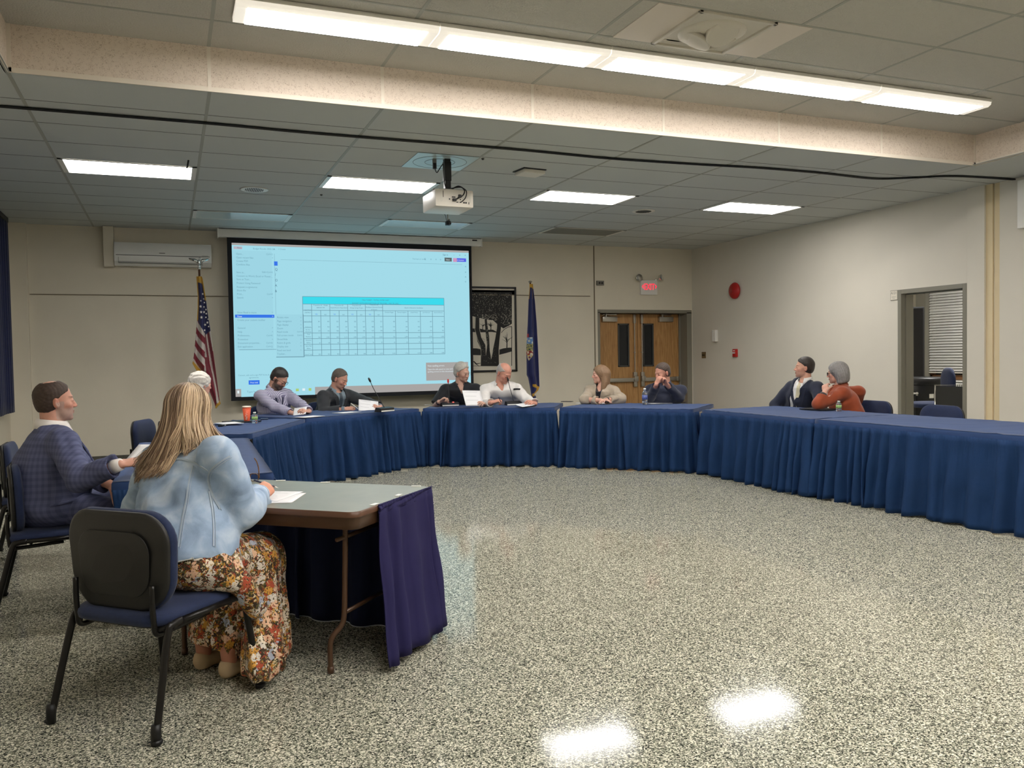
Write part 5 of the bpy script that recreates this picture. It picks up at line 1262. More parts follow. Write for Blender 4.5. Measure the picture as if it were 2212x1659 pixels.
def torso_prims(c, off, rx=(.165, .155, .165, .15, .085), ry=(.125, .125, .125, .095, .07), k=.03, shr=.062, hemz=None, sl=(.053, .047, .036), sleeve='long', wrinkle=.004, seed=0, arms=(0, 1), shoulder_k=.038, end=1.0):
    g = c['build']; sp = c['spine']; s = c['s']; be = c['belly']
    X = [v*g*s+off for v in rx[:4]]+[rx[4]*s+off*.5]; Y = [ry[0]*g*s+off, ry[1]*g*s+be+off, ry[2]*g*s+be*.4+off, ry[3]*s*math.sqrt(g)+off, ry[4]*s+off*.5]
    pr = [('u', 0, loft(sp, X, Y, c['rt'], .05))]
    for i in arms:
        S, E, W = c['sh'][i], c['E'][i], c['W'][i]
        pr.append(('u', shoulder_k, cone(sp[3]+(S-sp[3])*.25+vec(0, 0, .012), S, -.008+.052*s+off, shr*s*.84+off)))
        if sleeve == 'long':
            W2 = E+(W-E)*end; pr.append(('u', .035, chain([S, E], (sl[0]*s+off, sl[1]*s+off)))); pr.append(('u', .02, chain([E, W2], (sl[1]*s*.97+off, sl[2]*s+off))))
            pr.append(('s', .006, chain([W2+nrm(W-E)*.012, W2+nrm(W-E)*.10], (sl[2]*s*1.2+off+.006, sl[2]*s*1.3+off+.01))))
        else:
            M_ = S+(E-S)*.82; pr.append(('u', .04, chain([S, M_], (sl[0]*s+off, sl[1]*s+.008+off)))); ax = nrm(E-S); pr.append(('s', .005, lambda p, M_=M_, ax=ax, E=E: np.maximum(.0-((p-M_.astype(np.float32)) @ ax.astype(np.float32)), np.sqrt(((p-M_.astype(np.float32))**2).sum(-1))-.16)))
    if wrinkle: pr.append(('d', 0, folds(wrinkle, .8, seed)))
    return pr
def neck_cut(c, depth=.05, r=.066, fwd=.02):
    """clears the neck opening"""
    N = c['N']; s = c['s']; H = c['H']; a = N-vec(0, 0, .005)*s; up = nrm(H-c['R'][:, 1]*.02-N); return ('s', .008, chain([a+c['fw']*fwd, a+up*.2], (r*s, r*s*1.5)))
def vcut(c, width=.07, depth=.24, top=.02, back=.02, soft=.008):
    N = c['N'].astype(np.float32); rt = c['rt'].astype(np.float32); fw = c['fw'].astype(np.float32); s = c['s']; ax = (c['spine'][2]-c['N']); ax = (ax/abs(ax[2])).astype(np.float32)
    def f(p):
        q = p-N; z = -q[:, 2]; q = q-z[:, None]*ax; u = np.abs(q @ rt); v = q @ fw; w = width*s*np.clip(1-(z-top)/(depth*s), -1, 1.25)
        return np.maximum(np.maximum(u-w, back-v), np.maximum(-z-.1, z-depth*s))
    return ('s', soft, f)
def bounds(c, z0=None, pad=.0):
    pts = np.array([c['hip'], c['N'], *c['sh'], *c['E'], *c['W']]); lo = pts.min(0)-.24-pad; hi = pts.max(0)+.24+pad; hi[2] = c['N'][2]+.10
    hi[2] = max(hi[2], max(p[2] for p in c['E']+c['W']+c['sh'])+.11)
    lo[2] = c['hip'][2]-.13 if z0 is None else z0; return lo, hi
def garment(c, name, prims, mt, parent=None, h=None, z0=None, col=None, pad=0.):
    lo, hi = bounds(c, z0, pad); return sculpt(name, prims, lo, hi, h or c['h']*1.15, mt, parent or c['root'], c['org'], col)
def trousers(c, mt, r=(.088, .070, .055), h=.012, z0=.03):
    pr = []
    pr.append(('u', 0, ell(c['hip']+c['fw']*.02, (.17*c['build'], .16*c['build'], .11), np.stack([c['rt'], c['fw'], vec(0, 0, 1)], -1))))
    for i in range(2): pr.append(('u', .04, chain([c['hj'][i], c['kn'][i], c['an'][i]-vec(0, 0, .02)], r)))
    pr.append(('d', 0, folds(.004, .7, 5)))
    pts = np.array([c['hip'], *c['kn'], *c['an']]); lo = pts.min(0)-.22; hi = pts.max(0)+.22; lo[2] = z0; sculpt('trousers', pr, lo, hi, h, mt, c['root'], c['org'])
def shoes(c, mt):
    for i in range(2):
        a = c['an'][i]; fw = c['fw']; b = MB(); n = nrm(fw); R = np.stack([c['rt'], n, vec(0, 0, 1)], -1)
        pr = [('u', 0, ell(vec(a[0], a[1], .045)+fw*.0, (.042, .055, .045), R)), ('u', .03, ell(vec(a[0], a[1], .035)+fw*.10, (.045, .085, .034), R)), ('i', .004, lambda p: .004-p[:, 2])]
        lo = vec(a[0]-.22, a[1]-.22, 0.0); hi = vec(a[0]+.22, a[1]+.22, .13); sculpt('shoe', pr, lo, hi, .008, mt, c['root'], c['org'])
def surf_line(c, obj, pts, r, mat_, name, parent=None, off=.0, n=4, flat=None, dirn=None, closed=False):
    """lays a strip on a garment's surface through the given world points"""
    me = obj.data; bvh = BVHTree.FromPolygons([v.co for v in me.vertices], [p.vertices[:] for p in me.polygons])
    P_ = spl([np.array(p)-c['org'] for p in pts], n) if len(pts) > 2 else [np.array(pts[0])+(np.array(pts[1])-np.array(pts[0]))*t-c['org'] for t in np.linspace(0, 1, 10)]
    out = []; ns = []
    for p in P_:
        if dirn is not None:
            d_ = Vector(dirn); hit = bvh.ray_cast(Vector(p)-d_*.4, d_)
            if hit[0] is None: hit = bvh.find_nearest(Vector(p))
        else: hit = bvh.find_nearest(Vector(p))
        out.append(np.array(hit[0])+np.array(hit[1])*off); ns.append(np.array(hit[1]))
    for _ in range(3):
        if len(out) > 4: out = [out[0]]+[out[i-1]*.25+out[i]*.5+out[i+1]*.25 for i in range(1, len(out)-1)]+[out[-1]]; ns = [ns[0]]+[nrm(ns[i-1]*.3+ns[i]*.4+ns[i+1]*.3) for i in range(1, len(ns)-1)]+[ns[-1]]
    b = MB(); A = []; B = []
    for i in range(len(out)):
        t = nrm(out[min(i+1, len(out)-1)]-out[max(i-1, 0)]); sd = nrm(np.cross(t, ns[i])); w = r if not hasattr(r, '__len__') else r[0]+(r[-1]-r[0])*i/(len(out)-1)
        th = flat if flat else .0025; A.append((out[i]-sd*w, out[i]+sd*w, out[i]+sd*w*.9+ns[i]*th, out[i]-sd*w*.9+ns[i]*th))
    V = [q for a in A for q in a]; F = []
    for i in range(len(out)-1):
        for k in range(4): F.append((4*i+k, 4*i+(k+1) % 4, 4*(i+1)+(k+1) % 4, 4*(i+1)+k))
    F += [(0, 1, 2, 3), tuple(4*(len(out)-1)+k for k in (3, 2, 1, 0))]
    b.add(V, F); return b.build(name, mat_, parent or c['root'], smooth=False)
def collar(c, mat_, r=.064, hgt=.035, open_=35, name='collar', tip=.07, parent=None, spread=.03):
    """folded shirt collar: an open ring round the neck with two points in front"""
    N = c['N']; s = c['s']; fw, rt = c['fw'], c['rt']; up = nrm(c['H']-c['R'][:, 1]*.02-N); f2 = nrm(fw-(fw @ up)*up); org = c['org']; V = []; n = 29
    for i in range(n):
        a = math.radians(open_+(360-2*open_)*i/(n-1)); dr = f2*math.cos(a)+rt*math.sin(a); e = abs(i/(n-1)*2-1); k = max(0, e-.72)/.28
        fr = f2*(.012*math.cos(a))
        dz = -.030*(.5+.5*math.cos(a))
        top = N+dr*r*.93*s+up*(.030+hgt*.6+dz)*s+fr; mid = N+dr*(r+.004)*s+up*(.034+hgt*.6+dz)*s+fr; bot = N+dr*(r+.018+.010*k)*s+up*(.012+dz-tip*.55*k)*s+fr+f2*.014*k
        inn = N+dr*r*.93*s+up*(-.01+dz)*s+fr; V += [inn-org, top-org, mid-org, bot-org]
    F = [(4*i+k, 4*i+k+1, 4*(i+1)+k+1, 4*(i+1)+k) for i in range(n-1) for k in range(3)]
    o = link(name, pymesh(V, F), parent or c['root'], mat_, True); md = o.modifiers.new('s', 'SOLIDIFY'); md.thickness = .004; return o
def hair(c, prims, mt, name='hair', h=None, lo=(-.14, -.15, -.16), hi=(.14, .15, .17), col=None):
    pr = in_head(c['H'], c['R'], c['s'], prims); cs = np.array([c['H']+c['R'] @ (vec(x, y, z)*c['s']) for x in (lo[0], hi[0]) for y in (lo[1], hi[1]) for z in (lo[2], hi[2])])
    H, R, s = c['H'], c['R'], c['s']; cf = None
    if col is not None: cf = lambda V: col(((V-H) @ R)/s)
    return sculpt(name, pr, cs.min(0)-.01, cs.max(0)+.01, h or min(c['h'], .0045), mt, c['root'], c['org'], cf)
# ---------------------------------------------------------------- the people
def cloth(name, rgb, **k): k.setdefault('rough', .85); k.setdefault('sheen', .15); k.setdefault('bump', .12); k.setdefault('bscale', 350); k.setdefault('var', .06); k.setdefault('vscale', 12); return mat(name, rgb, **k)
def gingham_mat(name, c1, c2, sc):
    m = mat(name, c1, .85); nt = m.node_tree; N = nt.nodes; L = nt.links; tc = N.new('ShaderNodeTexCoord'); sp = N.new('ShaderNodeSeparateXYZ'); L.new(tc.outputs['Object'], sp.inputs[0])
    ad = N.new('ShaderNodeMath'); ad.operation = 'SUBTRACT'; L.new(sp.outputs[0], ad.inputs[0]); L.new(sp.outputs[1], ad.inputs[1])
    outs = []
    for src in (ad.outputs[0], sp.outputs[2]):
        a = N.new('ShaderNodeMath'); a.operation = 'MULTIPLY'; a.inputs[1].default_value = sc; L.new(src, a.inputs[0])
        s = N.new('ShaderNodeMath'); s.operation = 'SINE'; L.new(a.outputs[0], s.inputs[0]); g = N.new('ShaderNodeMath'); g.operation = 'GREATER_THAN'; g.inputs[1].default_value = .1; L.new(s.outputs[0], g.inputs[0]); outs.append(g)
    su = N.new('ShaderNodeMath'); su.operation = 'ADD'; L.new(outs[0].outputs[0], su.inputs[0]); L.new(outs[1].outputs[0], su.inputs[1]); hf = N.new('ShaderNodeMath'); hf.operation = 'MULTIPLY'; hf.inputs[1].default_value = .5; L.new(su.outputs[0], hf.inputs[0])
    mx = N.new('ShaderNodeMix'); mx.data_type = 'RGBA'; mx.inputs[6].default_value = (*lin(c1), 1); mx.inputs[7].default_value = (*lin(c2), 1); L.new(hf.outputs[0], mx.inputs[0]); L.new(mx.outputs[2], N['Principled BSDF'].inputs['Base Color']); return m
m_paper = mat('white_paper', (226, 226, 228), .6); m_pr = mat('paper_print', (150, 150, 156), .7)
def paper(name, c, w, h, rz, label=None, cat='paper', tilt=(0, 0), group=None, lines=10, curl=0.):
    """sheet centred at c; tilt in degrees about its own x and y"""
    r = empty(name, tuple(c), rz, label, cat, group); Rm = RX(math.radians(tilt[0])) @ RY(math.radians(tilt[1]))
    V = []; nx, ny = 8, 8
    for j in range(ny+1):
        for i in range(nx+1): x = w*(i/nx-.5); y = h*(j/ny-.5); V.append(Rm @ vec(x, y, curl*(x*x*4+y*y*2)))
    o = link('sheet', pymesh(V, [(j*(nx+1)+i, j*(nx+1)+i+1, (j+1)*(nx+1)+i+1, (j+1)*(nx+1)+i) for j in range(ny) for i in range(nx)]), r, m_paper, True); md = o.modifiers.new('s', 'SOLIDIFY'); md.thickness = .0012
    if lines:
        b = MB(); rd_ = random.Random(int(abs(c[0]*100)))
        for k in range(lines): y = h*(.40-.8*k/lines); x1 = w*rd_.uniform(.0, .40); b.add([Rm @ vec(x, yy, .0013+curl*(x*x*4+yy*yy*2)) for x, yy in ((-w*.4, y), (x1, y), (x1, y-.003), (-w*.4, y-.003))], [(0, 1, 2, 3)])
        b.build('print', m_pr, r)
    return r
TZ = .758
def chair_for(c, face, label, back=.02):
    h = c['hip']; f = vec(math.sin(math.radians(face)), math.cos(math.radians(face)), 0); p = h+f*back; place_chair(p[0], p[1], face, label)
def pen(c, a, b_, mt, label):
    a = np.array(a); b_ = np.array(b_); r = empty('pen', tuple(a), 0, label, 'pen'); m = MB(); m.tube([a*0, (b_-a)*.8], .0045, 8); m.build('barrel', mt, r, smooth=True); m = MB(); m.tube([(b_-a)*.8, b_-a], [.0045, .0012], 8); m.build('tip', m_steel, r, smooth=True)

def hip_at(x, y, ti, extra=.10):
    """hip centre just behind the outer edge of table ti"""
    p0, p1, dp = TB[ti][:3]; p0 = np.array(p0); p1 = np.array(p1); t = nrm(p1-p0); n = vec(-t[1], t[0]); p = vec(x, y); return np.append(p+n*(dp+extra+.07-(p-p0) @ n), .56)
# 4 --- man in the checked shirt
c = person('man with a dark beard and glasses in a checked shirt, reading a small paper', (603, 818), 10.45, 128, 36, 150, hip=hip_at(*P(600, 820, 10.60)[:2], 2, 0.15), s=1.06, skin=(196, 150, 130), wr=P(632, 893, 10.02), wl=P(668, 889, 10.05), build=1.12, belly=.03,
           handR=dict(d=vec(.8, -.45, .15), n=vec(.2, .5, -.8), curl=(.5, .6, .7, .7)), handL=dict(d=vec(-.75, -.5, .2), n=vec(.1, .5, -.8), curl=(.6, .6, .7, .7)), poleR=vec(-.9, -.3, -.6), poleL=vec(.9, -.2, -.6),
           face=dict(noeyes=True, beard=((74, 62, 56), .85), brow=(50, 40, 36)), shw=.20)
m_ging = gingham_mat('purple_gingham', (206, 204, 220), (66, 58, 104), 360)
sh_ = garment(c, 'shirt', torso_prims(c, .012, seed=4, wrinkle=.009, sl=(.056, .050, .037))+[neck_cut(c)], m_ging, h=.0065)
collar(c, m_ging)
hair(c, hair_short(.008, .070, .066, seed=4, puff=.006), cloth('near_black_hair', (40, 36, 34), rough=.5))
hair(c, [('u', 0, ell((0, .066, -.088), (.040, .030, .026))), ('u', .02, ell((.045, .035, -.062), (.016, .036, .03))), ('u', .02, ell((-.045, .035, -.062), (.016, .036, .03))), ('s', .006, ell((0, .105, -.062), (.026, .03, .014))), ('u', .004, ell((0, .094, -.047), (.030, .008, .006))),
         ('d', 0, lambda p: .0012*np.sin(p[:, 0]*500)*np.sin(p[:, 2]*420+p[:, 0]*60))], cloth('dark_beard_hair', (76, 64, 58), rough=.8), 'beard')
glasses('glasses', c['H'], c['R'], c['s'], m_black, c['root'], c['org'], thick=.002)
N = c['N']; f_, r_ = c['fw'], c['rt']
surf_line(c, sh_, [N+r_*.075+f_*.02-vec(0, 0, .01), N+r_*.06+f_*.14-vec(0, 0, .10), N+r_*.03+f_*.18-vec(0, 0, .22), N+f_*.2-vec(0, 0, .33)], .009, cloth('navy_lanyard', (26, 28, 58)), 'lanyard', off=.002)
surf_line(c, sh_, [N-r_*.075+f_*.02-vec(0, 0, .01), N-r_*.05+f_*.14-vec(0, 0, .10), N-r_*.02+f_*.18-vec(0, 0, .22), N+f_*.2-vec(0, 0, .33)], .009, cloth('navy_lanyard_strap', (26, 28, 58)), 'lanyard', off=.002)
trousers(c, cloth('dark_trousers', (40, 42, 52))); shoes(c, m_black); chair_for(c, 150, 'blue chair of the man in the checked shirt')
paper('held_paper', P(648, 888, 9.98), .15, .13, -.3, 'small folded paper held by the man in the checked shirt', tilt=(38, -8), lines=5)

# 5 --- man in the dark suit
c = person('man in a dark suit and patterned tie reading a sheet with a pen in hand', (734, 819), 11.15, 132, 24, 152, hip=hip_at(*P(732, 820, 11.30)[:2], 2, 0.15), s=1.08, skin=(196, 146, 126), wr=P(745, 884, 10.75), wl=P(822, 879, 10.85), build=1.12, belly=.02,
           handR=dict(d=vec(.9, -.3, .12), n=vec(.1, .4, -.9), curl=(.7, .8, .9, .9)), handL=dict(d=vec(-.8, -.45, .1), n=vec(0, .6, -.7), curl=(.6, .7, .8, .8)), poleR=vec(-.9, -.2, -.7), poleL=vec(1, .1, -.5),
           face=dict(noeyes=True, beard=((150, 122, 112), .35), brow=(96, 84, 76)), shw=.205)
m_suit = cloth('charcoal_suit_wool', (44, 46, 50)); m_gsh = cloth('grey_blue_shirt', (116, 130, 140))
garment(c, 'shirt', torso_prims(c, .004, seed=5, wrinkle=.001, arms=())+[neck_cut(c)], m_gsh, h=.007)
jk = garment(c, 'jacket', torso_prims(c, .020, seed=5, sl=(.058, .050, .037), end=.93)+[neck_cut(c, r=.062), vcut(c, .075, .33)], m_suit, h=.0065)
collar(c, m_gsh, tip=.05)
N = c['N']; f_, r_ = c['fw'], c['rt']; z_ = vec(0, 0, 1)
b = MB()
for i in range(2):
    A_ = c['E'][i]+(c['W'][i]-c['E'][i])*.88; b.tube([A_, c['W'][i]+nrm(c['W'][i]-c['E'][i])*.004], [.042, .036], 12)
b.v = [tuple(np.array(v)-c['org']) for v in b.v]; b.build('cuff', m_gsh, c['root'], smooth=True)
surf_line(c, bpy.data.objects[[o.name for o in c['root'].children if o.name.startswith('shirt')][0]], [N+f_*.10-z_*.035, N+f_*.16-z_*.12, N+f_*.18-z_*.22, N+f_*.18-z_*.34], (.016, .034), mat('patterned_tie', (66, 76, 84), .5, var=.35, vscale=160), 'tie', off=.004, flat=.006)
for sx in (1, -1): surf_line(c, jk, [N+r_*sx*.075+f_*.01+z_*.0, N+r_*sx*.09+f_*.10-z_*.07, N+r_*sx*.075+f_*.16-z_*.18, N+r_*sx*.025+f_*.18-z_*.32], (.022, .016), m_suit, 'lapel', off=.002, flat=.006)
hair(c, hair_short(.005, .064, .068, seed=5, puff=.004), cloth('greying_short_hair', (92, 82, 74), rough=.7))
trousers(c, m_suit); shoes(c, m_black); chair_for(c, 152, 'blue chair of the man in the dark suit')
paper('held_paper', P(796, 877, 10.75), .25, .19, -.25, 'white sheet held by the man in the dark suit', tilt=(46, 12), lines=3)
pen(c, P(758, 871, 10.70), P(777, 886, 10.68), m_white, 'pale pen in the hand of the man in the dark suit')

# 6 --- man in the black polo
c = person('grey-haired man with glasses in a black polo leaning towards his neighbour', (998, 805), 11.45, 148, 12, 196, hroll=8, hip=hip_at(*P(985, 820, 11.75)[:2], 3, 0.1), s=1.06, skin=(190, 150, 132), wr=P(948, 868, 11.10), wl=P(1049, 875, 11.05), build=1.08,
           handR=dict(d=vec(.75, -.3, .5), n=vec(.3, -.3, -.6), curl=(.8, .9, 1., 1.)), handL=dict(d=vec(-.6, -.5, .35), n=vec(.4, .5, -.6), curl=(.5, .6, .7, .7)), poleR=vec(-.6, .1, -.9), poleL=vec(.8, .2, -.8),
           face=dict(brow=(130, 122, 112), lips=(160, 104, 94)), shw=.205)
m_blk = cloth('black_polo_knit', (17, 19, 24))
garment(c, 'polo_shirt', torso_prims(c, .012, seed=6, sleeve='short', sl=(.066, .060, .05))+[neck_cut(c, r=.060), vcut(c, .035, .12)], m_blk, h=.0065)
collar(c, m_blk, tip=.04, hgt=.02)
hair(c, hair_short(.013, .068, .072, seed=6, puff=.008, nape=-.085, strand=.003), cloth('silver_grey_hair', (172, 168, 160), rough=.6))
glasses('glasses', c['H'], c['R'], c['s'], m_steel, c['root'], c['org'], thick=.0011)
b = MB(); w_ = c['W'][0]; ax = nrm(w_-c['E'][0]); b.tube([w_-ax*.035-c['org'], w_-ax*.012-c['org']], .034, 14); b.build('wristwatch', m_black, c['root'], smooth=True)
trousers(c, cloth('grey_trousers', (52, 52, 58))); shoes(c, m_black); chair_for(c, 196, 'blue chair of the man in the black polo')
paper('held_paper', P(1022, 860, 10.95), .28, .22, .15, 'large white sheet held upright by the man in the black polo', tilt=(62, 6), lines=3)

# 7 --- man in the white shirt
c = person('bald man in a white shirt reading into a desk microphone, pen in hand', (1089, 806), 11.40, 163, 30, 203, hip=hip_at(*P(1092, 820, 11.65)[:2], 3, 0.12), s=1.12, skin=(198, 142, 122), wr=P(1062, 870, 10.95), wl=P(1156, 872, 10.95), build=1.3, belly=.06,
           handR=dict(d=vec(.8, -.35, .3), n=vec(.2, .2, -.9), curl=(.8, .9, 1., 1.)), handL=dict(d=vec(-.7, -.4, .25), n=vec(.1, .5, -.8), curl=(.5, .6, .7, .7)), poleR=vec(-.5, .1, -1), poleL=vec(.5, .1, -1),
           face=dict(noeyes=True, brow=(150, 128, 116)), shw=.20, headheavy=.005)
m_wsh = cloth('white_shirt_cotton', (214, 210, 206))
sh_ = garment(c, 'shirt', torso_prims(c, .014, seed=7, wrinkle=.009, sl=(.058, .052, .037))+[neck_cut(c, r=.068), vcut(c, .04, .08)], m_wsh, h=.0065)
collar(c, m_wsh, r=.072, tip=.06)
hair(c, hair_short(.006, .066, .062, seed=7, bald=((0, .022, .105), (.073, .115, .058))), cloth('white_grey_hair', (168, 160, 154), rough=.7))
N = c['N']; f_, r_ = c['fw'], c['rt']
dv7 = ray(1116, 841); surf_line(c, sh_, [P(1109, 841.5, 11.), P(1116, 841, 11.), P(1124, 841.5, 11.)], .012, m_black, 'glasses_case', off=.002, flat=.01, dirn=dv7/np.linalg.norm(dv7))
trousers(c, cloth('dark_grey_trousers', (44, 44, 50)), r=(.10, .08, .06)); shoes(c, m_black); chair_for(c, 203, 'blue chair of the man in the white shirt')
paper('held_paper', P(1134, 874, 10.85), .21, .16, .3, 'white sheet under the hands of the man in the white shirt', tilt=(10, -5), lines=3)
pen(c, P(1077, 858, 10.90), P(1084, 872, 10.87), m_black, 'dark pen in the hand of the man in the white shirt')

# 8 --- woman in the beige cardigan
c = person('woman with long light brown hair in a beige cardigan, arms folded on the table', (1296, 809), 11.60, 285, 2, 225, hip=hip_at(*P(1300, 820, 11.85)[:2], 4, 0.15), s=1.02, skin=(206, 158, 138), wr=P(1298, 865, 11.15), wl=P(1310, 864, 11.2), el=[P(1263, 864, 11.35), P(1342, 863, 11.35)], build=1.12, belly=.03, fem=True,
           handR=dict(d=vec(.85, -.35, -.02), n=vec(0, 0, -1), curl=(.3, .3, .3, .35)), handL=dict(d=vec(-.85, -.5, -.02), n=vec(0, 0, -1), curl=(.3, .3, .3, .35)), poleR=vec(-.9, .2, -.4), poleL=vec(1., .0, -.4),
           face=dict(brow=(120, 92, 70), lips=(168, 98, 92)), shw=.185)
m_card = cloth('beige_cardigan_knit', (164, 150, 132), bump=.3, bscale=200); m_dts = mat('black_sequin_top', (22, 24, 34), .4, var=.6, vscale=110)
garment(c, 'top', torso_prims(c, .004, seed=8, wrinkle=.002, arms=())+[neck_cut(c, r=.06), vcut(c, .05, .07)], m_dts, h=.007)
cg = garment(c, 'cardigan', torso_prims(c, .020, seed=8, sl=(.050, .046, .037), wrinkle=.009)+[neck_cut(c, r=.072), vcut(c, .075, .42, top=-.12)], m_card, h=.0065)
LH = [('u', 0, ell((0, -.016, .036), (.088, .108, .096))), ('u', .05, chain([vec(.045, -.05, 0), vec(.07, -.045, -.10), vec(.08, -.015, -.20)], (.06, .048, .032))), ('u', .05, chain([vec(-.045, -.05, 0), vec(-.07, -.045, -.10), vec(-.08, -.015, -.20)], (.06, .048, .032))), ('u', .04, chain([vec(0, -.07, 0), vec(0, -.075, -.16)], (.075, .05))),
      ('s', .01, ell((0, .095, -.03), (.066, .085, .10))), ('s', .01, cone((0, .04, -.16), (0, .10, -.3), .055, .07)), ('d', 0, lambda p: .0016*np.sin(np.arctan2(p[:, 0], -p[:, 1])*52+p[:, 2]*12)+.0016*np.sin(np.arctan2(p[:, 0], -p[:, 1])*101+2))]
hair(c, LH, mat('light_brown_hair', (134, 106, 80), .5, var=.08, vscale=90), lo=(-.16, -.17, -.26), hi=(.16, .15, .17))
b = MB(); ax = nrm(c['W'][1]-c['E'][1]); w_ = c['W'][1]-ax*.01-c['org']; b.tube([w_-ax*.018, w_], .033, 14); b.build('bracelet', m_black, c['root'], smooth=True)
trousers(c, cloth('black_trousers', (26, 26, 30))); shoes(c, m_black); chair_for(c, 225, 'blue chair of the woman in the beige cardigan')

# 9 --- man with clasped hands
c = person('man in a navy quarter-zip resting his chin behind clasped hands', (1431, 806), 11.30, 262, 12, 222, hip=hip_at(*P(1434, 820, 11.60)[:2], 4, 0.15), s=1.08, skin=(200, 144, 124), wr=P(1418, 831, 10.95), wl=P(1440, 830, 11.00), build=1.2, belly=.04,
           handR=dict(d=vec(.35, -.1, .9), n=vec(.9, .1, -.2), curl=(.9, .9, .9, .9)), handL=dict(d=vec(-.5, -.2, .85), n=vec(-.9, .1, -.2), curl=(1., 1., 1., 1.)), face=dict(beard=((140, 108, 98), .3), brow=(74, 56, 46)), shw=.205, el=[P(1404, 864, 11.3), P(1466, 860, 11.2)])
m_nv = cloth('navy_quarter_zip', (36, 41, 60))
qz = garment(c, 'pullover', torso_prims(c, .014, seed=9, wrinkle=.009, sl=(.062, .056, .037))+[neck_cut(c, r=.064)], m_nv, h=.0065)
collar(c, m_nv, r=.066, tip=.02, hgt=.05, open_=20)
hair(c, hair_short(.006, .066, .068, seed=9, puff=.006), cloth('dark_brown_hair', (72, 58, 50), rough=.6))
trousers(c, cloth('khaki_trousers', (84, 76, 62))); shoes(c, m_black); chair_for(c, 222, 'blue chair of the man with clasped hands')

# 10 --- young man in the navy suit
c = person('young dark-haired man in a navy suit with a cream tie, looking at the screen', (1737, 795), 10.15, 303, -6, 262, hip=hip_at(*P(1737, 820, 10.4)[:2], 5, 0.2), s=1.03, skin=(208, 158, 134), build=1.02, 
           face=dict(brow=(44, 34, 30), beard=((150, 118, 104), .3)), shw=.20, poleR=vec(-.3, .9, -.4), poleL=vec(-.2, -.9, -.4))
m_ns = cloth('midnight_blue_suit', (26, 32, 52)); m_ws2 = cloth('bright_white_shirt', (226, 224, 222)); m_cr = mat('cream_tie', (206, 196, 164), .5)
s1 = garment(c, 'shirt', torso_prims(c, .004, seed=10, wrinkle=.001, arms=())+[neck_cut(c, r=.060)], m_ws2, h=.007)
jk = garment(c, 'jacket', torso_prims(c, .018, seed=10, sl=(.056, .048, .037), end=.95)+[neck_cut(c, r=.066), vcut(c, .070, .42)], m_ns, h=.0065)
collar(c, m_ws2, r=.062, tip=.05, hgt=.045)
N = c['N']; f_, r_ = c['fw'], c['rt']
surf_line(c, s1, [N+f_*.08-z_*.02, N+f_*.14-z_*.10, N+f_*.16-z_*.22, N+f_*.16-z_*.42], (.020, .036), m_cr, 'tie', off=.004, flat=.006)
surf_line(c, s1, [N-r_*.06+f_*.06-z_*.03, N-r_*.03+f_*.14-z_*.16, N+r_*.03+f_*.16-z_*.34], .006, m_black, 'lanyard', off=.009)
for sx in (1, -1): surf_line(c, jk, [N+r_*sx*.075+f_*.0+z_*.01, N+r_*sx*.085+f_*.10-z_*.07, N+r_*sx*.07+f_*.16-z_*.20, N+r_*sx*.02+f_*.17-z_*.40], (.022, .016), m_ns, 'lapel', off=.002, flat=.006)
hair(c, hair_short(.009, .072, .066, seed=10, puff=.008), cloth('dark_espresso_hair', (42, 34, 30), rough=.5))
trousers(c, m_ns); shoes(c, m_black); chair_for(c, 262, 'blue chair of the young man in the navy suit')

# 11 --- woman in the rust blazer
c = person('woman with a grey bob and dark glasses in a rust blazer, chin in hand', (1808, 806), 9.6, 322, 4, 300, s=1.0, skin=(206, 156, 136), build=1.1, fem=True, wr=P(1850, 884, 9.95), wl=P(1782, 846, 9.35), el=[P(1856, 846, 9.8), P(1768, 872, 9.3)],
           handL=dict(d=vec(.35, .35, .85), n=vec(.85, .4, -.1), curl=(.6, .8, .9, .9)), handR=dict(d=vec(.1, .2, -.9)), face=dict(brow=(120, 110, 104)), shw=.185)
m_rust = cloth('rust_blazer_wool', (148, 66, 34)); 
jk = garment(c, 'blazer', torso_prims(c, .020, seed=11, sl=(.052, .046, .037), end=.80, wrinkle=.005)+[neck_cut(c, r=.064), vcut(c, .05, .3)], m_rust, h=.0065)
collar(c, m_rust, r=.066, tip=.03, hgt=.02)
b = MB(); A_ = c['E'][1]+(c['W'][1]-c['E'][1])*.55; b.tube([A_-c['org'], c['W'][1]-c['org']-nrm(c['W'][1]-c['E'][1])*.03], [.046, .036], 14); b.build('rolled_cuff', cloth('dark_cuff_lining', (46, 40, 40)), c['root'], smooth=True)
BH = [('u', 0, ell((0, -.018, .036), (.092, .112, .098))), ('u', .04, chain([vec(.05, -.05, -.02), vec(.066, -.045, -.105)], (.062, .042))), ('u', .04, chain([vec(-.05, -.05, -.02), vec(-.066, -.045, -.105)], (.062, .042))), ('u', .04, ell((0, -.07, -.05), (.085, .06, .09))),
      ('s', .01, ell((0, .10, -.03), (.070, .085, .10))), ('s', .02, lambda p: p[:, 2]+.125+.12*p[:, 1]), ('d', 0, lambda p: .0025*np.sin(np.arctan2(p[:, 0], -p[:, 1])*36+p[:, 2]*26)+.0015*np.sin(np.arctan2(p[:, 0], -p[:, 1])*90))]
hair(c, BH, mat('ash_grey_bob_hair', (132, 128, 126), .45, var=.2, vscale=40), lo=(-.16, -.18, -.20), hi=(.16, .15, .17))
glasses('glasses', c['H'], c['R'], c['s'], m_black, c['root'], c['org'], thick=.0026)
b = MB(); b.sph(c['T'](-.083, -.005, -.045), (.005, .005, .012), 8, 6); b.build('earring', m_steel, c['root'])
trousers(c, cloth('charcoal_trousers', (40, 40, 44))); shoes(c, m_black)

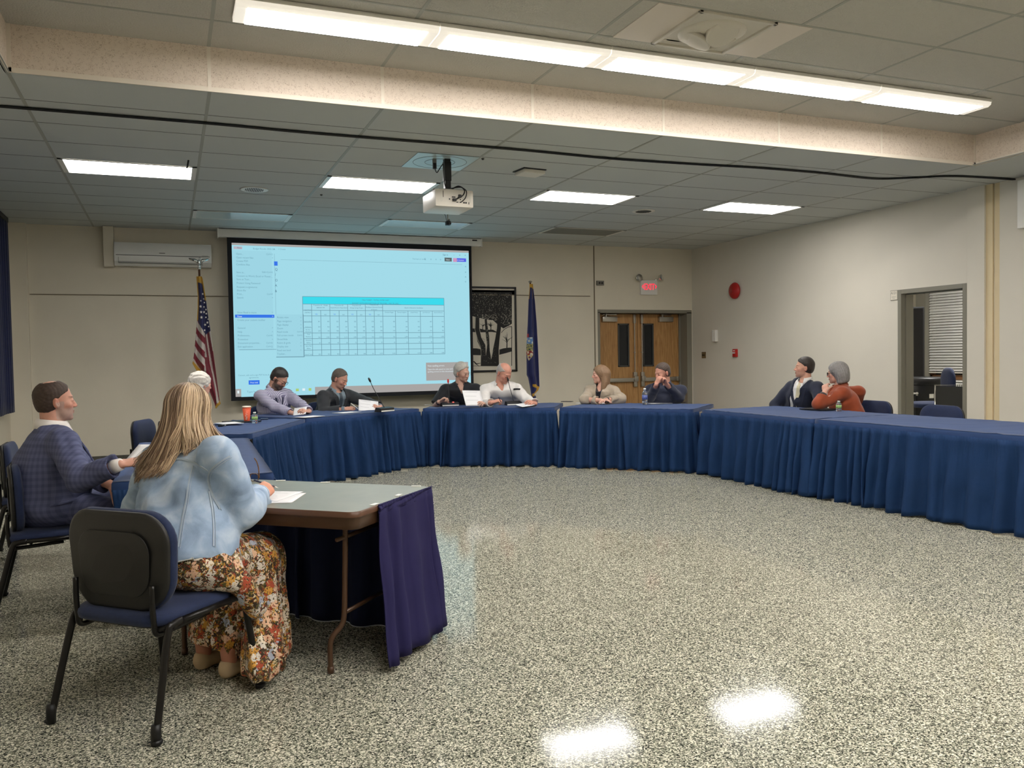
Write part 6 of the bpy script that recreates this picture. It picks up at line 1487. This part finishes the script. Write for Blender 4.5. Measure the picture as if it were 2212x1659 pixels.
# 3 --- white-haired person
c = person('white-haired person turned to the screen, mostly hidden behind long hair', (434, 830), 8.45, 62, 6, 100, s=1.0, skin=(208, 160, 142), build=1.05, fem=True, face=dict(noeyes=False, brow=(190, 184, 178)))
garment(c, 'sweater', torso_prims(c, .014, seed=3)+[neck_cut(c, r=.062)], cloth('pale_blue_sweater', (110, 132, 158)), h=.009)
WHr = [('u', 0, ell((0, -.018, .036), (.094, .112, .096))), ('u', .03, ell((0, -.06, -.035), (.088, .068, .075))), ('s', .012, ell((0, .108, -.03), (.070, .085, .095))),
       ('d', 0, lambda p: .004*np.sin(p[:, 0]*60+4*np.sin(p[:, 2]*40))*np.sin(p[:, 1]*50+3*np.sin(p[:, 0]*35))+.0009*np.sin(np.arctan2(p[:, 0], -p[:, 1])*50+p[:, 2]*60))]
hair(c, WHr, mat('white_wavy_hair', (214, 208, 200), .5, var=.12, vscale=50), lo=(-.16, -.18, -.16), hi=(.16, .15, .17))
trousers(c, cloth('slate_trousers', (60, 62, 70))); shoes(c, m_black); chair_for(c, 100, 'blue chair of the white-haired person')
# 2 --- man in the checked blue suit, near left
m_chk = gingham_mat('blue_check_suit', (88, 93, 126), (70, 75, 106), 170)
c = person('balding man with a grey-flecked beard in a checked blue suit, holding a sheet', (119, 868), 4.97, 74, -3, 72, hip=(-.70, 5.60, .58), s=1.02, skin=(198, 146, 126), build=1.14, belly=.05, h=.0048,
           wr=P(258, 1004, 4.62), wl=P(243, 1050, 4.95), handR=dict(d=vec(.9, .25, .12), n=vec(-.1, .3, -.9), curl=(.5, .65, .75, .8)), handL=dict(d=vec(.6, -.3, -.4), n=vec(0, .3, -.8)), poleR=vec(-.3, -.4, -1), poleL=vec(-.2, .6, -1),
           face=dict(beard=((168, 150, 140), .6), brow=(60, 46, 40)), shw=.215, knee=[vec(-.26, 5.52, .50), vec(-.24, 5.80, .50)])
m_wh3 = cloth('crisp_white_shirt', (226, 220, 216))
s1 = garment(c, 'shirt', torso_prims(c, .002, seed=2, wrinkle=.001, arms=())+[neck_cut(c, r=.064)], m_wh3, h=.007)
cut0 = ('s', .01, lambda p: p[:, 2]-.47)
jk = garment(c, 'jacket', torso_prims(c, .022, rx=(.175, .16, .165, .15, .085), ry=(.14, .128, .125, .10, .07), seed=12, sl=(.060, .051, .036), end=.98, wrinkle=.007)+[('u', .06, ell(c['hip']-vec(0, 0, .01)+c['fw']*.04, (.20, .20, .12), np.stack([c['rt'], c['fw'], vec(0, 0, 1)], -1))), neck_cut(c, r=.068), vcut(c, .07, .34)], m_chk, h=.0055)
collar(c, m_wh3, r=.066, tip=.05, hgt=.05)
N = c['N']; f_, r_ = c['fw'], c['rt']
surf_line(c, s1, [N+f_*.08-z_*.02, N+f_*.14-z_*.10, N+f_*.18-z_*.25, N+f_*.2-z_*.42], (.022, .038), mat('red_patterned_tie', (160, 62, 84), .5, var=.35, vscale=150), 'tie', off=.004, flat=.007)
for sx in (1, -1): surf_line(c, jk, [N+r_*sx*.078-f_*.02+z_*.015, N+r_*sx*.088+f_*.10-z_*.07, N+r_*sx*.07+f_*.17-z_*.18, N+r_*sx*.03+f_*.2-z_*.34], (.026, .018), m_chk, 'lapel', off=.002, flat=.007)
dv = ray(140, 1070); dv = dv/np.linalg.norm(dv)
def onp(px, py, d): return P(px, py, d)
surf_line(c, jk, [onp(108, 1093, 4.8), onp(140, 1085, 4.8), onp(170, 1078, 4.8)], .006, m_chk, 'pocket_flap', off=.002, flat=.005, dirn=dv)
b = MB(); A_ = c['E'][0]+(c['W'][0]-c['E'][0])*.84; b.tube([A_-c['org'], c['W'][0]+nrm(c['W'][0]-c['E'][0])*.012-c['org']], [.040, .033], 16); b.build('cuff', m_wh3, c['root'], smooth=True)
hair(c, hair_short(.006, .066, .060, seed=2, bald=((0, -.025, .134), (.050, .056, .030)), strand=.0012), mat('dark_brown_cropped_hair', (62, 48, 40), .65, var=.25, vscale=90), h=.004)
trousers(c, m_chk, r=(.105, .085, .06)); shoes(c, m_black)
paper('held_paper', P(322, 976, 4.78), .20, .15, -.5, 'pale lavender sheet in the hand of the man in the blue suit', tilt=(28, 0), lines=0)

# 1 --- woman in the denim jacket, nearest
c = person('woman with long brown-blond hair in a denim jacket and floral skirt, writing', (407, 895), 3.68, 28, 16, 40, hip=(.03, 3.76, .57), s=.98, skin=(214, 150, 122), build=1.12, fem=True, h=.0045, nofeet=True,
           wr=P(563, 1066, 3.92), wl=P(420, 1090, 4.1), el=[P(527, 1108, 3.62), None], handR=dict(d=P(588, 1044, 4.02)-P(563, 1066, 3.92), n=vec(-.5, .5, -.75), curl=(.75, .85, .95, 1.), thumb=.7), poleR=vec(.5, -.6, -1), poleL=vec(-.8, .2, -.6), shw=.195,
           knee=[vec(.36, 4.02, .50), vec(.18, 4.18, .50)], neckoff=(0, -.045, -.20), shoulders=[P(474, 985, 3.50), P(330, 1005, 3.78)])
def denim_mat():
    m = mat('light_washed_denim', (146, 172, 198), .85, sheen=.1); nt = m.node_tree; N = nt.nodes; L = nt.links; b = N['Principled BSDF']; tc = N.new('ShaderNodeTexCoord')
    n = N.new('ShaderNodeTexNoise'); n.inputs['Scale'].default_value = 9; n.inputs['Detail'].default_value = 6; n.inputs['Distortion'].default_value = .6; L.new(tc.outputs['Object'], n.inputs['Vector'])
    r = ramp(N, [(.30, (128, 150, 180)), (.5, (158, 180, 208)), (.70, (198, 212, 228))]); L.new(n.outputs['Fac'], r.inputs[0]); L.new(r.outputs[0], b.inputs['Base Color'])
    w = N.new('ShaderNodeTexNoise'); w.inputs['Scale'].default_value = 500; L.new(tc.outputs['Object'], w.inputs['Vector']); bp = N.new('ShaderNodeBump'); bp.inputs['Strength'].default_value = .25; bp.inputs['Distance'].default_value = .002; L.new(w.outputs['Fac'], bp.inputs['Height']); L.new(bp.outputs[0], b.inputs['Normal']); return m
m_den = denim_mat(); m_sti = mat('denim_seam', (172, 186, 202), .8); m_std = mat('denim_seam_shadow', (104, 124, 150), .85)
hem = lambda p: (p[:, 2]-(.605+.012*np.sin(p[:, 0]*23)+.008*np.sin(p[:, 1]*31)))
jk = garment(c, 'denim_jacket', torso_prims(c, .022, rx=(.175, .155, .165, .15, .085), ry=(.15, .125, .125, .10, .07), seed=14, sl=(.060, .055, .042), wrinkle=.009, end=.96, shr=.058)+[('d', 0, folds(.0028, 1.9, 31)), ('u', .05, ell(c['hip']+vec(.03, .03, .06), (.205, .17, .14), np.stack([c['rt'], c['fw'], vec(0, 0, 1)], -1))), neck_cut(c, r=.066), ('s', .006, hem)], m_den, h=.0048, z0=.5)
collar(c, m_den, r=.07, tip=.03, hgt=.03)
dv = ray(430, 1080); dv = dv/np.linalg.norm(dv)
def seam(pts, w=.0035, d=3.4, m=None, nm='seam'): surf_line(c, jk, [P(x, y, d) for x, y in pts], w, m or m_sti, nm, off=.0015, flat=.002, dirn=dv, n=6)
for pts in ([(330, 989), (352, 988), (375, 987), (412, 993), (450, 1016)], [(497, 984), (475, 998), (456, 1014), (450, 1034), (458, 1066), (476, 1100)], [(418, 1004), (409, 1034), (403, 1078), (394, 1123), (386, 1180)], [(452, 1060), (458, 1095), (461, 1132), (461, 1180)]):
    seam(pts); seam([(x+4, y+3) for x, y in pts], .0012)
hm = []
V = np.array([v.co[:] for v in jk.data.vertices])+c['org']; lowz = V[(V[:, 2] < .632)]; cen = lowz.mean(0)
angs = np.arctan2(lowz[:, 1]-cen[1], lowz[:, 0]-cen[0])
for a in np.linspace(-math.pi, math.pi, 61)[:-1]:
    dd = np.abs((angs-a+math.pi) % (2*math.pi)-math.pi) < .12
    if dd.any(): q = lowz[dd]; q = q[q[:, 2] < q[:, 2].min()+.012]; hm.append(q[np.argmax(np.hypot(q[:, 0]-cen[0], q[:, 1]-cen[1]))]-c['org'])
if len(hm) > 10:
    b = MB(); b.tube([h_+vec(0, 0, .002) for h_ in hm]+[hm[0]+vec(0, 0, .002)], .0035, 6); b.build('frayed_hem', mat('frayed_hem_white', (206, 206, 204), .9, bump=.6, bscale=200), c['root'], smooth=True)
b = MB(); A_ = c['W'][0]; ax = nrm(c['W'][0]-c['E'][0]); b.tube([A_-ax*.030-c['org'], A_-ax*.004-c['org']], [.049, .043], 16); b.build('cuff', m_den, c['root'], smooth=True)
b = MB(); A_ = c['W'][0]+ax*.005; cp = np.cross(ax, z_); b.tube([A_-c['org']+(cp*math.cos(t)+np.cross(cp, ax)*math.sin(t))*.036 for t in np.linspace(0, 2*math.pi, 24)], .003, 6); b.build('bracelet', m_steel, c['root'], smooth=True)
# floral skirt
def floral_mat():
    m = mat('floral_print_crepe', (120, 90, 50), .8, sheen=.1); nt = m.node_tree; N = nt.nodes; L = nt.links; b = N['Principled BSDF']; tc = N.new('ShaderNodeTexCoord')
    n = N.new('ShaderNodeTexNoise'); n.inputs['Scale'].default_value = 60; n.inputs['Detail'].default_value = 3; L.new(tc.outputs['Object'], n.inputs['Vector'])
    sc_ = N.new('ShaderNodeVectorMath'); sc_.operation = 'SCALE'; sc_.inputs['Scale'].default_value = .05; L.new(n.outputs['Color'], sc_.inputs[0]); ad = N.new('ShaderNodeVectorMath'); ad.operation = 'ADD'; L.new(tc.outputs['Object'], ad.inputs[0]); L.new(sc_.outputs[0], ad.inputs[1])
    v1 = N.new('ShaderNodeTexVoronoi'); v1.inputs['Scale'].default_value = 24; L.new(ad.outputs[0], v1.inputs['Vector']); v2 = N.new('ShaderNodeTexVoronoi'); v2.inputs['Scale'].default_value = 115; L.new(ad.outputs[0], v2.inputs['Vector'])
    s1 = N.new('ShaderNodeSeparateColor'); L.new(v1.outputs['Color'], s1.inputs[0]); s2 = N.new('ShaderNodeSeparateColor'); L.new(v2.outputs['Color'], s2.inputs[0])
    r1 = ramp(N, [(0, (216, 206, 194)), (.26, (166, 72, 44)), (.40, (224, 182, 150)), (.60, (172, 178, 194)), (.76, (206, 150, 62)), (.86, (232, 218, 196))], 'CONSTANT'); L.new(s1.outputs[0], r1.inputs[0])
    r2 = ramp(N, [(0, (50, 36, 22)), (.30, (92, 86, 44)), (.46, (70, 48, 26)), (.60, (186, 134, 50)), (.72, (216, 196, 158)), (.84, (150, 62, 36))], 'CONSTANT'); L.new(s2.outputs[0], r2.inputs[0])
    g = N.new('ShaderNodeMath'); g.operation = 'LESS_THAN'; g.inputs[1].default_value = .50; L.new(v1.outputs['Distance'], g.inputs[0])
    p2 = N.new('ShaderNodeTexNoise'); p2.inputs['Scale'].default_value = 115; L.new(tc.outputs['Object'], p2.inputs['Vector']); g2 = N.new('ShaderNodeMath'); g2.operation = 'GREATER_THAN'; g2.inputs[1].default_value = .42; L.new(p2.outputs['Fac'], g2.inputs[0])
    mu = N.new('ShaderNodeMath'); mu.operation = 'MULTIPLY'; L.new(g.outputs[0], mu.inputs[0]); L.new(g2.outputs[0], mu.inputs[1])
    mx = N.new('ShaderNodeMix'); mx.data_type = 'RGBA'; L.new(mu.outputs[0], mx.inputs[0]); L.new(r2.outputs[0], mx.inputs[6]); L.new(r1.outputs[0], mx.inputs[7]); L.new(mx.outputs[2], b.inputs['Base Color']); return m
m_flo = floral_mat(); hp = c['hip']
def pleat(p):
    q = p-np.array([.30, 3.98, 0], np.float32); a = np.arctan2(q[:, 1], q[:, 0]); z = p[:, 2]; w = np.clip((.52-z)/.4, 0, 1)
    return .013*w*np.sin(a*15+2.2*np.sin(z*7)+1.5*np.sin(a*3))+.006*w*np.sin(a*37+z*14)+.004*np.sin(p[:, 0]*40+p[:, 1]*55)
ks = c['kn']
sk = [('u', 0, ell(hp+vec(.02, .02, .00), (.215, .19, .125), np.stack([c['rt'], c['fw'], vec(0, 0, 1)], -1))), ('u', .05, chain([hp+c['rt']*.09, ks[0]], (.115, .10))), ('u', .05, chain([hp-c['rt']*.09, ks[1]], (.115, .10))),
      ('u', .06, chain([ks[0]-vec(0, 0, .02), vec(.365, 4.0, .28), vec(.355, 3.96, .10)], (.105, .11, .12))), ('u', .06, chain([ks[0]+vec(-.02, -.10, -.02), vec(.34, 3.82, .25), vec(.33, 3.74, .085)], (.09, .08, .09))),
      ('u', .06, chain([ks[1], vec(.18, 4.14, .28), vec(.15, 4.08, .13)], (.10, .10, .10))), ('u', .06, chain([vec(.26, 4.05, .40), vec(.24, 3.98, .18)], (.12, .12))), ('u', .05, chain([hp+c['rt']*.16+vec(.03, .0, -.05), vec(.25, 3.66, .47), vec(.31, 3.72, .35)], (.06, .05, .05))), ('d', 0, pleat),
      ('s', .004, lambda p: p[:, 2]-(.045+.085*np.clip(((p[:, 1]-3.80)+(.30-p[:, 0]))*4, 0, 1)+.006*np.sin(p[:, 0]*60+p[:, 1]*45)))]
sculpt('floral_skirt', sk, (-.35, 3.45, .02), (.66, 4.46, .75), .006, m_flo, c['root'], c['org'])
m_sh = mat('beige_canvas_shoe', (196, 172, 138), .7); lg = [('u', 0, chain([vec(.36, 4.06, .44), vec(.21, 3.905, .12), vec(.21, 3.905, .06)], (.055, .038, .032))), ('u', 0, chain([vec(.22, 4.2, .44), vec(.11, 4.065, .12), vec(.11, 4.065, .06)], (.055, .038, .032)))]
sculpt('shin', lg, (-.1, 3.7, .03), (.6, 4.4, .5), .008, mat('bare_shin_skin', (190, 130, 106), .5), c['root'], c['org'])
for x, y in ((.205, 3.90), (.105, 4.06)):
    d_ = nrm(vec(.8, .55, 0)); Rm = np.stack([vec(d_[1], -d_[0], 0), d_, vec(0, 0, 1)], -1)
    pr = [('u', 0, ell(vec(x, y, .045), (.036, .046, .05), Rm)), ('u', .03, ell(vec(x, y, .035)+d_*.10, (.042, .085, .034), Rm)), ('s', .004, ell(vec(x, y, .10)+d_*.01, (.031, .040, .045), Rm)), ('i', .003, lambda p: .003-p[:, 2])]
    sculpt('shoe', pr, (x-.2, y-.2, 0.), (x+.28, y+.25, .12), .006, m_sh, c['root'], c['org'])
# hair: a soft mass under several hundred strands
H, R, s = c['H'], c['R'], c['s']
HM = [('u', 0, ell((0, -.014, .036), (.082, .104, .092))), ('s', .01, ell((0, .10, -.03), (.068, .085, .10))), ('u', .04, chain([vec(0, -.045, -.01), vec(-.01, -.05, -.09)], (.068, .045)))]
hair(c, HM, mat('brown_underhair', (92, 72, 54), .6, var=.2, vscale=60), 'hair_mass', lo=(-.2, -.2, -.34), hi=(.2, .15, .17), h=.006)
rs = np.random.RandomState(5); V = []; F = []; C = []
BR, MD, BL = L3((104, 82, 66)), L3((152, 124, 98)), L3((222, 194, 160)); sv = .35
jb = BVHTree.FromPolygons([v.co for v in jk.data.vertices], [p.vertices[:] for p in jk.data.polygons])
for k in range(3000):
    a = rs.uniform(-165, 165) if rs.rand() < .2 else (rs.uniform(-125, 125) if rs.rand() < .6 else rs.uniform(-60, 50))      # 0 = back of the head, + = her right
    side = 1 if a > 0 else -1
    st = rs.uniform(.0, .9); px_ = .004*side; pz = .128; el0 = math.radians(88-st*50)
    ar = math.radians(a); dirx, diry = math.sin(ar), -math.cos(ar)
    L_ = (.30 if a < 25 else .20) + rs.uniform(-.05, .03)-(.04 if abs(a) > 110 else 0); pts = []; rad = 1.0+rs.uniform(.03, .11)
    n1, n2 = 7, 8; jit = rs.randn(3)*.004
    for i in range(n1):
        el = el0+(math.radians(-12)-el0)*i/(n1-1); q = vec(dirx*math.cos(el)*.080, diry*math.cos(el)*.102-.014, .036+math.sin(el)*.092)*1.0; q = (q-[0, -.014, .036])*rad+[0, -.014, .036]; pts.append(q+jit*(i/n1))
    q = pts[-1].copy(); fan = (a/100.)*.16
    for i in range(1, n2+1):
        t = i/n2; out = fan*t*t*.45; bk = -.02*t if abs(a) < 100 else .03*t
        sx_ = -.055*t*t*(1 if a < 30 else 0)
        pts.append(q+vec(out+sx_+.010*math.sin(3*t+k)*t, bk-.02*t, -L_*t))
    W_ = [H+R @ (p*s) for p in pts]
    # hang by gravity below the nape
    base = W_[n1-1]
    for i in range(n1, len(W_)):
        t = (i-n1+1)/n2; loc = pts[i]-pts[n1-1]; W_[i] = base+R[:, 0]*loc[0]*s+R[:, 1]*loc[1]*.6*s+vec(0, 0, loc[2]*s)-c['fw']*.03*t
        hit = jb.find_nearest(Vector(W_[i]-c['org']))
        if hit[0] is not None:
            nn = np.array(hit[1]); dlt = (W_[i]-c['org']-np.array(hit[0])) @ nn
            if dlt < .006+.005*(k % 4): W_[i] = np.array(hit[0])+c['org']+nn*(.006+.005*(k % 4))
    W_ = spl(W_, 2); w = rs.uniform(.0016, .0034); mixv = np.clip(rs.beta(1.4, 2.0)+(.38 if a > 15 else -.02), 0, 1)
    base_c = BR*(1-mixv)+BL*mixv if mixv > .5 else BR*(1-mixv*1.4)+MD*mixv*1.4
    n0 = len(V); m_ = len(W_)
    for i, p in enumerate(W_):
        t_ = nrm(W_[min(i+1, m_-1)]-W_[max(i-1, 0)]); vw = nrm(p-H*[1, 1, 1]); sd = nrm(np.cross(t_, vec(p[0]-H[0], p[1]-H[1], .0)+1e-6)); ww = w*(1 if i < m_-5 else (m_-i)/5.); up_ = np.cross(sd, t_)*ww*.5
        for q_ in (p-sd*ww, p+up_, p+sd*ww, p-up_): V.append(q_-c['org']); C.append(base_c*(.75+.25*i/m_) if mixv < .5 else base_c*(.7+.3*min(1, i/6)))
    for i in range(m_-1):
        for e in range(4): F.append((n0+4*i+e, n0+4*i+(e+1) % 4, n0+4*i+4+(e+1) % 4, n0+4*i+4+e))
me = np_mesh(np.array(V), np.array(F)); at = me.color_attributes.new('Col', 'FLOAT_COLOR', 'POINT'); at.data.foreach_set('color', np.column_stack([np.array(C), np.ones(len(C))]).astype(np.float32).ravel())
link('hair', me, c['root'], mat('streaked_hair', (150, 120, 90), .42, attr='Col'), True)
pen(c, P(548, 1037, 3.98), P(601, 1054, 4.0), mat('silver_navy_pen', (70, 74, 96), .3), 'slim pen in the writing hand of the woman in denim')

# ---------------------------------------------------------------- things on the tables
def tb_dir(i): p0, p1 = np.array(TB[i][0]), np.array(TB[i][1]); t = nrm(p1-p0); return math.atan2(t[1], t[0])
Z_ = .7585
def sheet(px, py, w, h, ti, label, dr=0, z=Z_, group=None): q = onz(px, py, z); return paper('paper', (q[0], q[1], z+.0015), w, h, tb_dir(ti)+dr, label, lines=0, group=group)
m_mic = mat('dark_grey_mic', (38, 38, 40), .45)
def mic(px, py, tip, ti, label, lit=False, dr=0.):
    q = onz(px, py, Z_); r = empty('desk_microphone', (q[0], q[1], Z_), tb_dir(ti)+dr, label, 'microphone', 'gooseneck desk microphones')
    b = MB(); b.prism([(-.055, .0), (.06, .0), (.055, .045), (-.03, .055)], -.115, .115, T=lambda u, v, w: (w, -u, v)); b.build('base', m_mic, r)
    b = MB(); b.bx(-.112, .112, -.0645, -.061, .004, .018); b.build('label_strip', m_white, r)
    d = (q-[0, 0, CAMH]) @ _f; t = P(tip[0], tip[1], d+.02)-np.array([q[0], q[1], Z_]); t = RZ(-(tb_dir(ti)+dr)) @ t
    b = MB(); b.tube(spl([(.0, .0, .05), t*.33+vec(0, 0, .03), t*.7, t*.93]), .0045, 8); b.build('gooseneck', m_mic, r, smooth=True)
    b = MB(); u = nrm(t-vec(0, 0, .05)); b.tube([t*.92, t*.94, t, t+u*.025], [.006, .012, .014, .008], 12); b.build('mic_head', emis('red_ring', (214, 60, 52), .6) if lit else m_black, r, smooth=True)
    if lit:
        b = MB(); b.sph((-.03, -.045, .052), (.014, .008, .005), 10, 6); b.sph((.04, -.045, .052), (.014, .008, .005), 10, 6); b.build('button_light', emis('red_button_light', (255, 90, 80), 3.), r)
mic(830, 889, (798, 820), 2, 'desk microphone before the man in the dark suit, its neck leaning left')
mic(971, 877, (968, 823), 3, 'desk microphone with two red lights before the man in the black polo', True, dr=.5)
mic(1110, 875, (1097, 819), 3, 'desk microphone before the bald man in the white shirt', dr=.5)
def bottle(px, pyb, pyt, lab_c, label, tall=False, ti=0):
    q = onz(px, pyb, Z_); d = (q-[0, 0, CAMH]) @ _f; h = (pyb-pyt)*d/FOC; r_ = h*(.17 if tall else .27); r = empty('water_bottle', (q[0], q[1], Z_), 0, label, 'bottle', 'plastic water bottles')
    b = MB(); b.lathe([(r_*.9, 0), (r_, h*.04), (r_, h*.16), (r_*.93, h*.2), (r_, h*.24), (r_, h*.58), (r_*.93, h*.62), (r_, h*.66), (r_*.9, h*.74), (r_*.45, h*.86), (r_*.40, h*.92)], n=20); b.build('bottle_body', mat('clear_bottle_plastic', (226, 232, 238), .06, trans=.9), r, smooth=True)
    b = MB(); b.lathe([(r_*1.01, h*.30), (r_*1.01, h*.58)], n=20); b.build('label_band', lab_c, r, smooth=True)
    b = MB(); b.lathe([(r_*.48, h*.90), (r_*.48, h), (r_*.40, h)], n=16); b.build('bottle_cap', m_white, r, smooth=True)
m_gl = mat('green_white_label', (150, 186, 110), .5, var=.5, vscale=120); m_bl = mat('blue_white_label', (96, 110, 170), .5, var=.6, vscale=90)
bottle(550.5, 914, 890, m_gl, 'small water bottle with a green label beside the orange cup')
bottle(1393, 873.5, 838.5, m_bl, 'tall water bottle with a blue label before the man with clasped hands', True)
bottle(1812, 888, 866, m_gl, 'small water bottle with a green label before the rust blazer woman')
q = onz(533.5, 911, Z_); d = (q-[0, 0, CAMH]) @ _f; h = 34*d/FOC; r = empty('paper_cup', (q[0], q[1], Z_), 0, 'orange paper coffee cup with a white leaf pattern and pale lid', 'cup')
b = MB(); b.lathe([(.028, 0), (.029, .005), (.044, h*.93)], n=28); cb = b.build('cup_body', mat('orange_cup', (224, 92, 56), .5), r, smooth=True)
b = MB(); b.lathe([(.047, h*.92), (.047, h*.96), (.043, h*.965), (.042, h), (.038, h)], n=28); b.build('lid', mat('pale_cup_lid', (232, 214, 194), .4), r, smooth=True)
b = MB(); rd_ = random.Random(3)
for k in range(16):
    z = h*(.12+.045*k); a = math.radians(-100+rd_.uniform(-14, 14)); rr_ = .029+.015*z/h+.0008; w = .004
    for e in (-1, 1): b.add([(rr_*math.cos(a), rr_*math.sin(a), z), (rr_*math.cos(a+.18*e), rr_*math.sin(a+.18*e), z+.004), (rr_*math.cos(a+.3*e), rr_*math.sin(a+.3*e), z+.014), (rr_*math.cos(a+.1*e), rr_*math.sin(a+.1*e), z+.009)], [(0, 1, 2, 3)])
b.build('leaf_pattern', m_white, cb)
def flat_box(name, px, py, w, h, t, ti, mt, label, cat, dr=0, z=Z_, part='case'):
    q = onz(px, py, z); r = empty(name, (q[0], q[1], z), tb_dir(ti)+dr, label, cat); b = MB(); b.bx(-w/2, w/2, -h/2, h/2, 0.0005, t, bev=min(.004, t*.4)); b.build(part, mt, r, auto=.5); return r
r = flat_box('document_folder', 522, 911.5, .34, .24, .012, 1, m_black, 'black document folder on the table beside the orange cup', 'folder', dr=-.9)
sheet(494, 914, .22, .28, 1, 'white pad of paper beside the black folder', dr=-.9, z=Z_+.013)
r = flat_box('car_key', 478, 921, .09, .045, .016, 1, m_black, 'black car key with a chrome tag near the white pad', 'key', dr=.1, part='key_fob')
b = MB(); b.bx(.07, .12, -.02, .02, .001, .008, bev=.002); b.build('tag', mat('pale_metal_tag', (206, 206, 196), .35), r)
b = MB(); b.tube([(.045+.014*math.cos(t), .014*math.sin(t), .008) for t in np.linspace(0, 6.28, 16)], .0016, 5); b.build('key_ring', m_steel, r)
flat_box('smartphone', 571, 906, .16, .08, .01, 1, mat('navy_phone_case', (26, 34, 66), .4), 'dark phone lying behind the small bottle by the orange cup', 'phone', dr=.3)
flat_box('smartphone', 1470, 870, .15, .075, .01, 4, m_black, 'black phone on the table right of the man with clasped hands', 'phone')
flat_box('smartphone', 1225, 868, .16, .08, .008, 4, m_black, 'black phone at the left end of the table before the doors', 'phone')
r = flat_box('laptop_folder', 1769, 885, .34, .24, .014, 5, m_black, 'flat black folder before the woman in the rust blazer', 'folder', dr=.2)
sheet(668, 900, .30, .2, 2, 'sheet lying under the hands of the man in the checked shirt', dr=0)
sheet(749, 891, .30, .2, 2, 'sheet lying under the forearm of the man in the dark suit')
sheet(1038, 874, .28, .2, 3, 'sheet lying below the hand of the man in the black polo', dr=.5)
sheet(1082, 872.5, .2, .2, 3, 'sheet lying left of the bald man\'s microphone', dr=.5)
sheet(1160, 869.5, .08, .05, 3, 'small white card right of the bald man in the white shirt', dr=.5)
sheet(924, 874.5, .09, .05, 3, 'small white card left of the man in the black polo', dr=.5)
sheet(1269, 870.5, .30, .21, 4, 'left sheet of two before the woman in the beige cardigan', dr=.6)
sheet(1312, 871, .30, .21, 4, 'right sheet of two before the woman in the beige cardigan', dr=.6)
sheet(1425, 871, .29, .21, 4, 'sheet lying before the man with clasped hands', dr=.6)
q = onz(597, 1076, .742); paper('paper', (q[0], q[1], .7425), .216, .279, ang+.35, 'white sheets under the hand of the writing woman', lines=6)
q = onz(583, 1072, .742); paper('paper', (q[0], q[1], .7445), .216, .279, ang+.15, 'upper white sheet under the wrist of the writing woman', lines=6)
# tortoiseshell glasses left upside-down on the bare table
q = onz(572, 1041, .742); r = empty('eyeglasses', (q[0], q[1], .742), ang, 'tortoiseshell glasses lying upside down at the far edge of the bare table', 'glasses')
m_tor = mat('tortoiseshell', (128, 88, 52), .3, var=.3, vscale=80); b = MB()
for sx in (-1, 1):
    pts = [(-.10+sx*.033+px, 0, .022+pz) for px, pz in rrect(.052, .04, .014, 4)]; pts.append(pts[0]); b.tube(pts, .0022, 6)
b.tube([(-.108, 0, .02), (-.10, .002, .016), (-.092, 0, .02)], .0022, 6); b.build('front_frame', m_tor, r, smooth=True)
for x, l in ((-.16, .045), (-.035, .10)):
    b = MB(); b.tube(spl([(x, 0, .02), (x+.004, -.01, l*.55+.02), (x-.002, -.016, l+.01), (x-.014, -.02, l+.03)]), .003, 6); b.build('temple', m_tor, r, smooth=True)

# ---------------------------------------------------------------- separate pieces become parts of their own
def split_pieces(o):
    me = o.data; n = len(me.vertices); par = list(range(n))
    def fd(a):
        while par[a] != a: par[a] = par[par[a]]; a = par[a]
        return a
    for e in me.edges: a, b_ = fd(e.vertices[0]), fd(e.vertices[1]); par[a] = b_
    groups = {}
    for p in me.polygons: groups.setdefault(fd(p.vertices[0]), []).append(p)
    if len(groups) < 2: return
    first = True; mats_ = list(me.materials); V = [v.co[:] for v in me.vertices]
    for g_ in groups.values():
        idx = sorted({i for p in g_ for i in p.vertices}); mp = {i: k for k, i in enumerate(idx)}
        m2 = bpy.data.meshes.new('m'); m2.from_pydata([V[i] for i in idx], [], [tuple(mp[i] for i in p.vertices) for p in g_])
        m2.polygons.foreach_set('material_index', [p.material_index for p in g_]); m2.polygons.foreach_set('use_smooth', [p.use_smooth for p in g_])
        for m in mats_: m2.materials.append(m)
        if first: o.data = m2; first = False
        else:
            c2 = o.copy(); c2.data = m2; COL.objects.link(c2)
SPLIT = {'side_panel', 'star', 'fastener_strip', 'cuff', 'end_cap', 'leg', 'brace', 'ring_mark', 'rail', 'stand', 'sticker', 'badge'}
for o in list(bpy.data.objects):
    if o.type == 'MESH' and o.name.split('.')[0] in SPLIT and o.parent is not None and o.parent.name.split('.')[0] not in ('stacking_chair', 'skirted_table', 'office_chair'): split_pieces(o)
